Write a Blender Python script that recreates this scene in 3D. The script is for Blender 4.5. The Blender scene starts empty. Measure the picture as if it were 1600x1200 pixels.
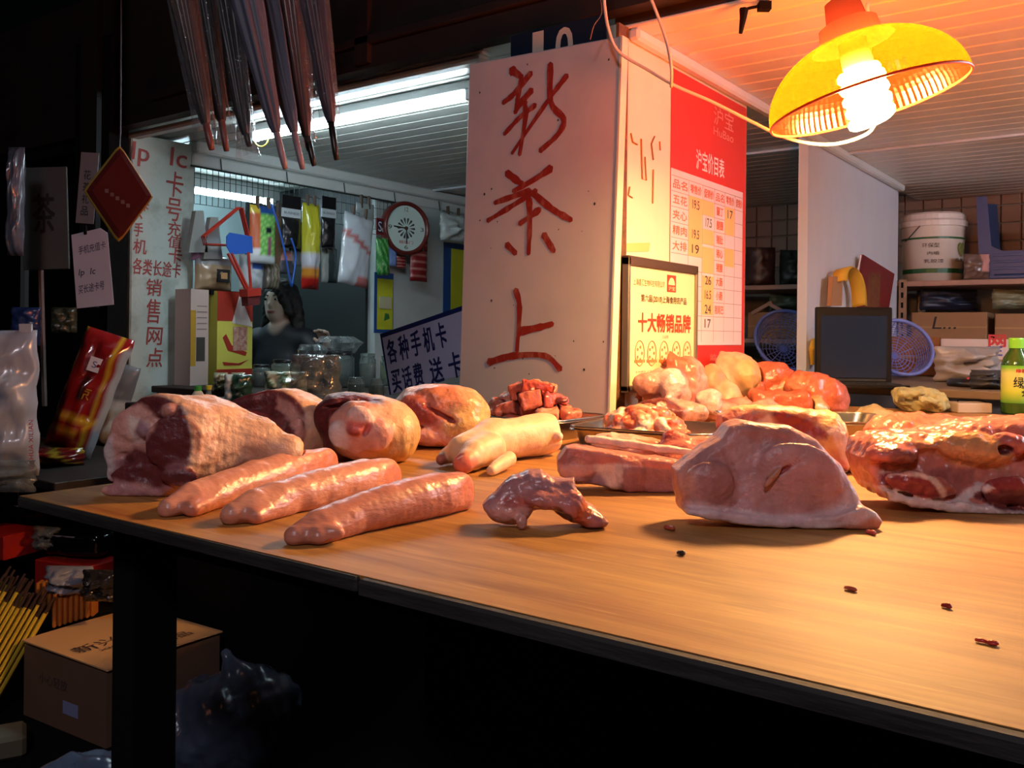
import bpy, math, random
import numpy as np
from mathutils import Matrix, Vector, noise as mnoise

random.seed(7)
SC = bpy.context.scene
COL = SC.collection

# ------------------------------------------------------------------ camera
FPX = 1400.0                      # focal length in pixels of the 1600 px wide frame
CAMZ, TOP = 1.10, 0.85            # eye height, counter height
YAW, ROLL = math.radians(36.3), 0.0105
cam = bpy.data.cameras.new('camera')
cam.sensor_width = 36.0
cam.lens = FPX / 1600.0 * 36.0
cam.shift_y = -75.0 / 1600.0
cam.clip_start = 0.02
camo = bpy.data.objects.new('camera', cam)
COL.objects.link(camo)
CAMM = Matrix.Translation((0, 0, CAMZ)) @ Matrix.Rotation(YAW, 4, 'Z') @ Matrix.Rotation(math.pi / 2, 4, 'X') @ Matrix.Rotation(ROLL, 4, 'Z')
camo.matrix_world = CAMM
SC.camera = camo

# ------------------------------------------------------------------ world, exposure
SC.view_settings.view_transform = 'Standard'
SC.view_settings.look = 'None'
SC.view_settings.exposure = 0.0
SC.view_settings.gamma = 1.0
SC.view_settings.use_curve_mapping = False
w = bpy.data.worlds.new('night')
SC.world = w
w.use_nodes = True
w.node_tree.nodes['Background'].inputs[0].default_value = (0.35, 0.45, 0.6, 1)
w.node_tree.nodes['Background'].inputs[1].default_value = 0.0015

# lamps of the stalls on the other side of the aisle, behind the camera
def lamp(name, loc, energy, color, size):
    l = bpy.data.lights.new(name, 'POINT')
    l.energy = energy; l.color = color; l.shadow_soft_size = size
    o = bpy.data.objects.new(name, l); o.location = loc
    COL.objects.link(o)
    return o
lamp('aisle_lamp_cool', (0.3, -1.3, 3.0), 100, (0.95, 0.86, 0.95), 0.25)
lamp('aisle_lamp_red', (-1.9, -1.6, 2.6), 6, (1.0, 0.40, 0.18), 0.12)

# ------------------------------------------------------------------ pixel helpers
CO = Vector((0, 0, CAMZ))
RGT = Vector((math.cos(YAW), math.sin(YAW), 0))
FWD = Vector((-math.sin(YAW), math.cos(YAW), 0))
UP = Vector((0, 0, 1))
M3 = CAMM.to_3x3()
def ray(px, py):
    return M3 @ Vector(((px - 800) / FPX, (600 - py) / FPX - 75 / FPX, -1))
def at_z(px, py, z):
    d = ray(px, py); return CO + d * ((z - CAMZ) / d.z)
def at_x(px, py, x):
    d = ray(px, py); return CO + d * (x / d.x)
def at_y(px, py, y):
    d = ray(px, py); return CO + d * (y / d.y)
def at_t(px, py, t):
    return CO + ray(px, py) * t
def depth(p):
    return (Vector(p) - CO).dot(FWD)
def mpp(p):
    return depth(p) / FPX

# ------------------------------------------------------------------ colours and materials
def lin(c):
    return tuple(((v / 255.0) / 12.92 if v / 255.0 <= 0.04045 else ((v / 255.0 + 0.055) / 1.055) ** 2.4) for v in c)
MATS = {}
def mat(name, c, rough=0.6, metal=0.0, spec=0.5, var=0.0, vscale=8.0, bump=0.0, bscale=40.0, stretch=(1, 1, 1),
        trans=0.0, alpha=1.0, attr=False, sss=0.0, c2=None, coat=0.0, detail=4.0, thr=None):
    """procedural Principled material; c is sRGB 0-255; var blends towards c2 (or darker c) by noise"""
    if name in MATS: return MATS[name]
    m = bpy.data.materials.new(name); m.use_nodes = True
    nt = m.node_tree; N = nt.nodes; L = nt.links
    p = N['Principled BSDF']
    base = lin(c)
    p.inputs['Base Color'].default_value = (*base, 1)
    p.inputs['Roughness'].default_value = rough
    p.inputs['Metallic'].default_value = metal
    p.inputs['Specular IOR Level'].default_value = spec
    p.inputs['Transmission Weight'].default_value = trans
    p.inputs['Alpha'].default_value = alpha
    p.inputs['Coat Weight'].default_value = coat
    if sss:
        p.inputs['Subsurface Weight'].default_value = sss
        p.inputs['Subsurface Radius'].default_value = (0.012, 0.004, 0.003)
        p.inputs['Subsurface Scale'].default_value = 1.0
    tc = N.new('ShaderNodeTexCoord'); mp = N.new('ShaderNodeMapping')
    mp.inputs['Scale'].default_value = stretch
    L.new(tc.outputs['Object'], mp.inputs['Vector'])
    src = None
    if attr:
        a = N.new('ShaderNodeAttribute'); a.attribute_name = 'Col'; src = a.outputs['Color']
    if var > 0:
        n = N.new('ShaderNodeTexNoise'); n.inputs['Scale'].default_value = vscale; n.inputs['Detail'].default_value = detail
        n.inputs['Roughness'].default_value = 0.65
        L.new(mp.outputs[0], n.inputs['Vector'])
        r = N.new('ShaderNodeMapRange')
        lo, hi = thr if thr else (0.3, 0.7)
        r.inputs[1].default_value = lo; r.inputs[2].default_value = hi; r.inputs[3].default_value = 0.0; r.inputs[4].default_value = var
        L.new(n.outputs['Fac'], r.inputs[0])
        mx = N.new('ShaderNodeMix'); mx.data_type = 'RGBA'
        L.new(r.outputs[0], mx.inputs[0])
        if src is not None:
            dk = N.new('ShaderNodeMix'); dk.data_type = 'RGBA'; dk.blend_type = 'MULTIPLY'; dk.inputs[0].default_value = 1.0
            L.new(src, dk.inputs[6]); dk.inputs[7].default_value = (*(lin(c2) if c2 else (0.45, 0.35, 0.33)), 1)
            L.new(src, mx.inputs[6]); L.new(dk.outputs[2], mx.inputs[7])
        else:
            mx.inputs[6].default_value = (*base, 1)
            mx.inputs[7].default_value = (*(lin(c2) if c2 else tuple(v * 0.45 for v in base)), 1)
        src = mx.outputs[2]
    if src is not None: L.new(src, p.inputs['Base Color'])
    if bump > 0:
        n2 = N.new('ShaderNodeTexNoise'); n2.inputs['Scale'].default_value = bscale; n2.inputs['Detail'].default_value = 3
        L.new(mp.outputs[0], n2.inputs['Vector'])
        b = N.new('ShaderNodeBump'); b.inputs['Strength'].default_value = bump; b.inputs['Distance'].default_value = 0.004
        L.new(n2.outputs['Fac'], b.inputs['Height']); L.new(b.outputs[0], p.inputs['Normal'])
    MATS[name] = m
    return m
def emit(name, c, strength):
    if name in MATS: return MATS[name]
    m = bpy.data.materials.new(name); m.use_nodes = True
    nt = m.node_tree; nt.nodes.remove(nt.nodes['Principled BSDF'])
    e = nt.nodes.new('ShaderNodeEmission'); e.inputs[0].default_value = (*c, 1); e.inputs[1].default_value = strength
    nt.links.new(e.outputs[0], nt.nodes['Material Output'].inputs[0])
    MATS[name] = m
    return m
def film(name, c=(230, 235, 240), clear=0.75, rough=0.15, bump=0.6, bscale=60):
    """thin clear plastic: mostly see-through sheet with glossy creases"""
    if name in MATS: return MATS[name]
    m = bpy.data.materials.new(name); m.use_nodes = True
    nt = m.node_tree; N = nt.nodes; L = nt.links
    p = N['Principled BSDF']; p.inputs['Base Color'].default_value = (*[v * 0.3 for v in lin(c)], 1); p.inputs['Roughness'].default_value = rough
    p.inputs['Specular IOR Level'].default_value = 0.8
    t = N.new('ShaderNodeBsdfTransparent'); mx = N.new('ShaderNodeMixShader')
    f = N.new('ShaderNodeLayerWeight'); f.inputs['Blend'].default_value = 0.35
    r = N.new('ShaderNodeMapRange'); r.inputs[3].default_value = clear; r.inputs[4].default_value = clear * 0.55
    L.new(f.outputs['Facing'], r.inputs[0]); L.new(r.outputs[0], mx.inputs[0])
    n = N.new('ShaderNodeTexNoise'); n.inputs['Scale'].default_value = bscale
    tc = N.new('ShaderNodeTexCoord'); L.new(tc.outputs['Object'], n.inputs['Vector'])
    b = N.new('ShaderNodeBump'); b.inputs['Strength'].default_value = bump; b.inputs['Distance'].default_value = 0.01
    L.new(n.outputs['Fac'], b.inputs['Height']); L.new(b.outputs[0], p.inputs['Normal'])
    L.new(p.outputs[0], mx.inputs[1]); L.new(t.outputs[0], mx.inputs[2])
    L.new(mx.outputs[0], N['Material Output'].inputs[0])
    MATS[name] = m
    return m

# ------------------------------------------------------------------ mesh builder
class MB:
    def __init__(s): s.v = []; s.f = []; s.c = []; s.col = None
    def add(s, vs, fs):
        o = len(s.v); s.v += [tuple(v) for v in vs]; s.f += [tuple(i + o for i in f) for f in fs]
        if s.col is not None: s.c += [s.col] * len(vs)
        return s
    def box(s, x0, x1, y0, y1, z0, z1, M=None, bev=0.0):
        if bev > 0:
            b = min(bev, (x1 - x0) / 2.01, (y1 - y0) / 2.01, (z1 - z0) / 2.01)
            vs = []; 
            import itertools
            idx = {}
            for sx, sy, sz in itertools.product((0, 1), repeat=3):
                X = (x0, x1)[sx]; Y = (y0, y1)[sy]; Z = (z0, z1)[sz]
                ix = X + (b if sx == 0 else -b); iy = Y + (b if sy == 0 else -b); iz = Z + (b if sz == 0 else -b)
                for a, q in enumerate(((X, iy, iz), (ix, Y, iz), (ix, iy, Z))):
                    idx[(sx, sy, sz, a)] = len(vs); vs.append(q)
            fs = []
            def F(*k): fs.append(tuple(idx[i] for i in k))
            for a in range(3):
                b1, b2 = (a + 1) % 3, (a + 2) % 3
                for sv in (0, 1):
                    def key(p, q):
                        t = [0, 0, 0]; t[a] = sv; t[b1] = p; t[b2] = q
                        return (*t, a)
                    q = [key(0, 0), key(1, 0), key(1, 1), key(0, 1)]
                    F(*(q if sv else q[::-1]))
                # edges along axis a
                for p in (0, 1):
                    for q in (0, 1):
                        def k2(sa, ax):
                            t = [0, 0, 0]; t[a] = sa; t[b1] = p; t[b2] = q
                            return (*t, ax)
                        e = [k2(0, b1), k2(1, b1), k2(1, b2), k2(0, b2)]
                        F(*(e if (p == q) else e[::-1]))
            for sx, sy, sz in itertools.product((0, 1), repeat=3):
                t = [(sx, sy, sz, 0), (sx, sy, sz, 1), (sx, sy, sz, 2)]
                F(*(t if (sx + sy + sz) % 2 else t[::-1]))
        else:
            vs = [(x0, y0, z0), (x1, y0, z0), (x1, y1, z0), (x0, y1, z0), (x0, y0, z1), (x1, y0, z1), (x1, y1, z1), (x0, y1, z1)]
            fs = [(3, 2, 1, 0), (4, 5, 6, 7), (0, 1, 5, 4), (1, 2, 6, 5), (2, 3, 7, 6), (3, 0, 4, 7)]
        if M is not None: vs = [M @ Vector(v) for v in vs]
        return s.add(vs, fs)
    def tube(s, pts, r, n=8, cap=True):
        pts = [Vector(p) for p in pts]; m = len(pts)
        rs = r if isinstance(r, (list, tuple)) else [r] * m
        vs = []; fs = []
        t0 = (pts[1] - pts[0]).normalized()
        a = Vector((0, 0, 1)) if abs(t0.z) < 0.9 else Vector((1, 0, 0))
        u = t0.cross(a).normalized()
        for i, p in enumerate(pts):
            t = (pts[min(i + 1, m - 1)] - pts[max(i - 1, 0)]).normalized()
            u = (u - t * u.dot(t)).normalized(); v = t.cross(u)
            for k in range(n):
                an = 2 * math.pi * k / n
                vs.append(p + (u * math.cos(an) + v * math.sin(an)) * rs[i])
        for i in range(m - 1):
            for k in range(n):
                k2 = (k + 1) % n
                fs.append((i * n + k, i * n + k2, (i + 1) * n + k2, (i + 1) * n + k))
        if cap:
            fs.append(tuple(range(n))[::-1]); fs.append(tuple((m - 1) * n + k for k in range(n)))
        return s.add(vs, fs)
    def lathe(s, prof, n=24, M=None, closed=False, wob=None):
        vs = []; fs = []; m = len(prof)
        for i, (r, z) in enumerate(prof):
            for k in range(n):
                an = 2 * math.pi * k / n
                rr = r * (wob(an, i) if wob else 1)
                vs.append(Vector((rr * math.cos(an), rr * math.sin(an), z)))
        for i in range(m - 1):
            for k in range(n):
                k2 = (k + 1) % n
                fs.append((i * n + k, i * n + k2, (i + 1) * n + k2, (i + 1) * n + k))
        if prof[0][0] > 1e-6 and closed: fs.append(tuple(range(n))[::-1])
        if prof[-1][0] > 1e-6 and closed: fs.append(tuple((m - 1) * n + k for k in range(n)))
        if M is not None: vs = [M @ v for v in vs]
        return s.add(vs, fs)
    def prism(s, poly, z0, z1, M=None):
        n = len(poly)
        vs = [Vector((x, y, z0)) for x, y in poly] + [Vector((x, y, z1)) for x, y in poly]
        fs = [tuple(range(n))[::-1], tuple(range(n, 2 * n))] + [(i, (i + 1) % n, n + (i + 1) % n, n + i) for i in range(n)]
        if M is not None: vs = [M @ v for v in vs]
        return s.add(vs, fs)
    def stroke(s, pts, wd, z=0.0, th=0.0008):
        """flat brush stroke ribbon in local XY with slight thickness; pts (x,y[,w])"""
        P = [Vector((p[0], p[1], 0)) for p in pts]
        W = [p[2] if len(p) > 2 else wd for p in pts]
        n = len(P); Lf = []; Rt = []
        for i in range(n):
            t = (P[min(i + 1, n - 1)] - P[max(i - 1, 0)]).normalized(); nn = Vector((-t.y, t.x, 0))
            Lf.append(P[i] + nn * W[i] / 2); Rt.append(P[i] - nn * W[i] / 2)
        t0 = (P[0] - P[1]).normalized() * W[0] * 0.35; t1 = (P[-1] - P[-2]).normalized() * W[-1] * 0.35
        vs = []
        for q in [P[0] + t0] + Lf + [P[-1] + t1] + Rt[::-1]: vs.append((q.x, q.y, z + th))
        # triangulated strip
        fs = [(0, 2 * n + 1, 1)]
        for i in range(n - 1): fs.append((1 + i, 2 * n + 1 - i, 2 * n - i, 2 + i))
        fs.append((n, n + 2, n + 1))
        return s.add(vs, fs)
    def build(s, name, material, parent=None, smooth=False, M=None):
        me = bpy.data.meshes.new(name); me.from_pydata(s.v, [], s.f); me.update()
        if s.c and len(s.c) == len(s.v): set_col(me, s.c)
        if material is not None: me.materials.append(material)
        if smooth: me.polygons.foreach_set('use_smooth', [True] * len(me.polygons))
        o = bpy.data.objects.new(name, me); COL.objects.link(o)
        if parent is not None: o.parent = parent
        if M is not None: o.matrix_local = M
        return o
def set_col(me, cols):
    a = me.color_attributes.new('Col', 'FLOAT_COLOR', 'POINT')
    arr = np.ones((len(me.vertices), 4), dtype=np.float32); arr[:, :3] = np.array(cols, dtype=np.float32)[:, :3]
    a.data.foreach_set('color', arr.ravel())
def smooth_angle(o, deg=40):
    me = o.data
    me.polygons.foreach_set('use_smooth', [True] * len(me.polygons))
    try: me.set_sharp_from_angle(angle=math.radians(deg))
    except Exception: pass
    return o
def tag(o, label, cat, group=None):
    o['label'] = label; o['category'] = cat
    if group: o['group'] = group
    return o
from mathutils.bvhtree import BVHTree
def bvh(o):
    me = o.data; mw = o.matrix_world
    return BVHTree.FromPolygons([mw @ v.co for v in me.vertices], [tuple(p.vertices) for p in me.polygons])
def thing(name, label, cat, M=None, group=None):
    o = bpy.data.objects.new(name, None); COL.objects.link(o); o.empty_display_size = 0.05
    if M is not None: o.matrix_world = M if isinstance(M, Matrix) else Matrix.Translation(M)
    return tag(o, label, cat, group)
def struct(o, kind='structure'):
    o['kind'] = kind; return o
def copy_tree(o, parent=None):
    c = o.copy(); COL.objects.link(c); c.parent = parent
    for ch in list(o.children): copy_tree(ch, c)
    return c
def frame(origin, x, y):
    x = Vector(x).normalized(); y = Vector(y); y = (y - x * y.dot(x)).normalized(); z = x.cross(y)
    M = Matrix((x, y, z)).transposed().to_4x4(); M.translation = Vector(origin)
    return M
def loc_on(M, px, py):
    """pixel -> local xy on the plane of frame M"""
    d = ray(px, py); n = M.col[2].to_3d(); o = M.translation
    p = CO + d * ((o - CO).dot(n) / d.dot(n))
    q = M.inverted() @ p
    return q.x, q.y
def camframe(p, yaw=0.0):
    """frame at p: x to the viewer's right, y away, z up"""
    return Matrix.Translation(Vector(p)) @ Matrix.Rotation(YAW + yaw, 4, 'Z')

# ------------------------------------------------------------------ lettering
def glyphs(body):
    c = bpy.data.curves.new('t', 'FONT'); c.body = body; c.resolution_u = 3; c.space_line = 0.95
    o = bpy.data.objects.new('t', c); COL.objects.link(o)
    bpy.context.view_layer.update()
    me = bpy.data.meshes.new_from_object(o.evaluated_get(bpy.context.evaluated_depsgraph_get()))
    bpy.data.objects.remove(o); bpy.data.curves.remove(c)
    return me
def lettering(body, x0, y0, x1, y1, material, parent, z=0.0012, rot=0.0, shear=0.0, name='lettering', bold=0.0):
    """text fitted into the local rectangle x0..x1, y0..y1 of its sign"""
    me = glyphs(body)
    n = len(me.vertices)
    if n == 0: return None
    co = np.empty(n * 3, dtype=np.float32); me.vertices.foreach_get('co', co); co = co.reshape(-1, 3)
    mn, mx = co.min(0), co.max(0)
    sx = (x1 - x0) / max(mx[0] - mn[0], 1e-6); sy = (y1 - y0) / max(mx[1] - mn[1], 1e-6)
    out = np.zeros_like(co)
    out[:, 0] = (co[:, 0] - mn[0]) * sx - (x1 - x0) / 2; out[:, 1] = (co[:, 1] - mn[1]) * sy - (y1 - y0) / 2
    out[:, 0] += shear * out[:, 1]
    c, s_ = math.cos(rot), math.sin(rot)
    X = out[:, 0] * c - out[:, 1] * s_ + (x0 + x1) / 2; Y = out[:, 0] * s_ + out[:, 1] * c + (y0 + y1) / 2
    out[:, 0] = X; out[:, 1] = Y; out[:, 2] = z
    if bold:
        mb = MB(); fs = [tuple(p.vertices) for p in me.polygons]
        for k, (dx, dy) in enumerate(((0, 0), (bold, 0), (0, bold), (bold, bold))):
            mb.add([(q[0] + dx, q[1] + dy, q[2] + k * 0.00005) for q in out], fs)
        bpy.data.meshes.remove(me)
        return mb.build(name, material, parent)
    me.vertices.foreach_set('co', out.ravel()); me.update()
    me.name = name
    me.materials.clear(); me.materials.append(material)
    o = bpy.data.objects.new(name, me); COL.objects.link(o); o.parent = parent
    return o
def let_px(body, M, a, b, material, parent, **k):
    """lettering between two pixel corners (lower left, upper right) on frame M"""
    x0, y0 = loc_on(M, *a); x1, y1 = loc_on(M, *b)
    return lettering(body, min(x0, x1), min(y0, y1), max(x0, x1), max(y0, y1), material, parent, **k)

# ------------------------------------------------------------------ soft shapes by distance field
def surf_net(G, org, h):
    nx, ny, nz = G.shape
    ins = G < 0
    cs = [ins[i:nx - 1 + i, j:ny - 1 + j, k:nz - 1 + k] for i in (0, 1) for j in (0, 1) for k in (0, 1)]
    tot = sum(c.astype(np.int8) for c in cs)
    act = (tot > 0) & (tot < 8)
    I, J, K = np.nonzero(act); n = len(I)
    acc = np.zeros((n, 3)); cnt = np.zeros(n)
    C = [(i, j, k) for i in (0, 1) for j in (0, 1) for k in (0, 1)]
    for a in range(8):
        for ax in range(3):
            if C[a][ax]: continue
            b = list(C[a]); b[ax] = 1
            g0 = G[I + C[a][0], J + C[a][1], K + C[a][2]]; g1 = G[I + b[0], J + b[1], K + b[2]]
            m = (g0 < 0) != (g1 < 0)
            t = np.where(m, g0 / np.where(m, g0 - g1, 1), 0)
            p = np.tile(np.array(C[a], float), (n, 1)); p[:, ax] += t
            acc[m] += p[m]; cnt[m] += 1
    V = acc / cnt[:, None] + np.stack([I, J, K], 1)
    V = V * h + np.array(org)
    idm = -np.ones(act.shape, dtype=np.int64); idm[I, J, K] = np.arange(n)
    faces = []
    for ax in range(3):
        sl0 = [slice(1, -1)] * 3; sl1 = [slice(1, -1)] * 3
        sl0[ax] = slice(0, -1); sl1[ax] = slice(1, None)
        s0 = ins[tuple(sl0)]; s1 = ins[tuple(sl1)]
        ch = np.nonzero(s0 != s1)
        e = [c.copy() for c in ch]
        o1, o2 = (ax + 1) % 3, (ax + 2) % 3
        for q in (o1, o2): e[q] = e[q] + 1
        def cell(d1, d2):
            c = [x.copy() for x in e]; c[o1] = c[o1] - d1; c[o2] = c[o2] - d2
            return idm[c[0], c[1], c[2]]
        quad = np.stack([cell(1, 1), cell(0, 1), cell(0, 0), cell(1, 0)], 1)
        flip = ~s0[ch]
        quad[flip] = quad[flip][:, ::-1]
        faces.append(quad[(quad >= 0).all(1)])
    return V, np.concatenate(faces)
RNG = np.random.RandomState(3)
def wob(P, scale, seed, oct=3):
    r = np.random.RandomState(seed); out = np.zeros(P.shape[:-1])
    amp = 1.0; f = 2 * math.pi / scale
    for o in range(oct):
        q = np.zeros_like(out)
        for _ in range(5):
            k = r.normal(size=3); k /= np.linalg.norm(k)
            q += np.sin((P @ k) * f * r.uniform(0.7, 1.3) + r.uniform(0, 6.28))
        out += amp * q / 3.0; amp *= 0.5; f *= 2.1
    return out
def rotm(yaw=0, pitch=0, roll=0):
    return np.array(Matrix.Rotation(yaw, 3, 'Z') @ Matrix.Rotation(pitch, 3, 'Y') @ Matrix.Rotation(roll, 3, 'X'))
def poly_sd(x, y, poly):
    d = np.full(x.shape, 1e9); ins = np.zeros(x.shape, bool); n = len(poly)
    for i in range(n):
        ax, ay = poly[i]; bx, by = poly[(i + 1) % n]
        ex, ey = bx - ax, by - ay
        t = np.clip(((x - ax) * ex + (y - ay) * ey) / (ex * ex + ey * ey + 1e-12), 0, 1)
        d = np.minimum(d, np.hypot(x - ax - t * ex, y - ay - t * ey))
        c = ((ay > y) != (by > y))
        xi = ax + (y - ay) / (ey if abs(ey) > 1e-9 else 1e-9) * ex
        ins ^= c & (x < xi)
    return np.where(ins, -d, d)
def field(P, ops, paint=False):
    """ops in metres: ('e',c,r,col,k,rot) ('c',p0,p1,r0,r1,col,k) ('b',c,half,round,col,k,rot) ('x',p,n,col,k) ('s',c,r,col,k)"""
    D = np.full(P.shape[:-1], 10.0); Cc = np.zeros(P.shape)
    def uni(d, col, k):
        nonlocal D, Cc
        h = np.clip(0.5 + 0.5 * (D - d) / k, 0, 1)
        D = D * (1 - h) + d * h - k * h * (1 - h)
        hc = np.clip(0.5 + 2.0 * (h - 0.5), 0, 1)[..., None]
        Cc = Cc * (1 - hc) + np.array(col) * hc
    def cut(d, col, k):
        nonlocal D, Cc
        h = np.clip(0.5 + 0.5 * (d - D) / k, 0, 1)
        D = D * (1 - h) + d * h + k * h * (1 - h)
        if col is not None:
            hc = np.clip((h - 0.35) * 4, 0, 1)[..., None]
            Cc = Cc * (1 - hc) + np.array(col) * hc
    for op in ops:
        t = op[0]
        if t in 'es':
            c, r, col, k = op[1:5]; q = P - np.array(c)
            if len(op) > 5 and op[5] is not None: q = q @ op[5]
            r = np.array(r, float)
            k0 = np.linalg.norm(q / r, axis=-1); k1 = np.linalg.norm(q / (r * r), axis=-1) + 1e-9
            d = k0 * (k0 - 1) / k1
            uni(d, col, k) if t == 'e' else cut(-d, col, k)
        elif t == 'c':
            p0, p1, r0, r1, col, k = op[1:7]; p0 = np.array(p0); p1 = np.array(p1)
            ba = p1 - p0; q = P - p0
            hh = np.clip((q @ ba) / (ba @ ba), 0, 1)
            d = np.linalg.norm(q - hh[..., None] * ba, axis=-1) - (r0 + (r1 - r0) * hh)
            uni(d, col, k)
        elif t == 'b':
            c, hf, rd, col, k = op[1:6]; q = P - np.array(c)
            if len(op) > 6 and op[6] is not None: q = q @ op[6]
            a = np.abs(q) - (np.array(hf) - rd)
            d = np.linalg.norm(np.maximum(a, 0), axis=-1) + np.minimum(a.max(-1), 0) - rd
            uni(d, col, k)
        elif t == 'g':
            poly, v0, v1, rd, col, k = op[1:7]; tl = op[7] if len(op) > 7 else 0.0
            d2 = poly_sd(P[..., 0], P[..., 2] , poly) + rd
            dv = np.abs(P[..., 1] - tl * P[..., 2] - (v0 + v1) / 2) - (v1 - v0) / 2 + rd
            d = np.hypot(np.maximum(d2, 0), np.maximum(dv, 0)) + np.minimum(np.maximum(d2, dv), 0) - rd
            uni(d, col, k)
        elif t == 'p' and paint:
            c, r, col, k = op[1:5]; q = (P - np.array(c)) @ op[5]
            r = np.array(r, float); k0 = np.linalg.norm(q / r, axis=-1)
            m_ = np.clip((1 - k0) / k + 0.5, 0, 1)[..., None]; Cc = Cc * (1 - m_) + np.array(col) * m_
        elif t == 'q' and paint:
            poly, col, ft, plane = op[1:5]
            m_ = np.clip(0.5 - (poly_sd(P[..., 0], P[..., 2], poly) + op[5] * wob(P, op[5] * 9, 5, 2)) / ft, 0, 1)
            if plane is not None:
                p, nn, tol = plane; nn = np.array(nn, float); nn /= np.linalg.norm(nn)
                m_ = m_ * np.clip(((P - np.array(p)) @ nn + tol) / tol, 0, 1)
            m_ = m_[..., None]; Cc = Cc * (1 - m_) + np.array(col) * m_
        elif t == 'x':
            p, nn, col, k = op[1:5]; nn = np.array(nn, float); nn /= np.linalg.norm(nn)
            cut((P - np.array(p)) @ nn, col, k)
    return D, Cc
PRESSED = []          # meats already lying there: later pieces press against them instead of passing through
def soft(name, ops, material, M, parent=None, press=False, h=0.004, amp=0.0, scale=0.05, seed=1, floor=None, fine=0.0, cvar=0.0):
    """organic mesh from a distance field, local frame M"""
    lo = np.full(3, 1e9); hi = -lo
    for op in ops:
        if op[0] in 'eb': c = np.array(op[1]); r = max(op[2]); lo = np.minimum(lo, c - r); hi = np.maximum(hi, c + r)
        if op[0] == 'g':
            q = np.array(op[1]); lo = np.minimum(lo, [q[:, 0].min(), op[2], q[:, 1].min()]); hi = np.maximum(hi, [q[:, 0].max(), op[3] + abs(op[7] if len(op) > 7 else 0) * q[:, 1].max(), q[:, 1].max()])
        if op[0] == 'c':
            for p, r in ((op[1], op[3]), (op[2], op[4])): lo = np.minimum(lo, np.array(p) - r); hi = np.maximum(hi, np.array(p) + r)
    pad = 3 * h + amp * 2; lo -= pad; hi += pad
    if floor is not None: lo[2] = max(lo[2], floor - 3 * h)
    n = np.ceil((hi - lo) / h).astype(int) + 1
    g = np.stack(np.meshgrid(*[lo[i] + h * np.arange(n[i]) for i in range(3)], indexing='ij'), -1)
    D, _ = field(g, ops)
    if amp: D = D + amp * wob(g, scale, seed)
    if floor is not None: D = np.maximum(D, floor - g[..., 2])
    if press:
        cw = np.array(M.translation); Rm = np.array(M.to_3x3())
        mid = (lo + hi) / 2; rad = np.linalg.norm(hi - lo) / 2; cen = Rm @ mid + cw
        for (ops2, c2, R2, a2, sc2, sd2, cen2, rad2) in PRESSED:
            if np.linalg.norm(cen - cen2) > rad + rad2: continue
            mk = D < 2 * h
            q = ((g[mk] @ Rm.T + cw) - c2) @ R2
            if len(q) == 0: continue
            d2, _ = field(q, ops2)
            if a2: d2 = d2 + a2 * wob(q, sc2, sd2)
            D[mk] = np.maximum(D[mk], 1.1 * h - d2)
        PRESSED.append((ops, cw, Rm, amp, scale, seed, cen, rad))
    V, F = surf_net(D, lo, h)
    _, Cc = field(V, ops, True)
    if fine: 
        nn = wob(V, scale * 0.35, seed + 9, 2)
        ctr = V.mean(0); dirn = V - ctr; dirn /= np.linalg.norm(dirn, axis=1)[:, None] + 1e-9
        V = V + dirn * (nn * fine)[:, None]
        if floor is not None: V[:, 2] = np.maximum(V[:, 2], floor)
    if cvar:
        Cc = Cc * (1 + cvar * wob(V, scale * 0.8, seed + 5, 3))[:, None]
    Cc = np.clip(Cc, 0, 1)
    me = bpy.data.meshes.new(name); me.from_pydata(V.tolist(), [], F.tolist()); me.update()
    set_col(me, Cc); me.materials.append(material)
    me.polygons.foreach_set('use_smooth', [True] * len(me.polygons))
    o = bpy.data.objects.new(name, me); COL.objects.link(o)
    if parent is not None: o.parent = parent; o.matrix_local = M
    else: o.matrix_world = M
    return o
def pouch(name, w_, h_, d_, colf, material, M, parent=None, nu=14, nv=18, crumple=0.15, seed=0, px=2.5, pv=6.0, taper=0.0):
    """filled bag: local x width, y height (0..h), z depth; colf(u,v)->linear colour with u,v in 0..1"""
    vs = []; cs = []; fs = []
    for side in (1, -1):
        for j in range(nv + 1):
            for i in range(nu + 1):
                u = i / nu * 2 - 1; v = j / nv * 2 - 1
                b = max(0.0, 1 - abs(u) ** px) ** 0.7 * max(0.0, 1 - abs(v) ** pv) ** 0.7
                nz = mnoise.noise(Vector((u * 2.2 + seed, v * 2.8 + side * 9, seed * 1.7))) + 0.5 * mnoise.noise(Vector((u * 5 + seed, v * 6 + side * 3, seed)))
                z = side * d_ / 2 * b * (1 + crumple * 2 * nz) + side * 0.0004
                wx = 1 + crumple * 0.25 * mnoise.noise(Vector((v * 3, seed, 2))) - taper * (v + 1) / 2
                x = u * w_ / 2 * wx; y = (v + 1) / 2 * h_
                vs.append((x, y, z)); cs.append(colf(i / nu, j / nv))
    m = (nu + 1) * (nv + 1)
    for s_ in (0, 1):
        for j in range(nv):
            for i in range(nu):
                a = s_ * m + j * (nu + 1) + i; q = (a, a + 1, a + nu + 2, a + nu + 1)
                fs.append(q if s_ == 0 else q[::-1])
    def rim(i, j): return j * (nu + 1) + i
    ring = [(i, 0) for i in range(nu)] + [(nu, j) for j in range(nv)] + [(i, nv) for i in range(nu, 0, -1)] + [(0, j) for j in range(nv, 0, -1)]
    for a, b in zip(ring, ring[1:] + ring[:1]):
        fs.append((rim(*b), rim(*a), m + rim(*a), m + rim(*b)))
    mb = MB(); mb.v = vs; mb.f = fs; mb.c = cs
    o = mb.build(name, material, parent, smooth=True)
    if parent is None: o.matrix_world = M
    else: o.matrix_local = M
    return o

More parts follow.
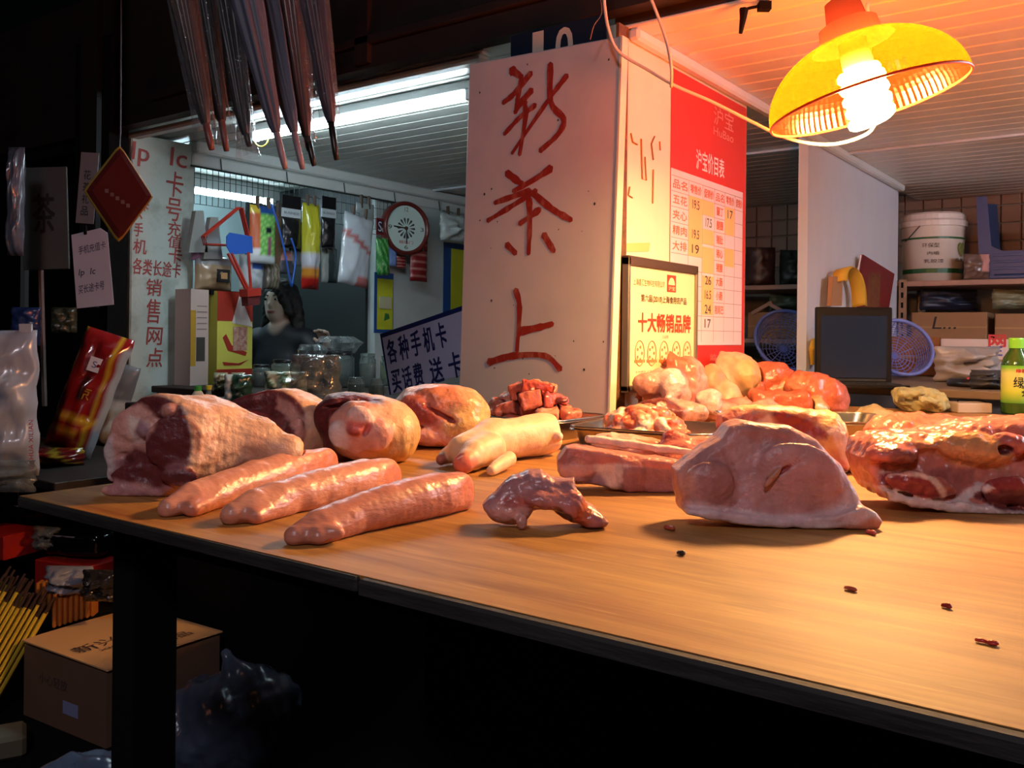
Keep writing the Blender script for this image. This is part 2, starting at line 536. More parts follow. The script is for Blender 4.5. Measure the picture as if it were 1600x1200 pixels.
# ------------------------------------------------------------------ the setting
YF, XP, XL, ZT, ZM = 2.17, -1.21, -3.72, 2.0, 1.95     # shop front, partition, tea stall left wall, ceilings
m_white = mat('white_paint', (205, 208, 205), 0.55, var=0.35, vscale=3.0, c2=(165, 168, 160), thr=(0.45, 0.75))
m_cream = mat('cream_paint', (222, 214, 190), 0.5, var=0.3, vscale=5.0, c2=(190, 176, 140), thr=(0.45, 0.8))
m_panelw = mat('white_panel', (215, 215, 222), 0.45, var=0.25, vscale=4.0, c2=(178, 172, 180), stretch=(1, 1, 0.4))
m_pvc = mat('pvc_plank', (198, 198, 190), 0.28, spec=0.5, var=0.4, vscale=2.2, c2=(120, 122, 112), thr=(0.42, 0.75))
m_pvcl = mat('pvc_trim', (222, 224, 222), 0.35, var=0.25, vscale=4.0, c2=(170, 172, 168))
m_dark = mat('dark_metal', (30, 25, 24), 0.6, var=0.5, vscale=6.0, c2=(60, 38, 30))
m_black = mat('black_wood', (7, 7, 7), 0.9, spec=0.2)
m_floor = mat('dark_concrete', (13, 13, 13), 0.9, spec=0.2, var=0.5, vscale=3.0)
m_plaster = mat('stained_plaster', (188, 198, 190), 0.8, var=0.75, vscale=7.0, c2=(120, 122, 108), thr=(0.5, 0.78), bump=0.25, bscale=60, detail=8)
m_backw = mat('back_wall', (120, 104, 92), 0.8, var=0.4, vscale=3.0)
m_tile = mat('brown_tile', (128, 84, 62), 0.5, var=0.3, vscale=6.0)
m_rust = mat('rusty_angle', (120, 78, 40), 0.7, var=0.8, vscale=25.0, c2=(60, 36, 22), bump=0.4, bscale=80)

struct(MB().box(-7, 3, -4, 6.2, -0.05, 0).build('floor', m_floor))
wb = struct(MB().box(-5.2, 2.2, 5.9, 6.0, 0, 2.1).build('wall_back', m_backw))
# a patch of square brown tiles on the back wall, seen through the doorway and behind the chair
tm = None
for gx in range(30):
    for gz in range(4):
        x = -2.9 + gx * 0.105; z = 1.58 + gz * 0.105
        if tm is None:
            tm = MB().box(0, 0.1, 0, 0.012, 0, 0.1, bev=0.004).build('tile', m_tile, wb); tm.location = (x, 5.888, z)
        else:
            c = tm.copy(); COL.objects.link(c); c.location = (x, 5.888, z)
struct(MB().box(XL - 0.06, XL, 3.72, 5.9, 0, ZT).build('wall_left', m_white))
struct(MB().box(-4.95, -4.9, 2.3, 5.9, 0, ZT).build('wall_alcove', mat('alcove_paint', (150, 165, 165), 0.45)))
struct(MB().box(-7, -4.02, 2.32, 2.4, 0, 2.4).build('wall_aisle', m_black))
struct(MB().box(1.6, 1.66, YF, 5.9, 0, ZM).build('wall_right', m_panelw))
pw = struct(MB().box(XP - 0.04, XP, YF, 3.03, 0, ZM).build('wall_partition', m_cream))
struct(MB().box(XP - 0.04, XP, 3.70, 5.22, 0, ZM).build('wall_panel', m_panelw))
col_ = struct(MB().box(-4.0, XL, 2.2, 2.52, 0, 1.985, bev=0.006).build('wall_column', m_plaster))
struct(MB().box(-4.02, XL - 0.01, 2.1, 2.19, 0, 2.4).build('trim_shade', m_black))  # black post added to stand for the unlit front face of the column
struct(MB().box(-4.9, XL - 0.061, 3.70, 3.72, 0, ZT).build('wall_alcove_end', mat('alcove_dark', (34, 38, 38), 0.6)))

# plastic plank ceilings, planks running along the shop front
m_pvc2 = mat('pvc_plank_lit', (226, 222, 214), 0.32, spec=0.5, var=0.3, vscale=2.2, c2=(170, 166, 156), thr=(0.45, 0.75))  # lighter copy of the planks, so the lamp's glow shows stronger on them
def ceiling(x0, x1, y0, y1, z, name, m_pvc=m_pvc):
    base = struct(MB().box(x0, x1, y0, y1, z + 0.012, z + 0.05).build(name, m_dark))
    pm = MB().box(x0, x1, 0.0, 0.094, 0, 0.012, bev=0.004)
    y = y0; first = None
    while y < y1 - 0.05:
        if first is None: first = pm.build('plank', m_pvc, base); first.location = (0, y, z)
        else:
            c = first.copy(); COL.objects.link(c); c.location = (0, y, z)
        y += 0.1
    return base
ceiling(-4.9, XP - 0.04, 2.2, 5.9, ZT, 'ceiling')
ceiling(XP - 0.04, 1.6, YF, 5.9, ZM, 'ceiling_stall', m_pvc2)
def trim(name, x0, x1, y0, y1, z0, z1, m=m_pvcl, bev=0.008):
    return struct(MB().box(x0, x1, y0, y1, z0, z1, bev=bev).build(name, m))
trim('trim_1', XL - 0.03, XL + 0.05, 2.5, 5.9, 1.945, ZT)
trim('trim_2', XL - 0.03, XL + 0.015, 2.5, 5.9, 1.885, 1.945)
trim('trim_3', XP, XP + 0.035, YF, 5.22, ZM - 0.035, ZM)
trim('trim_4', XP, 1.6, 4.16, 4.185, ZM - 0.012, ZM, m_panelw, 0.003)
trim('trim_5', -3.7, XP - 0.04, 4.16, 4.185, ZT - 0.012, ZT, m_panelw, 0.003)
trim('trim_6', -4.02, -1.74, 2.19, 2.24, 1.96, 1.985, m_pvcl)
# steel fascia over the shop fronts
fb = struct(MB().box(-7, 2.2, 2.11, YF, 1.985, 2.6).build('trim_fascia', m_dark))
MB().box(-3.4, -1.2, 2.09, 2.11, 2.06, 2.09, bev=0.004).box(-2.2, -2.14, 2.09, 2.11, 2.0, 2.5).build('rail', m_dark, fb)
# steel angle post at the front end of the partition
ap = struct(MB().box(XP - 0.005, XP + 0.004, 2.115, 2.168, 0, 1.95).build('trim_angle_post', m_rust))
MB().box(XP - 0.07, XP - 0.005, 2.125, 2.165, 0, 1.95).build('stile', m_cream, ap)

# bits of wire and tape left on the cream wall
wm = mat('old_wire', (150, 110, 50), 0.5, metal=0.3)
MW = frame((XP, 0, 0), (0, 1, 0), (0, 0, 1))
def wirebits(pts, r=0.0022):
    q = []
    for px, py in pts:
        p = at_x(px, py, XP + 0.003); q.append(p)
    return MB().tube(q, r, 5).build('wire_bit', wm, pw)
for pts in ([(976, 203), (979, 220), (978, 235)], [(986, 208), (989, 222), (996, 226)], [(1002, 217), (1004, 280), (1010, 282), (1008, 245)],
            [(1023, 213), (1018, 225), (1021, 250)], [(1021, 265), (1020, 318)], [(984, 292), (982, 305), (988, 309)], [(1031, 221), (1032, 235)]):
    wirebits(pts)
tp = MB()
a, b, c, d = [at_x(*q, XP + 0.002) for q in ((978, 393), (1014, 393), (1016, 379), (978, 380))]
tp.add([a, b, c, d], [(0, 1, 2, 3)]).build('tape_strip', mat('tape', (214, 190, 120), 0.4), pw)

# ------------------------------------------------------------------ butcher's counter
m_wood = bpy.data.materials.new('counter_plywood'); m_wood.use_nodes = True
def _wood(m):
    nt = m.node_tree; N = nt.nodes; L = nt.links; p = N['Principled BSDF']
    tc = N.new('ShaderNodeTexCoord'); mp = N.new('ShaderNodeMapping'); mp.inputs['Scale'].default_value = (1.1, 9.0, 1)
    L.new(tc.outputs['Object'], mp.inputs[0])
    n1 = N.new('ShaderNodeTexNoise'); n1.inputs['Scale'].default_value = 4.0; n1.inputs['Detail'].default_value = 7; n1.inputs['Distortion'].default_value = 0.6
    L.new(mp.outputs[0], n1.inputs[0])
    cr = N.new('ShaderNodeValToRGB'); e = cr.color_ramp.elements
    e[0].position = 0.3; e[0].color = (*lin((140, 88, 40)), 1); e[1].position = 0.72; e[1].color = (*lin((186, 134, 66)), 1)
    L.new(n1.outputs[0], cr.inputs[0])
    n2 = N.new('ShaderNodeTexNoise'); n2.inputs['Scale'].default_value = 5.0; n2.inputs['Detail'].default_value = 5
    L.new(tc.outputs['Object'], n2.inputs[0])
    r2 = N.new('ShaderNodeMapRange'); r2.inputs[1].default_value = 0.52; r2.inputs[2].default_value = 0.75; r2.inputs[4].default_value = 0.55
    L.new(n2.outputs[0], r2.inputs[0])
    mx = N.new('ShaderNodeMix'); mx.data_type = 'RGBA'; L.new(r2.outputs[0], mx.inputs[0]); L.new(cr.outputs[0], mx.inputs[6])
    mx.inputs[7].default_value = (*lin((170, 98, 50)), 1)
    # knife scratches
    mp2 = N.new('ShaderNodeMapping'); mp2.inputs['Scale'].default_value = (5, 70, 1); mp2.inputs['Rotation'].default_value = (0, 0, 0.25)
    L.new(tc.outputs['Object'], mp2.inputs[0])
    n3 = N.new('ShaderNodeTexNoise'); n3.inputs['Scale'].default_value = 2.0; n3.inputs['Detail'].default_value = 4
    L.new(mp2.outputs[0], n3.inputs[0])
    r3 = N.new('ShaderNodeMapRange'); r3.inputs[1].default_value = 0.62; r3.inputs[2].default_value = 0.72; r3.inputs[4].default_value = 0.35
    L.new(n3.outputs[0], r3.inputs[0])
    mx2 = N.new('ShaderNodeMix'); mx2.data_type = 'RGBA'; L.new(r3.outputs[0], mx2.inputs[0]); L.new(mx.outputs[2], mx2.inputs[6])
    mx2.inputs[7].default_value = (*lin((212, 164, 96)), 1)
    L.new(mx2.outputs[2], p.inputs['Base Color'])
    rr = N.new('ShaderNodeMapRange'); rr.inputs[3].default_value = 0.5; rr.inputs[4].default_value = 0.7
    L.new(n2.outputs[0], rr.inputs[0]); L.new(rr.outputs[0], p.inputs['Roughness'])
    b = N.new('ShaderNodeBump'); b.inputs['Strength'].default_value = 0.25; b.inputs['Distance'].default_value = 0.002
    L.new(n3.outputs[0], b.inputs['Height']); L.new(b.outputs[0], p.inputs['Normal'])
_wood(m_wood)
m_edge = mat('grimy_edge', (46, 44, 42), 0.75, var=0.8, vscale=30, c2=(16, 15, 15), stretch=(0.3, 1, 2), bump=0.5, bscale=60)
ct = thing('meat_counter', 'large plywood butcher counter with grimy black edge, covered with raw pork', 'counter', (-0.3, 2.0, 0))
cl = Vector((-0.3, 2.0, 0))
poly = [(-1.405, 0.655), (0.75, 0.665), (0.75, 3.46), (-1.17, 3.46), (-1.17, 2.06), (-1.5, 2.06), (-1.5, 1.27), (-1.405, 1.27)]
poly = [(x + 0.3, y - 2.0) for x, y in poly]
MB().prism(poly, TOP - 0.012, TOP).build('tabletop', m_wood, ct)
xs = at_y(566, 905, 0.655).x + 0.3
MB().box(-1.105, xs - 0.006, -1.349, -1.328, TOP - 0.0185, TOP - 0.001, bev=0.003).build('edge_strip', m_edge, ct)
MB().box(xs, 1.05, -1.353, -1.33, TOP - 0.0195, TOP - 0.001, bev=0.003).build('edge_strip', m_edge, ct)
MB().box(-1.109, -1.09, -1.33, -0.74, TOP - 0.019, TOP - 0.001, bev=0.003).build('edge_strip', m_edge, ct)
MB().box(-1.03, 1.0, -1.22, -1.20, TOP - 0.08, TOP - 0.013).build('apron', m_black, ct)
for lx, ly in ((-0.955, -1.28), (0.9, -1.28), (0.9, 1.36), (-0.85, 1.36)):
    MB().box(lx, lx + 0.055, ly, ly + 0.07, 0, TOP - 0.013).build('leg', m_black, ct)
MB().box(-1.48, 1.0, 0.0, 0.03, 0.0, TOP - 0.013).build('shade_panel', m_black, ct)  # black sheet added to stand for the deep shade under the counter

# ------------------------------------------------------------------ meat
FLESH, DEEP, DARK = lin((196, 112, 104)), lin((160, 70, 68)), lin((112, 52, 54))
FAT, PINK, SKIN, BONE, YEL = lin((238, 208, 192)), lin((226, 164, 150)), lin((232, 184, 152)), lin((240, 205, 200)), lin((222, 178, 120))
PURP = lin((168, 104, 108))
m_meat = mat('raw_meat', (200, 110, 100), 0.4, spec=0.42, attr=True, var=0.55, vscale=40, c2=(222, 178, 172), bump=0.55, bscale=110, thr=(0.4, 0.72), detail=8)
m_wet = mat('wet_meat', (200, 110, 100), 0.27, spec=0.5, attr=True, var=0.55, vscale=44, c2=(218, 172, 166), bump=0.7, bscale=80, thr=(0.4, 0.72), detail=8)
m_skin = mat('pork_skin', (230, 180, 150), 0.45, spec=0.4, attr=True, var=0.3, vscale=20, c2=(236, 208, 190), bump=0.2, bscale=140)
class Meat:
    """pieces authored by the pixel where they stand on the counter; px sizes are scaled to metres there.
    the second coordinate is either a pixel row on the counter (>400) or a depth in px behind the anchor"""
    def __init__(s, px, py, z=TOP):
        s.p = at_z(px, py, z); s.z = z; s.M = camframe(s.p); s.I = s.M.inverted(); s.ops = []; s.k = mpp(s.p)
        s.x0, s.y0 = px, py; s.pl = None; s.hs = 1.0; s.el = (CAMZ - z) / depth(s.p)
    def P(s, px, gy, hp):
        if gy < 400: return np.array(((px - s.x0) * s.k, gy * s.k, hp * s.k))
        q = at_z(px, gy, s.z)
        return np.array(s.I @ (q + UP * hp * s.hs * mpp(q)))
    def e(s, px, gy, hp, ru, rv, rw, col, k=14, yaw=0, pitch=0, roll=0):
        s.ops.append(('e', s.P(px, gy, hp), (ru * s.k, rv * s.k, rw * s.k), col, k * s.k, rotm(yaw, pitch, roll))); return s
    def b(s, px, gy, hp, ru, rv, rw, rd, col, k=10, yaw=0, pitch=0, roll=0):
        s.ops.append(('b', s.P(px, gy, hp), (ru * s.k, rv * s.k, rw * s.k), rd * s.k, col, k * s.k, rotm(yaw, pitch, roll))); return s
    def c(s, a, b, ra, rb, col, k=12):
        s.ops.append(('c', s.P(*a), s.P(*b), ra * s.k, rb * s.k, col, k * s.k)); return s
    def cut(s, px, gy, hp, n, col, k=8):
        s.pl = (s.P(px, gy, hp), n)
        s.ops.append(('x', s.P(px, gy, hp), n, col, k * s.k)); return s
    def sub(s, px, gy, hp, ru, rv, rw, col, k=8, yaw=0, pitch=0, roll=0):
        s.ops.append(('s', s.P(px, gy, hp), (ru * s.k, rv * s.k, rw * s.k), col, k * s.k, rotm(yaw, pitch, roll))); return s
    def poly(s, pts, v=0.0):
        """screen outline (px, py) -> local (u, w) for a face standing v px behind the anchor"""
        return [((x - s.x0) * s.k, (s.y0 - y - v * s.el) * s.k) for x, y in pts]
    def g(s, pts, v0, v1, rd, col, k=8, tilt=0.0):
        s.ops.append(('g', s.poly(pts, v0), v0 * s.k, v1 * s.k, rd * s.k, col, k * s.k, tilt)); return s
    def fv(s, px, py):
        """depth (px) of the cut plane seen at a screen point"""
        p, n = s.pl; n = Vector(n)
        u = (px - s.x0) * s.k
        v = p[1]
        for _ in range(4):
            wv = (s.y0 - py) * s.k - v * s.el
            v = p[1] - (n.x * (u - p[0]) + n.z * (wv - p[2])) / n.y
        return v / s.k
    def f(s, px, py, ru, rv, rw, col, k=8, pitch=0, out=0.0, yaw=0):
        """shallow bump on the cut face, given by its place on screen"""
        v = s.fv(px, py); h = s.y0 - py - v * s.el
        return s.e(px, v - out, h, ru, rv, rw, col, k, yaw, pitch)
    def fs(s, px, py, ru, rv, rw, col, k=5, pitch=0):
        v = s.fv(px, py); h = s.y0 - py - v * s.el
        return s.sub(px, v, h, ru, rv, rw, col, k, 0, pitch)
    def q(s, pts, col, ft=5, v=None, face=True, rag=1.5, tol=6):
        if v is None: v = s.fv(*[sum(c) / len(pts) for c in zip(*pts)]) if s.pl else 0
        pl = (s.pl[0], s.pl[1], tol * s.k) if (face and s.pl) else None
        s.ops.append(('q', s.poly(pts, v), col, ft * s.k, pl, rag * s.k)); return s
    def p_(s, px, gy, hp, ru, rv, rw, col, k=.3, pitch=0):
        s.ops.append(('p', s.P(px, gy, hp), (ru * s.k, rv * s.k, rw * s.k), col, k, rotm(0, pitch))); return s
    def make(s, name, label, m=None, cat='meat', group=None, h=3.0, amp=1.2, scale=60, seed=1, fine=0.0, cvar=0.1):
        o = soft(name, s.ops, m or m_meat, s.M, press=True, h=h * s.k, amp=amp * s.k, scale=scale * s.k, seed=seed, floor=0.0008, fine=fine * s.k, cvar=cvar)
        return tag(o, label, cat, group)
def ov(cx, cy, rx, ry, rot=0, n=14):
    return [(cx + rx * math.cos(i / n * 6.2832) * math.cos(rot) - ry * math.sin(i / n * 6.2832) * math.sin(rot), cy + rx * math.cos(i / n * 6.2832) * math.sin(rot) + ry * math.sin(i / n * 6.2832) * math.cos(rot)) for i in range(n)]
WHT = lin((232, 214, 214)); MAUVE = lin((192, 138, 140))

# pork hock whose dark cut face looks at the aisle, with the shank pointing right
m = Meat(240, 776)
m.c((238, 30, 74), (285, 90, 74), 80, 78, SKIN).c((285, 100, 68), (360, 105, 70), 62, 46, SKIN, 30).c((360, 105, 68), (418, 100, 60), 44, 32, SKIN, 22)
m.e(268, 30, 128, 52, 30, 22, SKIN, 16, pitch=.15).e(212, 20, 126, 46, 34, 22, PINK, 14)
m.cut(236, 8, 72, (-0.36, -0.92, 0.14), DARK, 7)
m.f(270, 690, 44, 9, 42, DARK, 8).f(232, 668, 22, 10, 20, DEEP, 8).f(190, 668, 30, 12, 32, PINK, 12).f(220, 740, 50, 8, 18, DARK, 8, pitch=-.1).f(165, 712, 18, 12, 40, MAUVE, 12).f(285, 745, 30, 8, 14, DARK, 6).f(214, 768, 60, 8, 14, PINK, 8)
m.f(262, 640, 12, 12, 12, PINK, 6).f(245, 650, 14, 10, 18, DARK, 6, pitch=.3)
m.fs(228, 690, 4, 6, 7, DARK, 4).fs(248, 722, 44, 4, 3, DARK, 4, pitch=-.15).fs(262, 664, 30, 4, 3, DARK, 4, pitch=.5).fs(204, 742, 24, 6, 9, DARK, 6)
m.q([(160, 645), (208, 628), (246, 650), (240, 668), (222, 690), (226, 702), (200, 698), (178, 716), (158, 720), (150, 690)], PINK, 8, tol=14)
m.q([(190, 650), (226, 655), (220, 690), (196, 690)], FAT, 10, tol=14).q([(146, 690), (166, 676), (168, 745), (150, 752)], WHT, 8, tol=16)
m.q([(160, 745), (230, 765), (310, 748), (312, 790), (170, 790)], MAUVE, 8, tol=12).q(ov(286, 728, 26, 8, -.2), lin((150, 96, 98)), 6).q(ov(218, 672, 14, 16, .2), lin((190, 150, 160)), 8)
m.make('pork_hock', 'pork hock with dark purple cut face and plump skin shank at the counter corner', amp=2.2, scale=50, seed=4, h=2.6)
# arched hock showing rings of muscle and fat
m = Meat(425, 716)
m.e(425, 50, 46, 92, 74, 60, SKIN).e(474, 40, 34, 44, 50, 42, SKIN, 20)
m.cut(410, 8, 50, (-0.30, -0.86, 0.42), lin((138, 70, 68)), 6)
m.q([(318, 650), (345, 622), (395, 610), (430, 620), (448, 645), (425, 650), (395, 640), (360, 645), (335, 660)], DARK, 5).q(ov(385, 656, 40, 14, .12), DEEP, 5).q(ov(462, 680, 15, 30, -.25), DARK, 5).q([(370, 676), (420, 668), (445, 690), (440, 712), (400, 700)], DARK, 6)
m.f(388, 626, 52, 8, 14, DARK, 6, pitch=-.2).f(385, 656, 40, 10, 14, DEEP, 5, pitch=.1).f(462, 680, 15, 8, 30, DARK, 5, pitch=.25)
m.fs(420, 662, 34, 5, 3, DARK, 4, pitch=.75).fs(365, 644, 40, 4, 2.5, DARK, 4, pitch=-.15)
m.q([(425, 622), (445, 628), (478, 655), (492, 700), (482, 716), (474, 700), (466, 670), (440, 648), (428, 640)], PINK, 6, tol=14).q([(340, 668), (372, 672), (410, 676), (436, 704), (425, 716), (360, 712), (335, 690)], lin((176, 104, 98)), 8)
m.make('pork_hock', 'arched pork hock with red muscle rings, its skin side towards the bone-ended hock', amp=1.5, scale=50, seed=8, h=2.6)
# hock with white knuckle bone facing the camera and a dark fold behind
m = Meat(580, 727)
m.e(585, 45, 50, 60, 62, 54, SKIN).e(532, 55, 70, 54, 46, 40, DARK, 12).e(556, 72, 92, 66, 36, 16, SKIN, 8, pitch=.1).e(614, 40, 44, 36, 50, 42, YEL, 18).e(528, 50, 30, 34, 36, 34, DARK, 12)
m.e(556, 0, 56, 42, 34, 46, PINK, 18).e(566, -30, 78, 20, 12, 17, BONE, 7).e(538, -24, 50, 20, 12, 22, WHT, 7).e(588, -22, 50, 26, 14, 26, PINK, 10).e(560, -32, 58, 13, 8, 8, DEEP, 5)
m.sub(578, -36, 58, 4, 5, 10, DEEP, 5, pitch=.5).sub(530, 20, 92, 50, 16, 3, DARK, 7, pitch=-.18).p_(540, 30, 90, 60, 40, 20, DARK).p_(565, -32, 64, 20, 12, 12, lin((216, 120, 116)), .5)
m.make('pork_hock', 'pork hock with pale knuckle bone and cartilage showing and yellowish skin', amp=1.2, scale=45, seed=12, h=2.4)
# folded hock beside the sign
m = Meat(686, 701)
m.e(684, 40, 48, 74, 56, 52, PINK).e(722, 30, 48, 38, 48, 40, YEL, 20).e(642, 40, 54, 34, 36, 36, FAT, 16)
m.e(668, 2, 54, 44, 22, 26, lin((206, 120, 104)), 12, pitch=.4).e(702, 10, 76, 48, 26, 18, lin((212, 136, 108)), 12, pitch=.28).e(716, -2, 36, 34, 22, 20, YEL, 10).e(672, 0, 20, 54, 26, 16, PINK, 12, pitch=.15)
m.sub(696, -14, 52, 28, 8, 2.5, FLESH, 8, pitch=.5).sub(655, -6, 34, 36, 7, 2, FLESH, 8, pitch=.3).p_(660, -14, 56, 34, 20, 14, DEEP, .6, pitch=.5)
m.make('pork_hock', 'folded pork hock with glossy yellowish fat standing in front of the blue phone-card sign', m=m_wet, amp=1.6, scale=40, seed=15, h=2.4)
# three tenderloins
TL = lin((218, 150, 126)); TL2 = lin((210, 136, 114))
def loin(a, b, ra, rb, label, seed, knob):
    m = Meat((a[0] + b[0]) / 2, (a[1] + b[1]) / 2)
    n = 7; pts = []
    for i in range(n + 1):
        t = i / n
        x = a[0] + (b[0] - a[0]) * t; y = a[1] + (b[1] - a[1]) * t
        r = ra + (rb - ra) * min(1, t * 1.5) ** .8
        if i == 0: r *= .8
        if i == n: r *= .92
        pts.append((x, y, r))
    for (x0, y0, r0), (x1, y1, r1) in zip(pts, pts[1:]):
        m.c((x0, y0, r0 * .78), (x1, y1, r1 * .82), r0, r1, TL if seed % 2 else TL2, 1.5)
    x0, y0, r0 = pts[0]; x1, y1, r1 = pts[2]
    m.c((x0 + 36, y0 + 1, 12), (x1 + 10, y1 + 1, 16), 12, 16, TL2, 16)
    if knob: m.e(x0 + 58, y0 - 1, 16, 17, 12, 11, TL2, 9)
    m.cut(b[0] + rb * .55, b[1], rb, (.93, -.3, .12), lin((206, 126, 104)), 10)
    m.make('pork_tenderloin', label, m=m_loin, amp=.9, scale=60, seed=seed, cvar=.06, h=2.4, group='pork tenderloins')
m_loin = mat('loin_meat', (200, 110, 100), .33, spec=.5, attr=True, var=.5, vscale=30, c2=(226, 186, 178), bump=.5, bscale=70, thr=(.4, .75), detail=6, stretch=(.35, .9, 1.6))
loin((264, 806), (505, 752), 19, 33, 'pork tenderloin lying nearest the dark-faced hock', 21, False)
loin((364, 818), (604, 768), 22, 33, 'middle pork tenderloin lying between the two others', 23, False)
loin((462, 850), (716, 796), 20, 37, 'shiny pork tenderloin lying nearest the scrap of meat', 26, True)
# trotter
m = Meat(780, 736)
SK2 = lin((236, 196, 158))
m.c((850, 712, 34), (770, 722, 34), 37, 33, SK2).c((770, 722, 34), (724, 730, 26), 33, 26, SK2, 16).c((726, 724, 28), (698, 728, 15), 20, 13, SK2, 9)
m.c((738, 737, 24), (724, 741, 17), 20, 16, SK2, 8).c((742, 735, 26), (765, 730, 28), 22, 27, SK2, 12)
m.c((795, 735, 18), (768, 744, 8), 13, 8, SK2, 7).e(689, 730, 12, 8, 10, 9, lin((176, 110, 96)), 6)
m.sub(714, 742, 30, 34, 5, 3.5, lin((190, 120, 90)), 4, pitch=-.55).cut(874, 712, 36, (1, .1, .25), FAT, 6).e(872, 716, 34, 9, 12, 9, FAT, 4)
m.ops.append(('p', m.P(722, 741, 16), (24 * m.k, 24 * m.k, 17 * m.k), lin((226, 120, 98)), .5, rotm(0, -.3)))
m.make('pig_trotter', 'pale pig trotter with split hooves and a dewclaw', m=m_skin, amp=.8, scale=60, seed=31, h=2.2, cvar=.04)
# scrap
m = Meat(852, 824)
m.g([(754, 796), (775, 776), (800, 755), (825, 744), (845, 745), (865, 756), (885, 757), (898, 756), (900, 768), (912, 790), (930, 800), (950, 818), (945, 824), (920, 828), (905, 822), (895, 812), (875, 800), (850, 796), (832, 800), (812, 818), (800, 812), (780, 810), (756, 804)], -22, 40, 15, MAUVE, 8, tilt=.25)
m.e(795, 6, 24, 34, 30, 20, PINK, 12).e(850, -6, 44, 40, 24, 14, lin((200, 130, 126)), 12, pitch=.1).e(890, -4, 34, 22, 26, 24, lin((196, 124, 122)), 12, pitch=.4).e(815, -24, 14, 9, 8, 12, PINK, 5).e(925, 0, 14, 22, 18, 9, FLESH, 8, pitch=.4)
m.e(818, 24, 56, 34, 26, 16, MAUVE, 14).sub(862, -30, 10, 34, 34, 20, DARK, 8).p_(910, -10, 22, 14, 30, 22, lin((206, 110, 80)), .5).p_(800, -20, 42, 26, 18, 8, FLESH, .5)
m.make('meat_scrap', 'small arched scrap of pork lying alone on the bare wood', m=m_wet, amp=1.1, scale=30, seed=35, h=1.9)
# belly slab
m = Meat(975, 770)
m.g([(874, 745), (872, 722), (886, 702), (900, 700), (985, 712), (1082, 724), (1085, 772), (1040, 774), (960, 766), (890, 752)], 0, 62, 9, lin((214, 148, 140)), 6)
m.e(900, 0, 34, 26, 12, 20, PINK, 10).e(985, -1, 26, 20, 9, 26, FAT, 8)
m.q([(868, 728), (890, 722), (935, 722), (972, 726), (970, 765), (930, 766), (868, 752)], PINK, 5, v=0, face=False)
m.q([(925, 726), (972, 722), (970, 770), (942, 768), (935, 745)], FAT, 5, v=0, face=False).q([(890, 745), (940, 740), (950, 762), (895, 756)], lin((170, 140, 150)), 8, v=0, face=False)
m.q([(972, 730), (1000, 726), (1090, 736), (1090, 780), (968, 775)], lin((162, 112, 110)), 5, v=0, face=False).q([(868, 700), (1090, 705), (1090, 730), (1000, 726), (968, 720), (930, 722), (868, 722)], lin((208, 126, 112)), 4, v=20, face=False)
m.b(1010, 62, 66, 92, 10, 6, 3, FAT, 5, pitch=.13)
m.make('pork_belly_slab', 'pork belly slab with white fat band on its cut side', amp=1.1, scale=40, seed=41, h=2.4)
# two pieces behind the slab
m = Meat(988, 730)
m.e(985, 30, 26, 58, 34, 22, PINK, pitch=.15).b(1020, 20, 22, 24, 26, 18, 8, lin((206, 120, 96)), 12).e(950, 30, 28, 20, 26, 20, FAT, 10).cut(1042, 20, 20, (1, -.3, .1), lin((214, 124, 96)), 6)
m.make('pork_piece', 'pale fatty pork piece lying behind the belly slab', amp=1.6, scale=36, seed=44, h=2.2)
m = Meat(1085, 738)
m.e(1075, 30, 28, 46, 34, 24, FLESH).e(1062, 40, 48, 22, 22, 14, DEEP, 10).e(1115, 30, 30, 40, 34, 22, FLESH, 12).e(1078, 5, 18, 42, 18, 16, lin((200, 112, 88)), 8)
m.make('pork_piece', 'lean pork piece squeezed between belly slab and big leg cut', amp=2.0, scale=34, seed=47, h=2.2)
# big leg cut in front
m = Meat(1215, 826)
LEG = lin((206, 150, 148))
m.g([(1064, 772), (1062, 742), (1082, 726), (1108, 706), (1132, 690), (1150, 670), (1172, 664), (1204, 668), (1250, 672), (1290, 692), (1325, 728), (1342, 764), (1348, 800), (1330, 822), (1200, 818), (1072, 800)], 0, 74, 15, LEG, 10, tilt=.22)
m.g([(1070, 797), (1120, 800), (1220, 812), (1300, 806), (1345, 792), (1366, 800), (1378, 814), (1372, 826), (1280, 828), (1160, 822), (1072, 808)], -8, 82, 6, WHT, 9)
m.e(1255, 14, 84, 66, 16, 48, LEG, 14, pitch=.35).e(1110, 12, 68, 38, 16, 34, LEG, 12).e(1330, 40, 34, 24, 30, 34, FAT, 14).e(1355, 20, 16, 22, 30, 12, lin((214, 150, 126)), 8)
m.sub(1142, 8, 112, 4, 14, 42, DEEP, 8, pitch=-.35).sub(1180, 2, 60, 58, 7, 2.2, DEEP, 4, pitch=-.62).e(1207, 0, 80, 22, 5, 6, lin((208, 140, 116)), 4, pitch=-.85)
m.q([(1060, 740), (1084, 728), (1090, 752), (1078, 782), (1090, 800), (1062, 800)], PINK, 6, v=0, face=False).q([(1080, 785), (1130, 792), (1200, 806), (1265, 806), (1320, 780), (1340, 740), (1352, 760), (1350, 812), (1200, 822), (1075, 806)], lin((224, 190, 192)), 9, v=0, face=False)
m.q([(1086, 730), (1120, 706), (1142, 706), (1160, 750), (1165, 780), (1110, 786), (1088, 760)], lin((194, 134, 130)), 14, v=0, face=False).q([(1150, 672), (1200, 668), (1250, 676), (1240, 690), (1180, 690)], lin((204, 130, 116)), 12, v=10, face=False)
m.q([(1360, 806), (1382, 812), (1375, 832), (1330, 830), (1290, 826)], lin((206, 136, 112)), 8, v=0, face=False)
m.make('pork_leg_cut', 'big boneless pork leg cut with a pale skin band along its base', amp=1.3, scale=60, seed=52, h=2.6)
